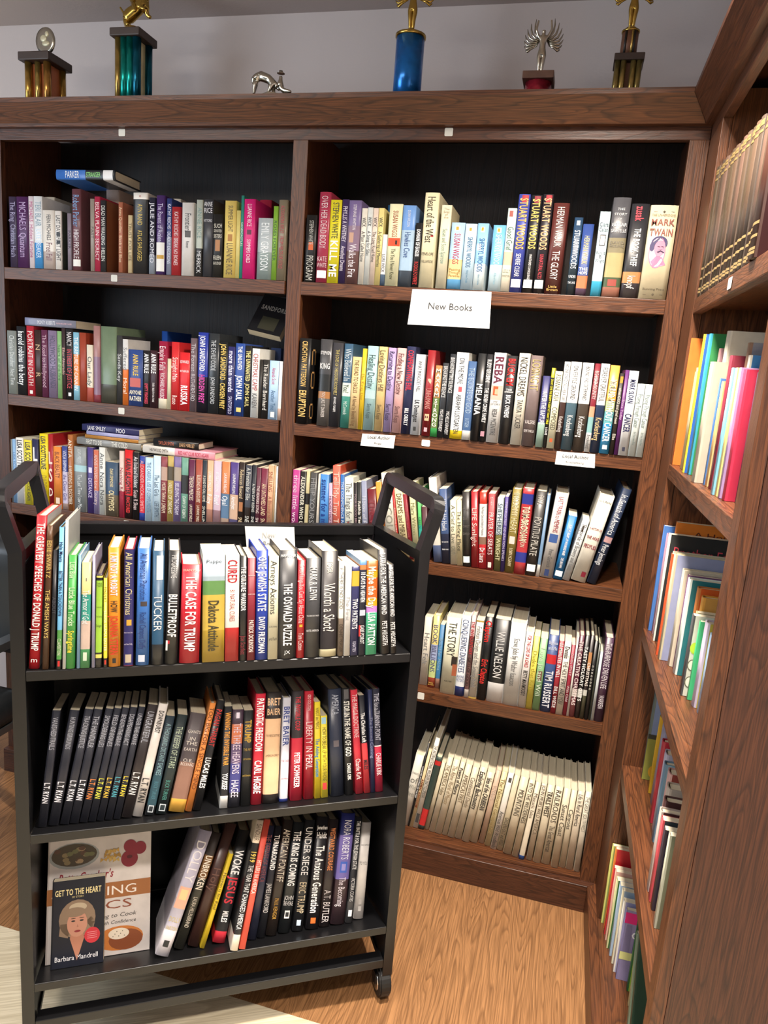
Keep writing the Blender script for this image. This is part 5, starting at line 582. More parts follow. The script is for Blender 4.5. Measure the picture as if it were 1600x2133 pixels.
('C', 'C3', -0.2477, 0.0421, 0.0019, 8.43, 0.0264, 0.2486, 0.1641, 'h', '1f2326', '!#ffffff THE KING IS COMING@8-58|#d8d8d8 ^JOHN/BEVERE@66-76', 'black hardcover titled THE KING IS COMING on the cart bottom shelf', {'g': 1.4, 'a': '.8,.87,.3,.75,e8e8e8;.815,.855,.38,.67,1f2326'}),
('C', 'C3', -0.2158, 0.0412, 0.0016, 7.28, 0.0249, 0.2505, 0.1653, 'h', '222428', '#f0f0f0 UNDER SIEGE@6-50|#d8c8a8 ERIC TRUMP@56-84', 'black hardcover titled UNDER SIEGE on the cart bottom shelf', {'g': 1.4, 'a': '.9,.95,.3,.7,a8b8c8'}),
('C', 'C3', -0.1815, 0.0396, 0.0017, 6.63, 0.03, 0.2552, 0.1684, 'h', '1f1e22', '!#ffffff ^Jonathan/Haidt@6-20|!The Anxious Generation@26-86', 'black hardcover titled The Anxious Generation on the cart bottom shelf', {'g': 1.4, 'c': 'c88a30', 'a': '.9,.95,.3,.7,e06a28'}),
('C', 'C3', -0.1513, 0.0429, 0.0013, 6.2, 0.0243, 0.2453, 0.1619, 'h', '2b2426', '!#e08a50 WESTWARD COURAGE@8-48|#d8d0d0 A.T. BUTLER@66-96', 'black hardcover titled WESTWARD COURAGE on the cart bottom shelf', {'g': 1.4}),
('C', 'C3', -0.1188, 0.0422, 0.0021, 7.03, 0.0339, 0.2556, 0.1687, 'h', '2a3070@0.2,6a60a0@0.6,3a2a30', '#f0f0ff NORA ROBERTS@6-42|#f0e8f0 The Becoming@58-84', 'navy and mauve hardcover titled The Becoming on the cart bottom shelf', {'g': 1.4, 'a': '.44,.54,.25,.75,3a5ab0;.46,.52,.35,.65,8a84c0'}),
('C', 'C3', -0.0906, 0.0429, 0.001, 6.71, 0.0176, 0.2452, 0.1618, 'h', '1f2024@0.8,3a3a3c', '!#e8e8e8 THE BATTLE FOR THE JEWISH STATE@4-50|VICTORIA COATES@58-80', 'black and dark grey hardcover titled THE BATTLE FOR THE JEWISH STATE, cart bottom shelf', {'g': 1.4, 'a': '.88,.94,.25,.75,f0f0f0'}),
('C', 'C3', -0.0636, 0.0551, 0.0013, 6.29, 0.0245, 0.225, 0.1485, 'h', 'd0ccc8', '#555555 ^WHAT HAPPENED/TO YOU@14-52', 'light grey hardcover titled WHAT HAPPENED TO YOU on the cart bottom shelf', {'g': 1.4, 'a': '.8,.85,.35,.65,a8a4a0;.87,.92,.35,.65,a8a4a0'}),
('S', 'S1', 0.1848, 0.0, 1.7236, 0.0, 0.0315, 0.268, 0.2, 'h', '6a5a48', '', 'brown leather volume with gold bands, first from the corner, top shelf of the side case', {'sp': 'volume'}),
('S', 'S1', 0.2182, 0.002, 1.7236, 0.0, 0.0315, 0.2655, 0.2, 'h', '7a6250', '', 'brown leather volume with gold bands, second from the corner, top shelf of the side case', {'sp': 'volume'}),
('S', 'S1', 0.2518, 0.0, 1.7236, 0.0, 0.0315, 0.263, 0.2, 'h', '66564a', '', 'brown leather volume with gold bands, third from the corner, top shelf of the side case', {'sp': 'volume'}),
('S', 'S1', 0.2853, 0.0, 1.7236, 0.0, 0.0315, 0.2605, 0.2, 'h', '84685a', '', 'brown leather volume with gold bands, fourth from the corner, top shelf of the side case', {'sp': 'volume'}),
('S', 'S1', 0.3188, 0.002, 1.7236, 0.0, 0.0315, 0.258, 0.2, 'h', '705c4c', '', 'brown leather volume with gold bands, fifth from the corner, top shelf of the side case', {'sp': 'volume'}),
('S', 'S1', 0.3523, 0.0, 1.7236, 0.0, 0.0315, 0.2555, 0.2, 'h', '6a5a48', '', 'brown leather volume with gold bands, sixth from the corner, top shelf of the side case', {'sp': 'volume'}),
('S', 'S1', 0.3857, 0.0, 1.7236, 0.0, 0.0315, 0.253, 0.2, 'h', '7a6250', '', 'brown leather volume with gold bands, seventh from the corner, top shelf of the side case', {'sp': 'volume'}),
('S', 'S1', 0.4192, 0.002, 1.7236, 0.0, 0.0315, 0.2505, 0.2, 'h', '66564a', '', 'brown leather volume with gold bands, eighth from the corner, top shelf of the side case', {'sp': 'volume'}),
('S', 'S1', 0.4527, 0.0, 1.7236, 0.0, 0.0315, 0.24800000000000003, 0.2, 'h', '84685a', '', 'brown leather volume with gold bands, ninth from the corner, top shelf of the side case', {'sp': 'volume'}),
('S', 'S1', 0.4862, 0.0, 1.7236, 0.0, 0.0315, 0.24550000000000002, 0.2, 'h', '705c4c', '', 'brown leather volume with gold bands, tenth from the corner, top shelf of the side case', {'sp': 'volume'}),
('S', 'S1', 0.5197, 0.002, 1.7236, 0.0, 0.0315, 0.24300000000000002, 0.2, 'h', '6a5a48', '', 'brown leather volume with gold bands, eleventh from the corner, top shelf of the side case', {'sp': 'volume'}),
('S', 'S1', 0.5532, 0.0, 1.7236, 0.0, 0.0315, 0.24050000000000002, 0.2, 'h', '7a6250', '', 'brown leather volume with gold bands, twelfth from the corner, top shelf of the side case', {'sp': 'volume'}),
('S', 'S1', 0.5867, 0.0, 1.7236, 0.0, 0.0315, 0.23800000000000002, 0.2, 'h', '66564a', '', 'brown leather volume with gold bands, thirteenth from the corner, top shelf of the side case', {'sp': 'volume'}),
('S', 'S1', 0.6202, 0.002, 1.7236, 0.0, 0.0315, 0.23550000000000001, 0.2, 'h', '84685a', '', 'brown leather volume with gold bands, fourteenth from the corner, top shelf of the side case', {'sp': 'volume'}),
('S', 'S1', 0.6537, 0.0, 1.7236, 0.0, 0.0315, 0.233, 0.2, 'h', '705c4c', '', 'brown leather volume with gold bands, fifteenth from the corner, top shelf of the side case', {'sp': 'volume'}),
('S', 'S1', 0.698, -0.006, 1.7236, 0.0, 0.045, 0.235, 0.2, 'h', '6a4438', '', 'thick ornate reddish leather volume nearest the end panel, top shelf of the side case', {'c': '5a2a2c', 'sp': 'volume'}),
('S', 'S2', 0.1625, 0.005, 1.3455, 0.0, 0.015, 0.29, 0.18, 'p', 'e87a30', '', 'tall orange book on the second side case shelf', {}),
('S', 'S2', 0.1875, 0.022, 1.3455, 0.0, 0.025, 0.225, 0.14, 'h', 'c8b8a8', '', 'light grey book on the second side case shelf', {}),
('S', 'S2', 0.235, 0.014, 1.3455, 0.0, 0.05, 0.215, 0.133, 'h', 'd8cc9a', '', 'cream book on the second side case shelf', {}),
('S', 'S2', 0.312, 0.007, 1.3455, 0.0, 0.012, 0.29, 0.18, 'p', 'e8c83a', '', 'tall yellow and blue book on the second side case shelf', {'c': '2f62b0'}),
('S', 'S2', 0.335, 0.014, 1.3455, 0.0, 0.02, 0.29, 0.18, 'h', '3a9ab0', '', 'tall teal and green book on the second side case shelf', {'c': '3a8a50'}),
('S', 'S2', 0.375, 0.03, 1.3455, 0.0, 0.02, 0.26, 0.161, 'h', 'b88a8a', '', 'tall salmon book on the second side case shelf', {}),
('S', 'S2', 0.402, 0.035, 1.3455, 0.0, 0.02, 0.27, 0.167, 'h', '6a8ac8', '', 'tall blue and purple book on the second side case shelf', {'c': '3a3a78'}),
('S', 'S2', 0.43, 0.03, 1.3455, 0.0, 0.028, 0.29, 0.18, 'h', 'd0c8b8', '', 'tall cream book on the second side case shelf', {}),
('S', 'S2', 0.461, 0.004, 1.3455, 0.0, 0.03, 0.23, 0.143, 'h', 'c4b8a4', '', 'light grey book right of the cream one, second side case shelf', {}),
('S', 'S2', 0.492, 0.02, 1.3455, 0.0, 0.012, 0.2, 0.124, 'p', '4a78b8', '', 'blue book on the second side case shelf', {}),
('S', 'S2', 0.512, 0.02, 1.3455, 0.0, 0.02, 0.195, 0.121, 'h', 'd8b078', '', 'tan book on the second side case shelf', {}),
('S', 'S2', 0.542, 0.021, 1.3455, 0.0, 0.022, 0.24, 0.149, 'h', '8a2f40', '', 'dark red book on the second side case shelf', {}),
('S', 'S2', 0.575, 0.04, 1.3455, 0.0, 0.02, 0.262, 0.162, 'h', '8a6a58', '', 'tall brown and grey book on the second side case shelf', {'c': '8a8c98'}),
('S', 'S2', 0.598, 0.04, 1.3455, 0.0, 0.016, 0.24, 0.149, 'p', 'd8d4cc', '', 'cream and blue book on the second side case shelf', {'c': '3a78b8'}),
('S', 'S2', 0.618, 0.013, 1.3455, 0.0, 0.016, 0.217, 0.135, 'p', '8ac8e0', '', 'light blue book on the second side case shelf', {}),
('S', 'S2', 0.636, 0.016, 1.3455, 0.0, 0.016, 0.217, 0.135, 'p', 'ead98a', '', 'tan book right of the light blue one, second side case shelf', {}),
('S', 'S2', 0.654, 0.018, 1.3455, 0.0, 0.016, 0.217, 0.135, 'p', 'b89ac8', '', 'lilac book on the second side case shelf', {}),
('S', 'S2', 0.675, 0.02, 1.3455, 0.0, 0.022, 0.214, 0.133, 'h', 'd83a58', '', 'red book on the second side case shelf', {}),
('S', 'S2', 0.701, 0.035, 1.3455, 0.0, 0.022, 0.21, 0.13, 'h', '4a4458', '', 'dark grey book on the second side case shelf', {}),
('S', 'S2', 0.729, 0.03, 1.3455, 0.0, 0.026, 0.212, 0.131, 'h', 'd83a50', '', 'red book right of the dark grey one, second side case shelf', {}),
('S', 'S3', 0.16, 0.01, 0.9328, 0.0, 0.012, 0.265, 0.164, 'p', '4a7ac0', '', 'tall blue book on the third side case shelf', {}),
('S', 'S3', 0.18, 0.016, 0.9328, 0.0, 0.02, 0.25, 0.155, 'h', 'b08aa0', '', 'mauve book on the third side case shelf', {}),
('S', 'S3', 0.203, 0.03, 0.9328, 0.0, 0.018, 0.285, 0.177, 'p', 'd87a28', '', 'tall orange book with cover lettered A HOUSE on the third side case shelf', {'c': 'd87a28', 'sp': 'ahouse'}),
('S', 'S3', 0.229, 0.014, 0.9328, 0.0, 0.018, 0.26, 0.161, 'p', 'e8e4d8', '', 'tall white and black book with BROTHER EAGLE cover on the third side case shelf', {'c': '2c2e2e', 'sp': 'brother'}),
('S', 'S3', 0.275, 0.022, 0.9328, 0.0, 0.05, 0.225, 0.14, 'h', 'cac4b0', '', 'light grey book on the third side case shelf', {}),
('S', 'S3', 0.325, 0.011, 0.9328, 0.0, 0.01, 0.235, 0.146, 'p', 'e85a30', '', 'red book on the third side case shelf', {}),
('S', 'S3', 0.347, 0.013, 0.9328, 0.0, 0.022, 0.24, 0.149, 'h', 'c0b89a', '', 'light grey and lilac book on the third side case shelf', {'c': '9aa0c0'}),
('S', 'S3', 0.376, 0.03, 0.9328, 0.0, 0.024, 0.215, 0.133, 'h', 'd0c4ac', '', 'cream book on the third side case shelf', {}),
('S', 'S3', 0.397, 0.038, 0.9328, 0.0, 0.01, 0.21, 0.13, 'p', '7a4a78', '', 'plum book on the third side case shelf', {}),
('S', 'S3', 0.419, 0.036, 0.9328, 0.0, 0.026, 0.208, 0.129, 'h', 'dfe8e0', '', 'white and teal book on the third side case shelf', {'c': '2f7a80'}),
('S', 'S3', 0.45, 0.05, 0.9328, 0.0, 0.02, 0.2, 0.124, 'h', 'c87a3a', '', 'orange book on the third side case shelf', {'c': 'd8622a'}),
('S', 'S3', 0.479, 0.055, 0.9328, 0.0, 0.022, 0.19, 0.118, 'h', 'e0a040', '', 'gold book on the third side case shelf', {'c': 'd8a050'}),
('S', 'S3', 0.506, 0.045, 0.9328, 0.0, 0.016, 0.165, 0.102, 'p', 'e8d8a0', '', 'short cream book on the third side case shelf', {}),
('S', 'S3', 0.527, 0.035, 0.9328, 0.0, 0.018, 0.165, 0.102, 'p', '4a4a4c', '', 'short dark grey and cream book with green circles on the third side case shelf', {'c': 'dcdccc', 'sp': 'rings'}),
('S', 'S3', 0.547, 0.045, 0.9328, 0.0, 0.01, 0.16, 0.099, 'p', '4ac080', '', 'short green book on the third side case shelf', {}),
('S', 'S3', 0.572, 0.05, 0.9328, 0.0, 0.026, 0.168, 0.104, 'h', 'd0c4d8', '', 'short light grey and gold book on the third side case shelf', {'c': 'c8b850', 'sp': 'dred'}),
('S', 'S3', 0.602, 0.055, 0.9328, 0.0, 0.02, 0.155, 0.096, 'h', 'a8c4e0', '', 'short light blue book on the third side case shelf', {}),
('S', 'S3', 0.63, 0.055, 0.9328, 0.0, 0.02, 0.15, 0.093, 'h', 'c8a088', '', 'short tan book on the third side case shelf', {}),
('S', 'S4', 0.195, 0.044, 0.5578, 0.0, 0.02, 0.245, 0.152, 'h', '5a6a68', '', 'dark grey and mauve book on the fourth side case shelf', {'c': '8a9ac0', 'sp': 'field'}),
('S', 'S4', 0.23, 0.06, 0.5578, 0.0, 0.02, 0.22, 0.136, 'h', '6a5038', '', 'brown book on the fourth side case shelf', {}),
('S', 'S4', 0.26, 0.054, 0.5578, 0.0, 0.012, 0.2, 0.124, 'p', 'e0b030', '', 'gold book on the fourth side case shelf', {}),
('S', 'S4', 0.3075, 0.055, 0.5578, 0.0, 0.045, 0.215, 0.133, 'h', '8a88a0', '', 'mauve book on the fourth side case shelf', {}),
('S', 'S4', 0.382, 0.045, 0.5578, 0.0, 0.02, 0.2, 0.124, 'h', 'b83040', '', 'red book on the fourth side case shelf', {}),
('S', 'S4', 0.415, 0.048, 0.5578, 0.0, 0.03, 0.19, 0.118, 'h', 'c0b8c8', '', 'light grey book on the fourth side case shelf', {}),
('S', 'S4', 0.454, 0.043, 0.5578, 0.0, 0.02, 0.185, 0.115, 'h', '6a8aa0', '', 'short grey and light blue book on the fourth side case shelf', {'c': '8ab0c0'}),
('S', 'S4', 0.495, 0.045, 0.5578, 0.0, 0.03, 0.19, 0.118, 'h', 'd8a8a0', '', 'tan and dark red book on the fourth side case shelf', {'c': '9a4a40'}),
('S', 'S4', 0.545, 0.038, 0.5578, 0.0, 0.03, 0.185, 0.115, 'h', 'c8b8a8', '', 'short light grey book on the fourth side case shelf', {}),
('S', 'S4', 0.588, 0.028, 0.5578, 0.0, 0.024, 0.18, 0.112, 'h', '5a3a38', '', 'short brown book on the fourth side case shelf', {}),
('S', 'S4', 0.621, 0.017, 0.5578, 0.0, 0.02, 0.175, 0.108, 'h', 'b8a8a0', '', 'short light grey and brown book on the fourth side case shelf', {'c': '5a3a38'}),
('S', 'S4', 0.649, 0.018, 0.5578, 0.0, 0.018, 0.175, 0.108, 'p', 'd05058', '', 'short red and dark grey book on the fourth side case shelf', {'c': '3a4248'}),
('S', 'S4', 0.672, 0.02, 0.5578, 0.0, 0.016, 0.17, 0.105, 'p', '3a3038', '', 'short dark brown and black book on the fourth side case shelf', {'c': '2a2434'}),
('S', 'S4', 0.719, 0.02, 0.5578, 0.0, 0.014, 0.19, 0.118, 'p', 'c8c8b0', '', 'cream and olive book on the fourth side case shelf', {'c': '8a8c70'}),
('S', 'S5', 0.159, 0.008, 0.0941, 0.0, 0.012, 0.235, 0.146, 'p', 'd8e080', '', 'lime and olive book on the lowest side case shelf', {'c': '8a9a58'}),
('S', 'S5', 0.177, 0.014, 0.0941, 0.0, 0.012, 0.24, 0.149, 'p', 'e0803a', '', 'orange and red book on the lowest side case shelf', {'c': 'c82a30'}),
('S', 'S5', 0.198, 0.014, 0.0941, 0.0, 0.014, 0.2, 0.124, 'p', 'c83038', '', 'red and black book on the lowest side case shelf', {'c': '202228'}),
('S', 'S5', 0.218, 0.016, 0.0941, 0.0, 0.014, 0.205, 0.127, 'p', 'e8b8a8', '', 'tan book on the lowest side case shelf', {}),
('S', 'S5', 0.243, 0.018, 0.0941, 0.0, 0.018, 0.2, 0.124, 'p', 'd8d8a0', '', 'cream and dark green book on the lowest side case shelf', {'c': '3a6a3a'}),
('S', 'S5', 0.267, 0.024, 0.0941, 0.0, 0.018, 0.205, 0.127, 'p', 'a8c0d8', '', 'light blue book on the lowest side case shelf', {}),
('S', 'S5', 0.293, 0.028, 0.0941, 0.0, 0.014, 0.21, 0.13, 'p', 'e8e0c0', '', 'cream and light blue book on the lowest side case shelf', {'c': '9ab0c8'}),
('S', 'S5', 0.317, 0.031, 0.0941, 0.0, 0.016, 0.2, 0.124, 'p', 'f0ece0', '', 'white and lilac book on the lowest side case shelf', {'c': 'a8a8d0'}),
('S', 'S5', 0.339, 0.036, 0.0941, 0.0, 0.012, 0.195, 0.121, 'p', '8a84b0', '', 'mauve and lilac book with cover with purple curtain on the lowest side case shelf', {'c': '9a90b8', 'sp': 'greece'}),
('S', 'S5', 0.368, 0.06, 0.0941, 0.0, 0.012, 0.19, 0.118, 'p', '2f6a3a', '', 'dark green and lime book with bright lime front cover on the lowest side case shelf', {'c': 'a8d050', 'sp': 'lime'}),
('S', 'S5', 0.389, 0.07, 0.0941, 0.0, 0.012, 0.18, 0.112, 'p', 'd8c8a0', '', 'short cream book on the lowest side case shelf', {}),
('S', 'S5', 0.412, 0.06, 0.0941, 0.0, 0.01, 0.18, 0.112, 'p', 'e8dca0', '', 'short cream book right of the cream one, lowest side case shelf', {}),
('S', 'S5', 0.5, 0.05, 0.09719016994374947, -18, 0.02, 0.22, 0.16, 'p', '8a9a80', '', 'grey green leaning book at the front of the lowest side case shelf', {}),
('S', 'S5', 0.545, 0.05, 0.0975202014332567, -20, 0.02, 0.24, 0.16, 'p', '2f4a38', '', 'dark green leaning book nearest the end panel on the lowest side case shelf', {}),
('B', 'L1', -1.3652, 0.004, 2.007, -90.0, 0.0287, 0.2011, 0.133, 'h', '3a70c0@.5,20262c@.8,e8e8e8@.96,20262c', '#e8f0f8 PARKER@16-40|#90e080 STRANGER@52-76', 'blue and black hardcover lying flat on top of the row, top left shelf', {}),
('B', 'L2', -1.5029, 0.004, 1.5735, -90.0, 0.0239, 0.1861, 0.123, 'p', '8a90b0@.1,8a90a8', '#f0f0f8 MONTY ROBERTS@25-60|#f0c0c8 THE MAN WHO LISTENS TO HORSES@62-92', 'pale grey paperback lying flat on the row at its left end, second left shelf', {}),
('B', 'L3', -1.2742, 0.004, 1.2153, -90.0, 0.0226, 0.2301, 0.152, 'h', '8f908e', '#f0f0e8 FIRST TO DIE@15-40|THE COLD@55-80', 'grey hardcover lying flat under a stack of three books, third left shelf', {}),
('B', 'L3', -1.0202, 0.004, 1.2133, -90.0, 0.0244, 0.2467, 0.16, 'h', 'ece4d8@.45,e8a0b0', '#5a5048 HAYWOOD SMITH@10-36|#c02848 RED HAT CLUB RIDES AGAIN@50-92', 'cream and pink hardcover lying flat lettered RIDES AGAIN, third left shelf', {}),
('B', 'L3', -1.2822, 0.004, 1.2323, -90.0, 0.0106, 0.1919, 0.127, 'p', 'b8803a', '', 'thin tan paperback lying flat above the grey one, third left shelf', {}),
('B', 'L3', -1.2809, 0.004, 1.2439, -90.0, 0.0118, 0.1875, 0.124, 'p', 'a8a8d0', '', 'thin lilac paperback lying flat under the navy one, third left shelf', {}),
('B', 'L3', -1.2798, 0.004, 1.2602, -90.0, 0.02, 0.2047, 0.135, 'p', '2c2f60', '#f0f0f8 JANE SMILEY@10-42|#f0f0f8 MOO@60-76', 'navy paperback lettered MOO topmost of the flat stack, third left shelf', {}),
('B', 'L3', -1.0755, 0.004, 1.2377, -90.0, 0.0236, 0.1548, 0.102, 'h', '1e1c1c', '#c86a48 TAYLOR SMITH@12-46|#d8a878 LIARS MARKET@58-92', 'black paperback lettered LIARS MARKET lying flat on the pink hardcover, third left shelf', {}),
]

XS = .2439; YAW = R(31.1485); CART0 = Vector((-.26235, -.50021, 0))
ZC = {'C1': .9109, 'C2': .5627, 'C3': .2141}; TILT = {'C1': R(5), 'C2': R(12), 'C3': R(18)}
def frame(fr, sh):
    if fr == 'S': return Matrix.Translation((XS, 0, 0)) @ Matrix.Rotation(-math.pi / 2, 4, 'Z')
    if fr == 'C': return Matrix.Translation(CART0 + Vector((0, 0, ZC[sh]))) @ Matrix.Rotation(YAW, 4, 'Z') @ Matrix.Rotation(-TILT[sh], 4, 'X')
    return Matrix.Identity(4)
GROUP = {'L1': 'books on the top left shelf', 'L2': 'books on the second left shelf', 'L3': 'books on the third left shelf', 'R1': 'books on the top right shelf', 'R2': 'books on the second right shelf', 'R3': 'books on the third right shelf', 'R4': 'books on the fourth right shelf', 'R5': 'books on the bottom right shelf', 'C1': 'books on the cart top shelf', 'C2': 'books on the cart middle shelf', 'C3': 'books on the cart bottom shelf', 'S1': 'volumes on the side case top shelf', 'S2': 'books on the second side case shelf', 'S3': 'books on the third side case shelf', 'S4': 'books on the fourth side case shelf', 'S5': 'books on the lowest side case shelf'}
KIND = {'h': ('hardcover_book', 'hardcover book'), 'p': ('paperback_book', 'paperback book'), 'v': ('leather_volume', 'leather volume')}
SEG = re.compile(r'^(!?)(?:#([0-9a-f]{6}|[0-9a-f]{3}) )?(\^?)(!?)(.*?)(?:@(\d+)-(\d+))?$')
def parse(text):
    out = []; colr = '333333'
    for s in text.split('|') if text else []:
        b1, c, st, b2, body, t0, t1 = SEG.match(s).groups()
        if c: colr = c if len(c) == 6 else ''.join(x * 2 for x in c)
        out.append([bool(b1 or b2), colr, bool(st), body.replace('^', ''), int(t0) / 100 if t0 else None, int(t1) / 100 if t1 else None])
    auto = [s for s in out if s[4] is None]
    if auto and len(auto) == len(out):
        tot = sum(len(s[3]) + 2 for s in out); p = .07; span = .82
        for s in out: L = (len(s[3]) + 2) / tot * span; s[4] = p; s[5] = p + L - .035; p += L
    for s in out:
        if s[4] is None: s[4], s[5] = .1, .5
    return out
def cover_mesh(T, H, D, kind, bands, side):
    hard = kind == 'h'
    t = min(.0026 if hard else .0006, T * .2); b = min(.11 * T, .0032) if hard else min(.0005, .05 * T)
    k = 7 if hard else 5
    arc = lambda x: b * (2 * x / T) ** 2
    e = T / 2 - (.0008 if hard else .0003)
    outer = [(-T / 2, D), (-T / 2, b + .0035)] + [(-e + 2 * e * i / (k - 1), arc(-e + 2 * e * i / (k - 1))) for i in range(k)] + [(T / 2, b + .0035), (T / 2, D)]
    inner = [(-T / 2 + t, D), (-T / 2 + t, b + .0035 + t)] + [((-e + 2 * e * i / (k - 1)) * (1 - 2 * t / T), arc(-e + 2 * e * i / (k - 1)) + t) for i in range(k)] + [(T / 2 - t, b + .0035 + t), (T / 2 - t, D)]
    zs = [0.] + sorted(H * (1 - v) for c, v in bands if v < 1) + [H]
    bm = bmesh.new(); n = len(outer)
    O = [[bm.verts.new((x, y, z)) for x, y in outer] for z in zs]
    I = [[bm.verts.new((x, y, z)) for x, y in inner] for z in (0, H)]
    names = []
    def mi(h):
        if h not in names: names.append(h)
        return names.index(h)
    for j in range(len(zs) - 1):
        zc = 1 - (zs[j] + zs[j + 1]) / 2 / H; h = next(c for c, v in bands if zc <= v + 1e-6)
        for i in range(n - 1):
            f = bm.faces.new((O[j][i], O[j][i + 1], O[j + 1][i + 1], O[j + 1][i])); f.smooth = 2 <= i <= n - 4
            f.material_index = mi(side if side and i == n - 2 else h)
    m0 = mi(bands[-1][0]); m1 = mi(bands[0][0])
    for i in range(n - 1):
        bm.faces.new((I[1][i], I[1][i + 1], I[0][i + 1], I[0][i])).material_index = m0
        bm.faces.new((O[0][i + 1], O[0][i], I[0][i], I[0][i + 1])).material_index = m0
        bm.faces.new((O[-1][i], O[-1][i + 1], I[1][i + 1], I[1][i])).material_index = m1
    for i in (0, n - 1):
        bm.faces.new([r[i] for r in O] + [I[1][i], I[0][i]]).material_index = m0
    bmesh.ops.recalc_face_normals(bm, faces=bm.faces)
    me = bpy.data.meshes.new('cover'); bm.to_mesh(me); bm.free()
    for h in names: me.materials.append(col(h, .36 if hard else .45))
    y0 = b + t + .001; g = .003 if hard else .0004; d1 = D - (.004 if hard else .0004)
    bm = bmesh.new(); box(bm, (-T / 2 + t + .0001, y0, g), (T / 2 - t - .0001, d1, H - g))
    pm = bpy.data.meshes.new('page_block'); bm.to_mesh(pm); bm.free(); pm.materials.append(PAGES)
    return me, pm, arc
def build_book(rec, M=None):
    fr, sh, u, dw, z, lean, T, H, D, kind, bands, text, label, ex = rec
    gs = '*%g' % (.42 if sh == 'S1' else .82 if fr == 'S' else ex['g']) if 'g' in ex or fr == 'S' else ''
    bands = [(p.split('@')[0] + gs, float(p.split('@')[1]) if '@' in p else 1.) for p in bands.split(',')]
    if M is None: M = frame(fr, sh) @ Matrix.Translation((u, dw, z + .0007)) @ Matrix.Rotation(R(lean), 4, 'Y')
    nm, ca = KIND['v' if ex.get('sp') == 'volume' else kind]
    root = thing(nm, label, ca, M, GROUP[sh])
    me, pm, arc = cover_mesh(T, H, D, kind, bands, ex['c'] + gs if 'c' in ex else None)
    raw('cover', me, root); raw('page_block', pm, root)
    def panel(ink, t0, t1, x0, x1, h, off=.00025):
        xs = [(-.5 + x0 + (x1 - x0) * i / 6) * T for i in range(7)]
        for a, b in zip(xs, xs[1:]):
            ink.poly([(a, arc(a) - off, H * (1 - t1)), (b, arc(b) - off, H * (1 - t1)), (b, arc(b) - off, H * (1 - t0)), (a, arc(a) - off, H * (1 - t0))], h)
    if 'a' in ex:
        for i, p in enumerate(ex['a'].split(';')):
            ink = Ink(); q = p.split(','); panel(ink, *[float(v) for v in q[:4]], q[4] + gs, off=.0002 + .00008 * i); ink.put('spine_panel', root)
    for b, h, st, body, t0, t1 in parse(text):
        ink = Ink()
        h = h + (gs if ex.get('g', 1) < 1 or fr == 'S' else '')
        if st:
            lines = body.split('/'); lh = (t1 - t0) * H / len(lines)
            for i, ln in enumerate(lines):
                wd = twidth(ln, b) or .3; sy = min(lh * .8 / CAP, T * .84 / wd * 1.9); sx = min(T * .84 / wd, sy * 1.2)
                zc = H * (1 - t0) - lh * (i + .5); x0 = -wd * sx / 2; z0 = zc - CAP * sy / 2
                ink.text(ln, b, sx, sy, lambda x, y: (x + x0, -.0006, z0 + y), h)
        else:
            lines = body.split('/'); n = len(lines)
            for i, ln in enumerate(lines):
                wd = twidth(ln, b) or .3; L = (t1 - t0) * H
                sy = min(T * .66 / n / CAP, L / wd / .5, .034); sx = min(L / wd, sy * 1.15); z0 = H * (1 - t0) - (L - wd * sx) / 2
                xc = T * (.5 - (i + .5) / n) * .8 - CAP * sy / 2
                ink.text(ln, b, sx, sy, lambda x, y: (xc + y, -.0006, z0 - x), h)
        ink.put('spine_lettering', root)
    if ex.get('s'):
        ink = Ink(); panel(ink, .865, .95, .1, .9, 'ecebe4', .0007); ink.put('call_number_label', root)
    sp = ex.get('sp')
    if sp: SPECIAL[sp](root, T, H, D, arc)
    return root
def sp_twain(root, T, H, D, arc):
    ink = Ink(); P = lambda o: (lambda x, z: (x * T, arc(x * T) - o, H * (1 - z)))
    f = P(.0004); ink.poly(ell(-.06, .5, .30, .17, f), 'c07898'); ink.poly(ell(-.06, .5, .27, .155, P(.0005)), 'e8c8c8')
    f = P(.0006); ink.poly(ell(-.02, .40, .30, .075, f), '4a4468'); ink.poly(ell(-.26, .44, .09, .05, f), '4a4468')
    ink.poly(ell(.02, .455, .2, .085, P(.0007)), 'd88aa0'); ink.poly([P(.0007)(x, z) for x, z in ((-.25, .6), (-.05, .53), (.15, .55), (.3, .63), (.1, .65), (-.15, .65))], 'c87a9a')
    g = P(.0008); ink.poly([g(x, z) for x, z in ((-.08, .495), (.06, .475), (.22, .5), (.16, .505), (.06, .49), (-.02, .505))], '2f2a48')
    for x in (-.02, .12): ink.poly([g(x - .05, .432), g(x + .05, .437), g(x + .05, .443), g(x - .05, .44)], '2f2a48')
    for z in (.07, .955):
        ink.poly([g(-.36, z - .002), g(.36, z - .002), g(.36, z + .002), g(-.36, z + .002)], '4a4030'); ink.poly([g(0, z - .014), g(.05, z), g(0, z + .014), g(-.05, z)], '4a4030')
    ink.put('spine_portrait', root)
def sp_eruption(root, T, H, D, arc):
    ink = Ink(); fn = lambda x, y: (T / 2 + .0004, .012 + x, H * y)
    for i, (t0, t1) in enumerate(((.70, .88), (.42, .62), (.06, .24))):
        for a, b, c, d in ((0, .03, t1 - .02, t1), (0, .006, t0, t1), (.024, .03, t0, t1), (0, .03, t0, t0 + .02))[:4 if i else 3]:
            ink.poly([fn(a, c), fn(b, c), fn(b, d), fn(a, d)], 'c89a60')
    ink.put('cover_lettering', root)
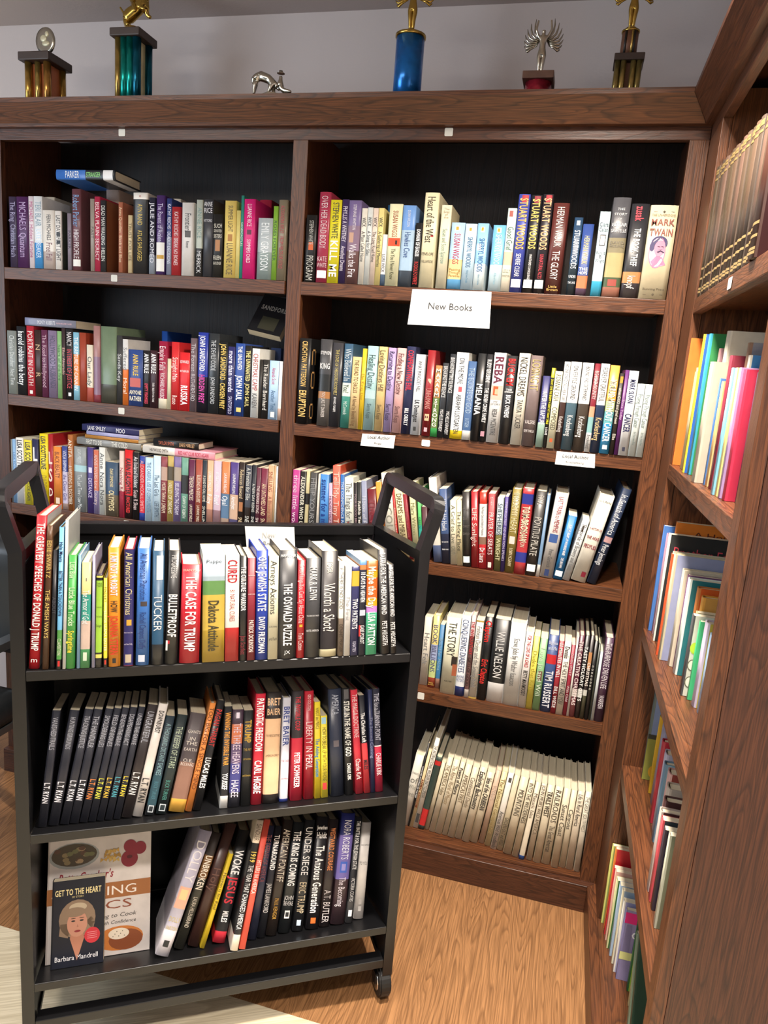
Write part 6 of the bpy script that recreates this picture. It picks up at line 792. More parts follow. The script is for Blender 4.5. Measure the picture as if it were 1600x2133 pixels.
def sp_unhumans(root, T, H, D, arc):
    ink = Ink(); f = lambda x, z: (x * T, arc(x * T) - .0005, H * (1 - z))
    ink.poly(ell(.0, .355, .22, .03, f, 12, 200, 430), 'd8a890'); ink.poly([f(-.25, .33), (f(-.18, .325)), f(.2, .38), f(.14, .385)], 'd8a890')
    g = lambda x, z: (x * T, arc(x * T) - .0009, H * (1 - z))
    for x in (-.11, .11): ink.poly(ell(x, .775, .07, .013, g, 10), '4a2020')
    ink.put('spine_emblem', root)
def side_fn(T, o=.0004): return lambda x, z: (T / 2 + o, x, z)
def cover_words(ink, ln, T, x0, x1, z0, hgt, h, b=0, shear=0.):
    wd = twidth(ln, b); sx = (x1 - x0) / wd; sy = hgt / CAP
    ink.text(ln, b, sx, sy, lambda x, y: (T / 2 + .0005, x0 + x, z0 + y), h, shear)
def sp_brother(root, T, H, D, arc):
    ink = Ink(); f = side_fn(T)
    cover_words(ink, 'Brother Eagle', T, .012, .16, H - .05, .022, 'd04a58'); cover_words(ink, 'Paintings by', T, .05, .12, H - .072, .007, 'b0a8a0', 0, .2)
    for x, z, r, c in ((.04, H - .115, .03, '6a6a68'), (.07, H - .108, .026, '7c7c7a'), (.10, H - .12, .03, '5a5a58')): ink.poly(ell(x, z, r, r * .8, side_fn(T, .0003 + .0002 * x * 10)), c)
    ink.put('cover_art', root)
def sp_ahouse(root, T, H, D, arc):
    ink = Ink(); cover_words(ink, 'A House', T, .04, .14, H - .03, .012, '5a2a18'); ink.put('cover_art', root)
def sp_greece(root, T, H, D, arc):
    ink = Ink(); f = side_fn(T)
    ink.poly([f(.0, H * .82), f(D, H * .82), f(D, H * .97), f(0, H * .97)], 'd82878'); cover_words(ink, 'The', T, .05, .1, H * .86, .012, '301828', 1)
    for i in range(5): ink.poly([f(.004 + i * .022, H * .42), f(.02 + i * .022, H * .42), f(.018 + i * .022, H * .8), f(.006 + i * .022, H * .8)], '6a6288' if i % 2 else '7c7498')
    g = side_fn(T, .0007); cover_words(ink, 'Greece', T, .02, .1, H * .62, .018, 'f0f0f4', 1)
    ink.poly([f(0, H * .3), f(D, H * .3), f(D, H * .41), f(0, H * .41)], 'd8d890'); ink.poly(ell(.045, H * .33, .016, .02, g), '4a4a58'); ink.put('cover_art', root)
def sp_lime(root, T, H, D, arc):
    ink = Ink(); f = side_fn(T)
    for x, z, r in ((.03, .05, .014), (.06, .10, .018), (.09, .06, .012)):
        ink.poly(ell(x, z, r, r, f), '6a9a30'); ink.poly(ell(x, z, r * .86, r * .86, side_fn(T, .0006)), 'a8d050')
    ink.poly([f(0, H * .7), f(D, H * .7), f(D, H), f(0, H)], '1f4a3a'); ink.put('cover_art', root)
def sp_dred(root, T, H, D, arc):
    ink = Ink(); cover_words(ink, 'D', T, .03, .05, H - .03, .018, 'c83030', 1); ink.put('cover_art', root)
def sp_field(root, T, H, D, arc):
    ink = Ink(); f = side_fn(T)
    ink.poly([f(0, 0), f(D, 0), f(D, H * .45), f(0, H * .45)], '8a8a40'); ink.poly([f(0, H * .45), f(D, H * .45), f(D, H * .5), f(0, H * .5)], '3a3a30'); ink.poly(ell(.03, H * .1, .018, .02, side_fn(T, .0007)), 'd8a030'); ink.put('cover_art', root)
def sp_rings(root, T, H, D, arc):
    ink = Ink(); f = side_fn(T)
    for z, c in ((.03, '6a6a58'), (.065, '6a6a58'), (.10, 'b8d840')): ink.poly(ell(.012, z, .009, .012, f), c); ink.poly(ell(.012, z, .007, .01, side_fn(T, .0006)), 'dcdccc' if c[0] == '6' else 'b8d840')
    ink.put('cover_art', root)
def sp_volume(root, T, H, D, arc):
    ink = Ink()
    for t in (.035, .055, .10, .78, .86, .94, .965):
        xs = [(-.46 + .92 * i / 6) * T for i in range(7)]
        for a, b in zip(xs, xs[1:]): ink.poly([(a, arc(a) - .0004, H * (1 - t) - .0022), (b, arc(b) - .0004, H * (1 - t) - .0022), (b, arc(b) - .0004, H * (1 - t) + .0022), (a, arc(a) - .0004, H * (1 - t) + .0022)], '8a744c')
    ink.put('gold_bands', root)
SPECIAL = {k[3:]: v for k, v in list(globals().items()) if k.startswith('sp_')}
# ---------------------------------------------------------------- room
struct('floor', bx((-4.5, -.608, -.05), (1.2, .36, 0), 0), FLW)
struct('floor', bx((-4.5, -4.2, -.05), (1.2, -.608, 0), 0), FLC)
struct('wall_back', bx((-4.5, .345, 0), (1.2, .45, 2.66), 0), plaster('grey_wall_paint', 'cfc6c4'))
struct('wall_right', bx((.585, -4.2, 0), (.70, .345, 2.66), 0), plaster('grey_side_paint', 'cfc6c4'))
struct('ceiling', bx((-4.5, -4.2, 2.566), (1.2, .345, 2.66), 0), plaster('grey_ceiling_paint', 'bdb4b2'))
# ---------------------------------------------------------------- back bookcase
TH = .0355
bc = thing('bookcase', 'long dark stained oak bookcase along the back wall with two bays of books', 'bookcase', (-.78, .15, 0))
XL = -1.7576; FT = .02
def part(name, lo, hi, m, parent, bev=.0012): return obj(name, bx(lo, hi, bev), m, parent)
part('back_panel', (-1.80, .300, .02), (XS - .001, .315, 2.18), BACK, bc, 0)
part('end_panel', (-1.80, FT, .0), (-1.782, .30, 2.18), OAKD[2], bc)
part('partition', (-.800, FT, .06), (-.777, .30, 2.16), OAKD[2], bc)
part('partition', (.212, FT, .06), (.232, .30, 2.16), OAKD[2], bc)
part('stile', (-1.80, 0, .0), (XL, FT, 2.1014), OAKD[2], bc)
part('stile', (-.8099, 0, .0), (-.767, FT, 2.1014), OAK[2], bc)
part('stile', (.199, 0, .0), (XS - .0006, FT, 2.1014), OAK[2], bc)
part('top_rail', (-1.80, 0, 2.1014), (XS - .0006, FT, 2.190), OAKD[0], bc)
def shelf(parent, x0, x1, z, name='shelf'):
    bm = bmesh.new(); box(bm, (x0, 0, z - TH), (x1, .019, z), .0015); box(bm, (x0, .019, z - .019), (x1, .30, z - .0002), 0)
    return obj(name, bm, OAK[0], parent)
for z in (1.7345, 1.3425, .9835, .585): shelf(bc, XL, -.8165, z)
for z in (1.7345, 1.340, .9808, .5852): shelf(bc, -.767, .199, z)
for a, b in ((XL, -.81), (-.767, .199)):
    bm = bmesh.new(); box(bm, (a, 0, .0865), (b, .30, .0941), .0008); obj('bottom_shelf', bm, OAK[0], bc)
def crown(name, axis, a, m, parent, end=None):
    prof = [(.0, 2.186), (.0, 2.132), (.018, 2.132), (.022, 2.140), (.0554, 2.186), (.0554, 2.198), (-.333, 2.198), (-.333, 2.186)]
    bm = bmesh.new(); A = []; B = []
    for t, z in prof:
        if axis == 'x': A.append(bm.verts.new((a, -t, z))); B.append(bm.verts.new((XS - t - .0008, -t, z)))
        else: A.append(bm.verts.new((XS - t, -t, z))); B.append(bm.verts.new((XS - t, a, z)))
    n = len(prof)
    for i in range(n): bm.faces.new((A[i], A[(i + 1) % n], B[(i + 1) % n], B[i]))
    bm.faces.new(A[::-1]); bm.faces.new(B); return obj(name, bm, m, parent)
crown('crown_moulding', 'x', -1.83, OAK[0], bc)
def plinth(axis, parent):
    t = .0236; bm = bmesh.new()
    prof = [(0, 0), (t, 0), (t, .0854), (t - .001, .0864), (0, .0864)]; A = []; B = []
    for q, z in prof:
        if axis == 'x': A.append(bm.verts.new((-1.80, -q, z))); B.append(bm.verts.new((XS - q - .0008, -q, z)))
        else: A.append(bm.verts.new((XS - q, -q, z))); B.append(bm.verts.new((XS - q, -.905, z)))
    n = len(prof)
    for i in range(n): bm.faces.new((A[i], A[(i + 1) % n], B[(i + 1) % n], B[i]))
    bm.faces.new(A[::-1]); bm.faces.new(B); return obj('plinth', bm, OAKD[0] if axis == 'x' else OAK[1], parent)
plinth('x', bc)
# ---------------------------------------------------------------- side bookcase
sc = thing('bookcase', 'dark stained oak bookcase on the right seen steeply from its end panel', 'bookcase', (.4, -.45, 0))
part('stile', (XS, -.1508, .0941), (XS + FT, -.0005, 2.1014), OAK[2], sc)
part('stile', (XS, -.903, .0), (XS + FT, -.859, 2.1014), OAK[2], sc)
part('top_rail', (XS, -.903, 2.1014), (XS + FT, -.0005, 2.19), OAKD[1], sc)
part('back_panel', (XS + .30, -.885, .02), (XS + .315, -.001, 2.18), BACK, sc, 0)
part('end_panel', (XS + FT + .0005, -.903, 0), (XS + .33, -.883, 2.19), OAKD[2], sc)
part('partition', (XS + FT, -.149, .1), (XS + .30, -.129, 2.16), OAK[2], sc)
for z in (1.7236, 1.3455, .9328, .5578):
    bm = bmesh.new(); box(bm, (XS + .0005, -.859, z - .033), (XS + .02, -.1508, z), .0015); box(bm, (XS + .02, -.882, z - .019), (XS + .30, -.149, z - .0002), 0); obj('shelf', bm, OAK[1], sc)
bm = bmesh.new(); box(bm, (XS, -.859, .0865), (XS + .30, -.0005, .0941), .0008); obj('bottom_shelf', bm, OAK[1], sc)
crown('crown_moulding', 'y', -.93, OAKD[1], sc)
plinth('y', sc)
# ---------------------------------------------------------------- book cart
CM = Matrix.Translation(CART0) @ Matrix.Rotation(YAW, 4, 'Z')
ct = thing('book_cart', 'black metal rolling book cart with three sloping shelves and loop handles', 'book cart', CM)
def cpart(name, bm, parent=ct, m=None, smooth=False):
    bm.transform(CM); return obj(name, bm, m or CARTM, parent, smooth)
def sweep(bm, path, hx, hy, wdir):
    """rectangular bar along a path; hx half width across wdir, hy half height in the path plane"""
    P = [Vector(p) for p in path]; W = Vector(wdir); rings = []
    for i, p in enumerate(P):
        d0 = (P[i] - P[max(i - 1, 0)]); d1 = (P[min(i + 1, len(P) - 1)] - P[i])
        d = ((d0.normalized() if d0.length else Vector()) + (d1.normalized() if d1.length else Vector())).normalized()
        nrm = W.cross(d).normalized(); Wp = d.cross(nrm)
        k = 1.
        if d0.length and d1.length: k = 1 / max(.5, math.cos(d0.angle(d1) / 2))
        rings.append([bm.verts.new(p + sx * hx * Wp + sy * hy * k * nrm) for sx, sy in ((-1, -1), (1, -1), (1, 1), (-1, 1))])
    for a, b in zip(rings, rings[1:]):
        for k in range(4): bm.faces.new((a[k], a[(k + 1) % 4], b[(k + 1) % 4], b[k]))
    bm.faces.new(rings[0][::-1]); bm.faces.new(rings[-1])
    es = [e for e in bm.edges if len(e.link_faces) == 2 and abs((e.verts[1].co - e.verts[0].co).normalized().dot(W)) < .95 and e.calc_face_angle(0) > .9]
    bmesh.ops.bevel(bm, geom=es, offset=.003, segments=2, affect='EDGES')
def rounded(pts, rad, n=5):
    P = [Vector(p) for p in pts]; out = [P[0]]
    for a, b, c in zip(P, P[1:], P[2:]):
        da = (a - b).normalized(); dc = (c - b).normalized(); r = min(rad, (a - b).length * .45, (c - b).length * .45)
        s = b + da * r; e = b + dc * r
        for k in range(n + 1):
            q = k / n; out.append(s * (1 - q) ** 2 + b * 2 * q * (1 - q) + e * q * q)
    return out + [P[-1]]
for u, sg in ((.0038, 1), (-.7875, -1)):
    bm = bmesh.new(); f = .030 * sg
    pts = [(u, .016, .072), (u, .016, 1.140), (u + f, .020, 1.240), (u + f, .378, 1.240), (u, .370, 1.105), (u, .370, .072)]
    path = [Vector(pts[0]), Vector(pts[1])] + rounded([pts[1], pts[2], pts[3], pts[4]], .022)[1:-1] + [Vector(pts[4]), Vector(pts[5])]
    sweep(bm, path, .0120, .0145, (1, 0, 0)); cpart('end_frame', bm)
    bm = bmesh.new(); ui = u - sg * .008
    box(bm, (ui - .0015, .03, .085), (ui + .0015, .356, 1.105), 0)
    box(bm, (ui - .006, .03, .085), (ui + .006, .356, .10), .001)
    cpart('end_panel', bm)
    bm = bmesh.new(); sweep(bm, [(u, .03, 1.128), (u, .356, 1.104)], .012, .011, (1, 0, 0)); cpart('end_rail', bm)
bm = bmesh.new(); box(bm, (-.7745, .356, .10), (-.0095, .360, 1.10), 0); cpart('back_panel', bm)
bm = bmesh.new(); box(bm, (-.7745, .347, 1.090), (-.0095, .374, 1.116), .002); cpart('back_rail', bm)
for k in ('C1', 'C2', 'C3'):
    z = ZC[k]; a = math.tan(TILT[k]); bm = bmesh.new()
    pr = [(0, z - .022), (0, z - .0002), (.345, z - .345 * a - .0004), (.345, z - .345 * a - .004), (.003, z - .0035), (.003, z - .022)]
    A = [bm.verts.new((-.7740, y, q)) for y, q in pr]; B = [bm.verts.new((-.0100, y, q)) for y, q in pr]
    for i in range(6): bm.faces.new((A[i], A[(i + 1) % 6], B[(i + 1) % 6], B[i]))
    bm.faces.new(A[::-1]); bm.faces.new(B)
    bmesh.ops.bevel(bm, geom=[e for e in bm.edges if all(v.co.y < .0005 for v in e.verts) and abs(e.verts[0].co.x - e.verts[1].co.x) > .1], offset=.0022, segments=3, affect='EDGES'); cpart('shelf', bm)
for y0, y1 in ((.0, .03), (.345, .373)):
    bm = bmesh.new(); box(bm, (-.7745, y0, .098), (-.0095, y1, .120), .0015); cpart('bottom_rail', bm)
BLACKR = col('141414', .5, 0, .04, 'rubber')
for u in (.0038, -.7875):
    for v, fwd in ((.016, 1), (.370, -1)):
        bm = bmesh.new(); lathe(bm, [(.006, .06), (.0135, .06), (.0135, .072), (.006, .074)], (u, v, 0), 16); c = cpart('caster', bm, m=CHROME)
        bm = bmesh.new(); q = bmesh.ops.create_cone(bm, cap_ends=True, segments=28, radius1=.040, radius2=.040, depth=.029)
        es = [e for e in bm.edges if e.calc_face_angle(0) > 1]; bmesh.ops.bevel(bm, geom=es, offset=.004, segments=2, affect='EDGES')
        bm.transform(Matrix.Translation((u - .004, v + .012 * fwd, .0402)) @ Matrix.Rotation(R(90), 4, 'Y')); cpart('wheel', bm, c, BLACKR)
        bm = bmesh.new()
        for s in (-1, 1):
            lathe(bm, [(.012, -.001), (.024, -.001), (.024, .001), (.012, .001)], (0, 0, s * .0158), 24)
        bm.transform(Matrix.Translation((u - .004, v + .012 * fwd, .0402)) @ Matrix.Rotation(R(90), 4, 'Y')); cpart('hub_ring', bm, c, CHROME)
        bm = bmesh.new()
        for s in (-1, 1): box(bm, (u - .004 + s * .019 - .001, v + .012 * fwd - .012, .03), (u - .004 + s * .019 + .001, v + .012 * fwd + .012, .064), .0005)
        box(bm, (u - .022, v + .012 * fwd - .014, .062), (u + .014, v + .012 * fwd + .014, .066), .001); cpart('fork', bm, c)
# ---------------------------------------------------------------- books
chars = sorted(set(''.join(r[11] for r in BOOKS) + 'New BooksLocalAuthorKoppKruckenbergBrother EaglePaintings byA HouseTheGreeceDSANDFORDGET TO THE HEARTBarbara MandrellBetty Crocker\'sCOOKINGBASICSLearning to Cookwith ConfidenceMY STORY'))
build_glyphs([c for c in chars if c not in '|#^!@/'] )
for rec in BOOKS: build_book(rec)
# ---------------------------------------------------------------- face-out books
def face_out(label, sh, u, wf, T, H, D, bands, cov, art, M=None, grp=None):
    rec = ('C', sh, 0, 0, 0, 0, T, H, D, 'p', bands, '', label, {'c': cov})
    M = M or frame('C', sh) @ Matrix.Translation((u, wf + T / 2, .0008)) @ Matrix.Rotation(-math.pi / 2, 4, 'Z')
    r = build_book(rec, M); ink = Ink(); art(ink, T, H, D); ink.put('cover_art', r); return r
def art_cook(ink, T, H, D):
    F = lambda o: side_fn(T, o); f = F(.0003); g = F(.0006); k = F(.0009)
    ink.poly([f(0, .122), f(D, .122), f(D, .156), f(0, .156)], '9a6236')
    cover_words(ink, 'COOKING', T, .008, .188, .129, .019, 'e8e0d8'); cover_words(ink, 'BASICS', T, .02, .178, .099, .018, '8a4a34')
    cover_words(ink, 'Learning to Cook', T, .075, .186, .080, .0085, '33302e', 0, .2); cover_words(ink, 'with Confidence', T, .108, .186, .066, .0075, '33302e', 0, .2)
    cover_words(ink, "Betty Crocker's", T, .022, .136, .168, .017, '8a2030', 1, .25)
    ink.poly(ell(.054, .222, .052, .028, f), '9aa0a0'); ink.poly(ell(.054, .224, .047, .024, g), '4a4030')
    rnd = random.Random(3)
    for i in range(16): ink.poly(ell(.054 + rnd.uniform(-.036, .036), .224 + rnd.uniform(-.016, .016), .007, .005, F(.0008 + .00004 * i), 8), ['8a7a58', '6a6a48', 'a89070', '5a4030'][i % 4])
    for i in range(14): ink.poly([F(.0007 + .00004 * i)(.128 + dx, .213 + dz) for cx, cz in [(rnd.uniform(-.018, .018), rnd.uniform(-.012, .012))] for dx, dz in ((cx - .007, cz - .005), (cx, cz), (cx + .007, cz - .004), (cx + .006, cz + .005), (cx, cz + .001), (cx - .006, cz + .005))], ['c8a050', 'b08838', 'd8b868'][i % 3])
    for x, z, r in ((.170, .203, .018), (.171, .230, .014), (.192, .224, .014)): ink.poly(ell(x, z, r, r, F(.0006 + x * .001)), '8a2034')
    ink.poly(ell(.170, .207, .006, .004, k, 10), '5a1424')
    ink.poly(ell(.152, .034, .05, .026, f), 'c87a38'); ink.poly(ell(.165, .03, .036, .022, g), '8a4a28'); ink.poly(ell(.150, .044, .022, .012, k), 'e8dcc8')
    for i in range(7): ink.poly(ell(.138 + i * .004, .044 + (i % 3 - 1) * .005, .001, .0012, F(.0011), 6), '4a4a30')
def art_heart(ink, T, H, D):
    F = lambda o: side_fn(T, o); f = F(.0003)
    cover_words(ink, 'GET TO THE HEART', T, .006, .100, .149, .012, 'e8d8a0', 1); cover_words(ink, 'MY STORY', T, .040, .064, .142, .004, 'd8c890')
    ink.poly(ell(.052, .098, .037, .040, f), '8a7460'); ink.poly([f(.018, .09), f(.016, .066), (f(.034, .06)), f(.04, .09)], '8a7460'); ink.poly([f(.07, .09), f(.084, .07), f(.088, .088), f(.08, .10)], '8a7460')
    ink.poly(ell(.053, .122, .018, .009, F(.0004)), 'b8a890')
    ink.poly(ell(.052, .088, .0205, .0275, F(.0006)), 'c08a74'); ink.poly([F(.0005)(x, z) for x, z in ((.041, .075), (.062, .075), (.067, .058), (.053, .012), (.038, .058))], 'b47a62')
    ink.poly(ell(.047, .112, .022, .010, F(.0008), 14), '8a7460')
    for x in (.044, .061): ink.poly(ell(x, .094, .0042, .0018, F(.001), 10), '33302e'); ink.poly(ell(x, .0995, .0055, .0008, F(.001), 8), '5a4434')
    ink.poly(ell(.053, .0725, .0066, .0024, F(.001), 12), '8a3034'); ink.poly([F(.001)(.051, .081), F(.001)(.055, .081), F(.001)(.053, .087)], 'a87460')
    ink.poly(ell(.083, .060, .016, .0165, F(.0005)), 'c8303c')
    for i in range(4): ink.poly([F(.0009)(x, .066 - i * .004 + d) for x, d in ((.073, 0), (.093, 0), (.093, .0012), (.073, .0012))], 'e89098')
    cover_words(ink, 'Barbara Mandrell', T, .008, .096, .014, .010, 'e0e0e4')
face_out('white cookbook with food photos standing face out on the cart bottom shelf', 'C3', -.765, .071, .020, .285, .216, 'b8b0ac', 'cfc8c4', art_cook)
face_out('small dark navy paperback with a portrait cover, face out before the cookbook', 'C3', -.7515, .047, .021, .180, .107, '10131e', '141826', art_heart)
def art_dark(ink, T, H, D):
    cover_words(ink, 'SANDFORD', T, .012, .1, .085, .016, 'b8b0a4', 1); f = side_fn(T, .0003); ink.poly([f(.03, .012), f(.085, .012), f(.085, .06), f(.03, .06)], '4a4838')
face_out('black paperback tilted back on top of the row, second left shelf', 'L2', 0, 0, .026, .142, .110, '17171a', '1c1c20', art_dark,
    Matrix.Translation((-.985, .128, 1.594)) @ Matrix.Rotation(R(9), 4, 'Y') @ Matrix.Rotation(R(-36), 4, 'X') @ Matrix.Rotation(-math.pi / 2, 4, 'Z'))
# ---------------------------------------------------------------- paper signs and shelf labels
PAPER = col('dededc', .7, 0, .02, 'paper')
def sheet(name, label, cat, P, lines, dy=-1., curl=.0, nx=10, nz=5, mat=PAPER, M=None, group=None, inkc='2a2a2c'):
    """thin paper sheet from four corners tl,tr,br,bl in a vertical plane, with printed lines (text,x0,x1,z0,cap,shear,colour)"""
    root = thing(name, label, cat, Matrix.Translation(sum((Vector(p) for p in P), Vector()) / 4), group)
    tl, tr, br, bl = [Vector(p) for p in P]
    n = (tr - tl).cross(bl - tl).normalized()
    if n.dot(Vector((0, -1, 0))) < 0: n = -n
    def S(u, v, o=0.): return (tl * (1 - u) + tr * u) * (1 - v) + (bl * (1 - u) + br * u) * v + n * (o + curl * (v ** 2 + .4 * math.sin(u * 5) * v))
    bm = bmesh.new(); G = [[[bm.verts.new(S(i / nx, j / nz, o)) for i in range(nx + 1)] for j in range(nz + 1)] for o in (0, -.0003)]
    for k in (0, 1):
        for j in range(nz):
            for i in range(nx): bm.faces.new((G[k][j][i], G[k][j][i + 1], G[k][j + 1][i + 1], G[k][j + 1][i]))
    rim = [(0, i) for i in range(nx)] + [(j, nx) for j in range(nz)] + [(nz, i) for i in range(nx, 0, -1)] + [(j, 0) for j in range(nz, 0, -1)]
    for a, b in zip(rim, rim[1:] + rim[:1]): bm.faces.new((G[0][a[0]][a[1]], G[0][b[0]][b[1]], G[1][b[0]][b[1]], G[1][a[0]][a[1]]))
    obj('sheet', bm, mat, root)
    ink = Ink(); L = WM[root.name].inverted(); W = (tr - tl).length; Hh = (bl - tl).length
    for t, x0, x1, z0, cap, sh, h in lines:
        sx = (x1 - x0) / twidth(t, 0) ; sy = cap / CAP
        ink.text(t, 0, sx, sy, lambda x, y: L @ S((x0 + x), (z0 - y), .0012), h, sh)
    ink.put('lettering', root); return root
sheet('paper_sign', 'white paper sign reading New Books hanging from the top right shelf', 'sign', [(-.4469, -.0035, 1.7295), (-.2341, -.0035, 1.7323), (-.2293, -.006, 1.6384), (-.451, -.006, 1.6364)], [('New Books', .225, .78, .54, .185, 0, '3a3a3c')], curl=.004)
sheet('shelf_card', 'white Local Author card under the pastel books, second right shelf', 'sign', [(-.5582, -.0045, 1.3296), (-.4614, -.0045, 1.3336), (-.464, -.0045, 1.2968), (-.5614, -.0045, 1.2951)], [('Local Author', .17, .86, .36, .26, 0, '2a2a2c'), ('Kopp', .4, .62, .78, .16, 0, '2a2a2c')], group='local author cards')
sheet('shelf_card', 'white Local Author card under the matching two-tone spines, second right shelf', 'sign', [(-.0184, -.0045, 1.3345), (.0801, -.0045, 1.337), (.0836, -.0045, 1.3004), (-.0192, -.0045, 1.2996)], [('Local Author', .16, .84, .42, .25, 0, '2a2a2c'), ('Kruckenberg', .26, .72, .80, .15, 0, '2a2a2c')], group='local author cards')
wq = lambda u, v, z: tuple(CM @ Vector((u, v, z)))
sheet('paper_note', 'white handwritten paper note on the back rail of the cart', 'note', [wq(-.3415, .343, 1.1125), wq(-.2194, .343, 1.111), wq(-.2139, .343, 1.0502), wq(-.3331, .343, 1.0406)], [('New', .32, .6, .42, .22, .15, 'c4c4c0'), ('Books', .32, .66, .74, .2, .2, '8a8a88')], curl=.003)
def tab(label, c, M=Matrix.Identity(4), s=(.0215, .0195)):
    bm = bmesh.new(); r = .003; n = 5; x, z = s[0] / 2, s[1] / 2
    ring = []
    for sx, sz, a0 in ((1, 1, 0), (-1, 1, 90), (-1, -1, 180), (1, -1, 270)):
        for k in range(n + 1):
            a = R(a0 + 90 * k / n); ring.append((sx * (x - r) + r * math.cos(a), sz * (z - r) + r * math.sin(a)))
    F = [bm.verts.new((c[0] + px, c[1] - .0008, c[2] + pz)) for px, pz in ring]; B = [bm.verts.new((c[0] + px, c[1] - .0001, c[2] + pz)) for px, pz in ring]
    bm.faces.new(F); bm.faces.new(B[::-1])
    for i in range(len(F)): bm.faces.new((F[i], F[i - 1], B[i - 1], B[i]))
    bm.transform(M); tag(obj('shelf_label', bm, col('d8d7ce', .5, 0, .02, 'tab')), label, 'shelf label', 'blank shelf labels')
tab('small white label on the top rail above the left bay', (-1.3384, -.0006, 2.1206))
tab('small white label on the top rail above the right bay', (-.3848, -.0006, 2.1199))
tab('small white label on the front of the top left shelf', (-1.3639, -.0006, 1.7175))
tab('small white label on the front of the second left shelf', (-1.3388, -.0006, 1.3240))
tab('small white label on the third left shelf behind the cart', (-1.3191, -.0006, .9680))
tab('small white label on the second right shelf beside the first author card', (-.3740, -.0006, 1.3205), s=(.024, .0175))
tab('small white label on the fourth right shelf next to the cart post', (-.3222, -.0006, .5695), s=(.02, .021))
tab('narrow white label on the top shelf front of the side case', (.5489, -.0006, 1.7075), frame('S', ''), s=(.03, .02))
# ---------------------------------------------------------------- trophies on top of the bookcase
ZT = 2.1987
GOLD = col('b89a50', .24, 1, .04, 'metal'); SILV = col('b8b4a8', .2, 1, .04, 'metal'); DWOOD = col('3a2c26', .5, 0, .1, 'block')
def foil(h): return col(h, .25, .75, .35, 'foil')
def victory(root, x, y, z, h, m):
    P = lambda a, b, c: (x + a * h, y + b * h, z + c * h)
    V = [P(0, 0, .46), P(0, 0, .56), P(0, -.01, .68), P(0, 0, .77), P(0, -.01, .86), P(-.05, 0, .38), P(-.035, -.01, .22), P(-.03, 0, .03), P(.05, 0, .38), P(.035, -.01, .22), P(.03, 0, .03), P(-.10, 0, .73), P(-.16, -.02, .86), P(-.13, -.02, 1.04), P(.10, 0, .73), P(.16, -.02, .86), P(.13, -.02, 1.04)]
    E = [(0, 1), (1, 2), (2, 3), (3, 4), (0, 5), (5, 6), (6, 7), (0, 8), (8, 9), (9, 10), (2, 11), (11, 12), (12, 13), (2, 14), (14, 15), (15, 16)]
    rr = [.075, .055, .075, .032, .055, .06, .045, .03, .06, .045, .03, .035, .024, .02, .035, .024, .02]
    skin_body('figure', V, E, [q * h for q in rr], m, root, 2)
    for s in (-1, 1):
        bm = bmesh.new()
        for k in range(7):
            a = R(70 - k * 17); L = (.36 - .018 * k) * h; b = Vector(P(s * (.05 + .012 * k), .05, .70 - .02 * k)); d = Vector((s * math.cos(a) * 1., .12, math.sin(a))); mid = b + d * L * .55 + Vector((s * .07 * h, .02 * h, -.02 * h)); e = b + d * L + Vector((s * .02 * h, .02 * h, .08 * h))
            tube(bm, [b, b.lerp(mid, .5) + Vector((s * .03 * h, 0, 0)), mid, mid.lerp(e, .5) + Vector((s * .012 * h, 0, 0)), e], [.014 * h, .022 * h, .024 * h, .018 * h, .005 * h], 6)
        obj('wing', bm, m, root)
    bm = bmesh.new(); lathe(bm, [(.10 * h, 0), (.10 * h, .02 * h), (.06 * h, .035 * h)], (x, y, z - .005 * h), 16); obj('figure_foot', bm, m, root)
def cols(root, x, y, w, z1, spec):
    for i, (dx, dy, h, r) in enumerate(spec):
        bm = bmesh.new(); lathe(bm, [(r, ZT + .0005), (r, z1)], (x + dx * w, y + dy * w, 0), 14); obj('column', bm, foil(h), root)
t = thing('trophy', 'short trophy with a round plaque on gold and orange columns, far left', 'trophy', (-1.674, .1, ZT), 'trophies on top of the bookcase')
cols(t, -1.674, .1, .033, 2.337, [(-1, -1, 'b08a40', .011), (.0, -1, 'a89050', .009), (1, -1, 'b08040', .011), (1, 1, 'b08a40', .011), (-1, 1, 'b08a40', .011)])
bm = bmesh.new(); box(bm, (-1.705, .073, ZT + .0005), (-1.643, .128, 2.336), .001); obj('core_panel', bm, col('b0643a', .4, .2, .1, 'orange'), t)
bm = bmesh.new(); box(bm, (-1.728, .046, 2.337), (-1.620, .154, 2.361), .003); obj('cap', bm, DWOOD, t)
bm = bmesh.new(); q = Matrix.Translation((-1.672, .1, 2.408)) @ Matrix.Rotation(R(90), 4, 'X'); lathe(bm, [(.024, -.004), (.032, -.004), (.034, 0), (.032, .004), (.024, .004)], (0, 0, 0), 24, 1, 1.15); bm.transform(q)
tube(bm, [(-1.672, .1, 2.361), (-1.672, .1, 2.376)], [.014, .005], 10); obj('plaque_rim', bm, SILV, t)
bm = bmesh.new(); lathe(bm, [(.024, -.002), (.024, .002)], (0, 0, 0), 24, 1, 1.15); bm.transform(q); obj('plaque', bm, col('1f2024', .4, 0, .1, 'plaque'), t)
bm = bmesh.new(); ball(bm, (-1.676, .096, 2.414), (.012, .003, .010)); ball(bm, (-1.668, .096, 2.400), (.014, .003, .008)); ball(bm, (-1.664, .096, 2.426), (.007, .003, .008)); obj('plaque_relief', bm, col('d0c8a8', .4, .3, .1, 'relief'), t)
t = thing('trophy', 'tall trophy with teal columns and a gold bull rider figure', 'trophy', (-1.369, .1, ZT), 'trophies on top of the bookcase')
cols(t, -1.369, .1, .030, 2.396, [(-1, -1, 'a88a48', .010), (-.35, -1, '0f8a80', .011), (.3, -1, '0f8a80', .011), (1, -.95, '0a5a70', .012), (1, 1, '0a5a70', .012), (-1, 1, 'a88a48', .010)])
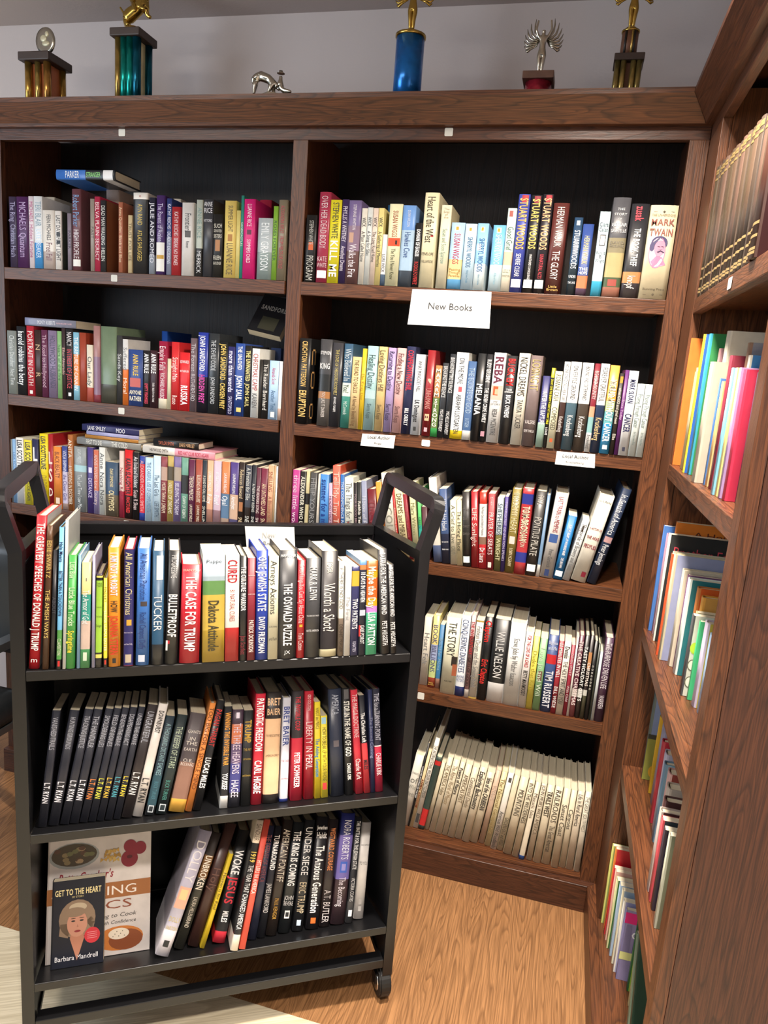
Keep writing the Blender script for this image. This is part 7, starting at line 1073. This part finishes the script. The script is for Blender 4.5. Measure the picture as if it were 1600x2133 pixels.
bm = bmesh.new(); box(bm, (-1.396, .074, ZT + .0005), (-1.342, .126, 2.395), .001); obj('core_panel', bm, col('d8cfa0', .35, .4, .1, 'strip'), t)
bm = bmesh.new(); box(bm, (-1.417, .052, 2.396), (-1.320, .148, 2.418), .003); obj('cap', bm, DWOOD, t)
bm = bmesh.new(); lathe(bm, [(.030, 2.4185), (.031, 2.424), (.022, 2.432), (.014, 2.436)], (-1.369, .1, 0), 18); obj('figure_base', bm, GOLD, t)
b = lambda a, c, d=0.: (-1.369 + a, .1 + d, 2.436 + c)
skin_body('bull_figure', [b(0, .035), b(.020, .052), b(.034, .072), b(.042, .080), b(.052, .070), b(-.018, .025), b(-.026, .015), b(-.012, .002, -.008), b(-.030, .0, .008), b(.030, .045, -.012), b(.046, .040, -.014), b(.036, .036, .012), b(.05, .028, .012), b(-.034, .04), b(-.046, .055)], [(0, 1), (1, 2), (2, 3), (3, 4), (0, 5), (5, 6), (6, 7), (6, 8), (2, 9), (9, 10), (2, 11), (11, 12), (5, 13), (13, 14)], [.018, .019, .015, .010, .006, .017, .013, .005, .005, .007, .005, .007, .005, .003, .003], GOLD, t)
skin_body('rider_figure', [b(.002, .058), b(-.004, .080), b(-.006, .098), b(-.008, .110), b(.016, .082, -.01), b(.030, .070, -.012), b(-.026, .100), b(-.042, .116), b(.012, .05, -.018), b(.018, .030, -.02)], [(0, 1), (1, 2), (2, 3), (1, 4), (4, 5), (1, 6), (6, 7), (0, 8), (8, 9)], [.010, .011, .006, .009, .005, .004, .005, .004, .007, .005], GOLD, t)
t = thing('trophy', 'low silver trophy of a steer and a seated wrestler on a thin plate', 'trophy', (-.877, -.02, ZT), 'trophies on top of the bookcase')
bm = bmesh.new()
A = [(-.929, -.015), (-.868, -.05), (-.808, -.02), (-.873, .015)]
F = [bm.verts.new((x, y, ZT + .0005)) for x, y in A]; G = [bm.verts.new((x, y, ZT + .006)) for x, y in A]
bm.faces.new(F[::-1]); bm.faces.new(G)
for i in range(4): bm.faces.new((F[i - 1], F[i], G[i], G[i - 1]))
obj('base_plate', bm, SILV, t)
b = lambda a, c, d=0.: (-.877 + a, -.02 + d, ZT + .006 + c)
skin_body('steer_figure', [b(-.016, .046), b(-.036, .052), b(-.046, .046), b(.010, .034), b(.022, .022), b(.030, .012), b(-.040, .024, -.007), b(-.042, .002, -.007), b(-.046, .024, .008), b(-.05, .002, .008), b(.006, .016, -.008), b(-.002, .002, -.008), b(.008, .014, .008), b(.012, .002, .01), b(-.05, .03)], [(0, 1), (1, 2), (0, 3), (3, 4), (4, 5), (1, 6), (6, 7), (1, 8), (8, 9), (3, 10), (10, 11), (3, 12), (12, 13), (2, 14)], [.0125, .0125, .008, .012, .008, .005, .006, .003, .006, .003, .0055, .003, .0055, .003, .0025], SILV, t)
skin_body('wrestler_figure', [b(.034, .012), b(.032, .028), b(.031, .040), b(.031, .048), b(.022, .022, -.008), b(.020, .016, -.004), b(.024, .024, .008), b(.050, .010, -.005), b(.066, .006, -.006), b(.048, .008, .006), b(.062, .004, .008)], [(0, 1), (1, 2), (2, 3), (1, 4), (4, 5), (1, 6), (0, 7), (7, 8), (0, 9), (9, 10)], [.009, .0085, .004, .007, .004, .003, .004, .005, .004, .005, .004], SILV, t)
bm = bmesh.new(); lathe(bm, [(.0105, 0), (.0105, .001), (.006, .002), (.005, .007), (.002, .008)], b(.031, .053), 14); obj('hat', bm, SILV, t)
t = thing('trophy', 'trophy with a shiny blue cylinder column and a gold winged figure', 'trophy', (-.530, .1, ZT), 'trophies on top of the bookcase')
bm = bmesh.new(); lathe(bm, [(.038, ZT + .0005), (.038, 2.380)], (-.530, .1, 0), 32); obj('column', bm, col('1a6ab8', .22, .55, .25, 'foil'), t)
bm = bmesh.new(); lathe(bm, [(.038, 2.380), (.041, 2.382), (.041, 2.388), (.030, 2.393), (.012, 2.398)], (-.530, .1, 0), 32); obj('rim', bm, GOLD, t)
victory(t, -.530, .1, 2.399, .135, GOLD)
t = thing('trophy', 'small silver winged figure trophy with raised arms on a wooden block', 'trophy', (-.180, .1, ZT), 'trophies on top of the bookcase')
bm = bmesh.new(); box(bm, (-.220, .062, 2.266), (-.141, .138, 2.284), .002); obj('block_top', bm, col('6a4a3a', .5, 0, .2, 'block'), t)
bm = bmesh.new(); lathe(bm, [(.034, ZT + .0005), (.034, 2.2655)], (-.180, .1, 0), 24); obj('foil_base', bm, col('a02a3a', .22, .5, .5, 'foil'), t)
victory(t, -.180, .1, 2.286, .122, SILV)
t = thing('trophy', 'two tier brown and gold trophy at the right end by the side case', 'trophy', (.037, .1, ZT), 'trophies on top of the bookcase')
cols(t, .037, .1, .026, 2.304, [(-1, -1, '8a7a48', .007), (-.45, -1, 'a08a50', .007), (.45, -1, 'a08a50', .007), (1, -1, '8a7a48', .007), (1, 1, '8a7a48', .007), (-1, 1, '8a7a48', .007)])
bm = bmesh.new(); box(bm, (.012, .080, ZT + .0005), (.062, .120, 2.303), .001); obj('core_panel', bm, col('6a4430', .5, .1, .15, 'brown'), t)
bm = bmesh.new(); box(bm, (.001, .064, 2.304), (.073, .136, 2.320), .002); obj('cap', bm, DWOOD, t)
bm = bmesh.new(); lathe(bm, [(.020, 2.3205), (.020, 2.376)], (.033, .1, 0), 20); obj('upper_column', bm, col('6a4634', .45, .2, .2, 'brown'), t)
for a in (-120, -75, -60): 
    bm = bmesh.new(); tube(bm, [(.033 + .0205 * math.cos(R(a)), .1 + .0205 * math.sin(R(a)), 2.3215), (.033 + .0205 * math.cos(R(a)), .1 + .0205 * math.sin(R(a)), 2.375)], .003, 6); obj('column_stripe', bm, foil('b89a58') if a == -75 else col('1a1a1a', .4, 0, 0, 'stripe'), t)
bm = bmesh.new(); lathe(bm, [(.020, 2.376), (.022, 2.377), (.022, 2.381), (.010, 2.384)], (.033, .1, 0), 20); obj('rim', bm, GOLD, t)
victory(t, .033, .1, 2.386, .125, GOLD)
# ---------------------------------------------------------------- chair left of the cart
LEATH = col('202326', .32, 0, .08, 'leather'); STEEL = col('8a8d90', .3, .9, .05, 'steel')
ch = thing('armchair', 'black leather armchair with grey arms left of the book cart', 'chair', (-1.80, -.40, 0))
def cushion(name, lo, hi, bev):
    bm = bmesh.new(); box(bm, lo, hi, bev)
    bmesh.ops.subdivide_edges(bm, edges=[e for e in bm.edges if e.calc_length() > .1], cuts=3, use_grid_fill=True)
    return obj(name, bm, LEATH, ch, True)
cushion('backrest', (-2.075, -.24, .56), (-1.518, -.14, .930), .045)
cushion('seat', (-2.075, -.66, .37), (-1.518, -.245, .475), .035)
for x in (-2.045, -1.545):
    bm = bmesh.new(); sweep(bm, rounded([(x, -.62, .02), (x, -.62, .625), (x, -.20, .625)], .05), .02, .012, (1, 0, 0)); obj('arm_frame', bm, STEEL, ch)
    bm = bmesh.new(); sweep(bm, [(x, -.20, .02), (x, -.20, .555)], .02, .012, (1, 0, 0)); obj('leg', bm, STEEL, ch)
bm = bmesh.new(); box(bm, (-2.06, -.64, .345), (-1.53, -.21, .3695), .004); obj('seat_frame', bm, STEEL, ch)
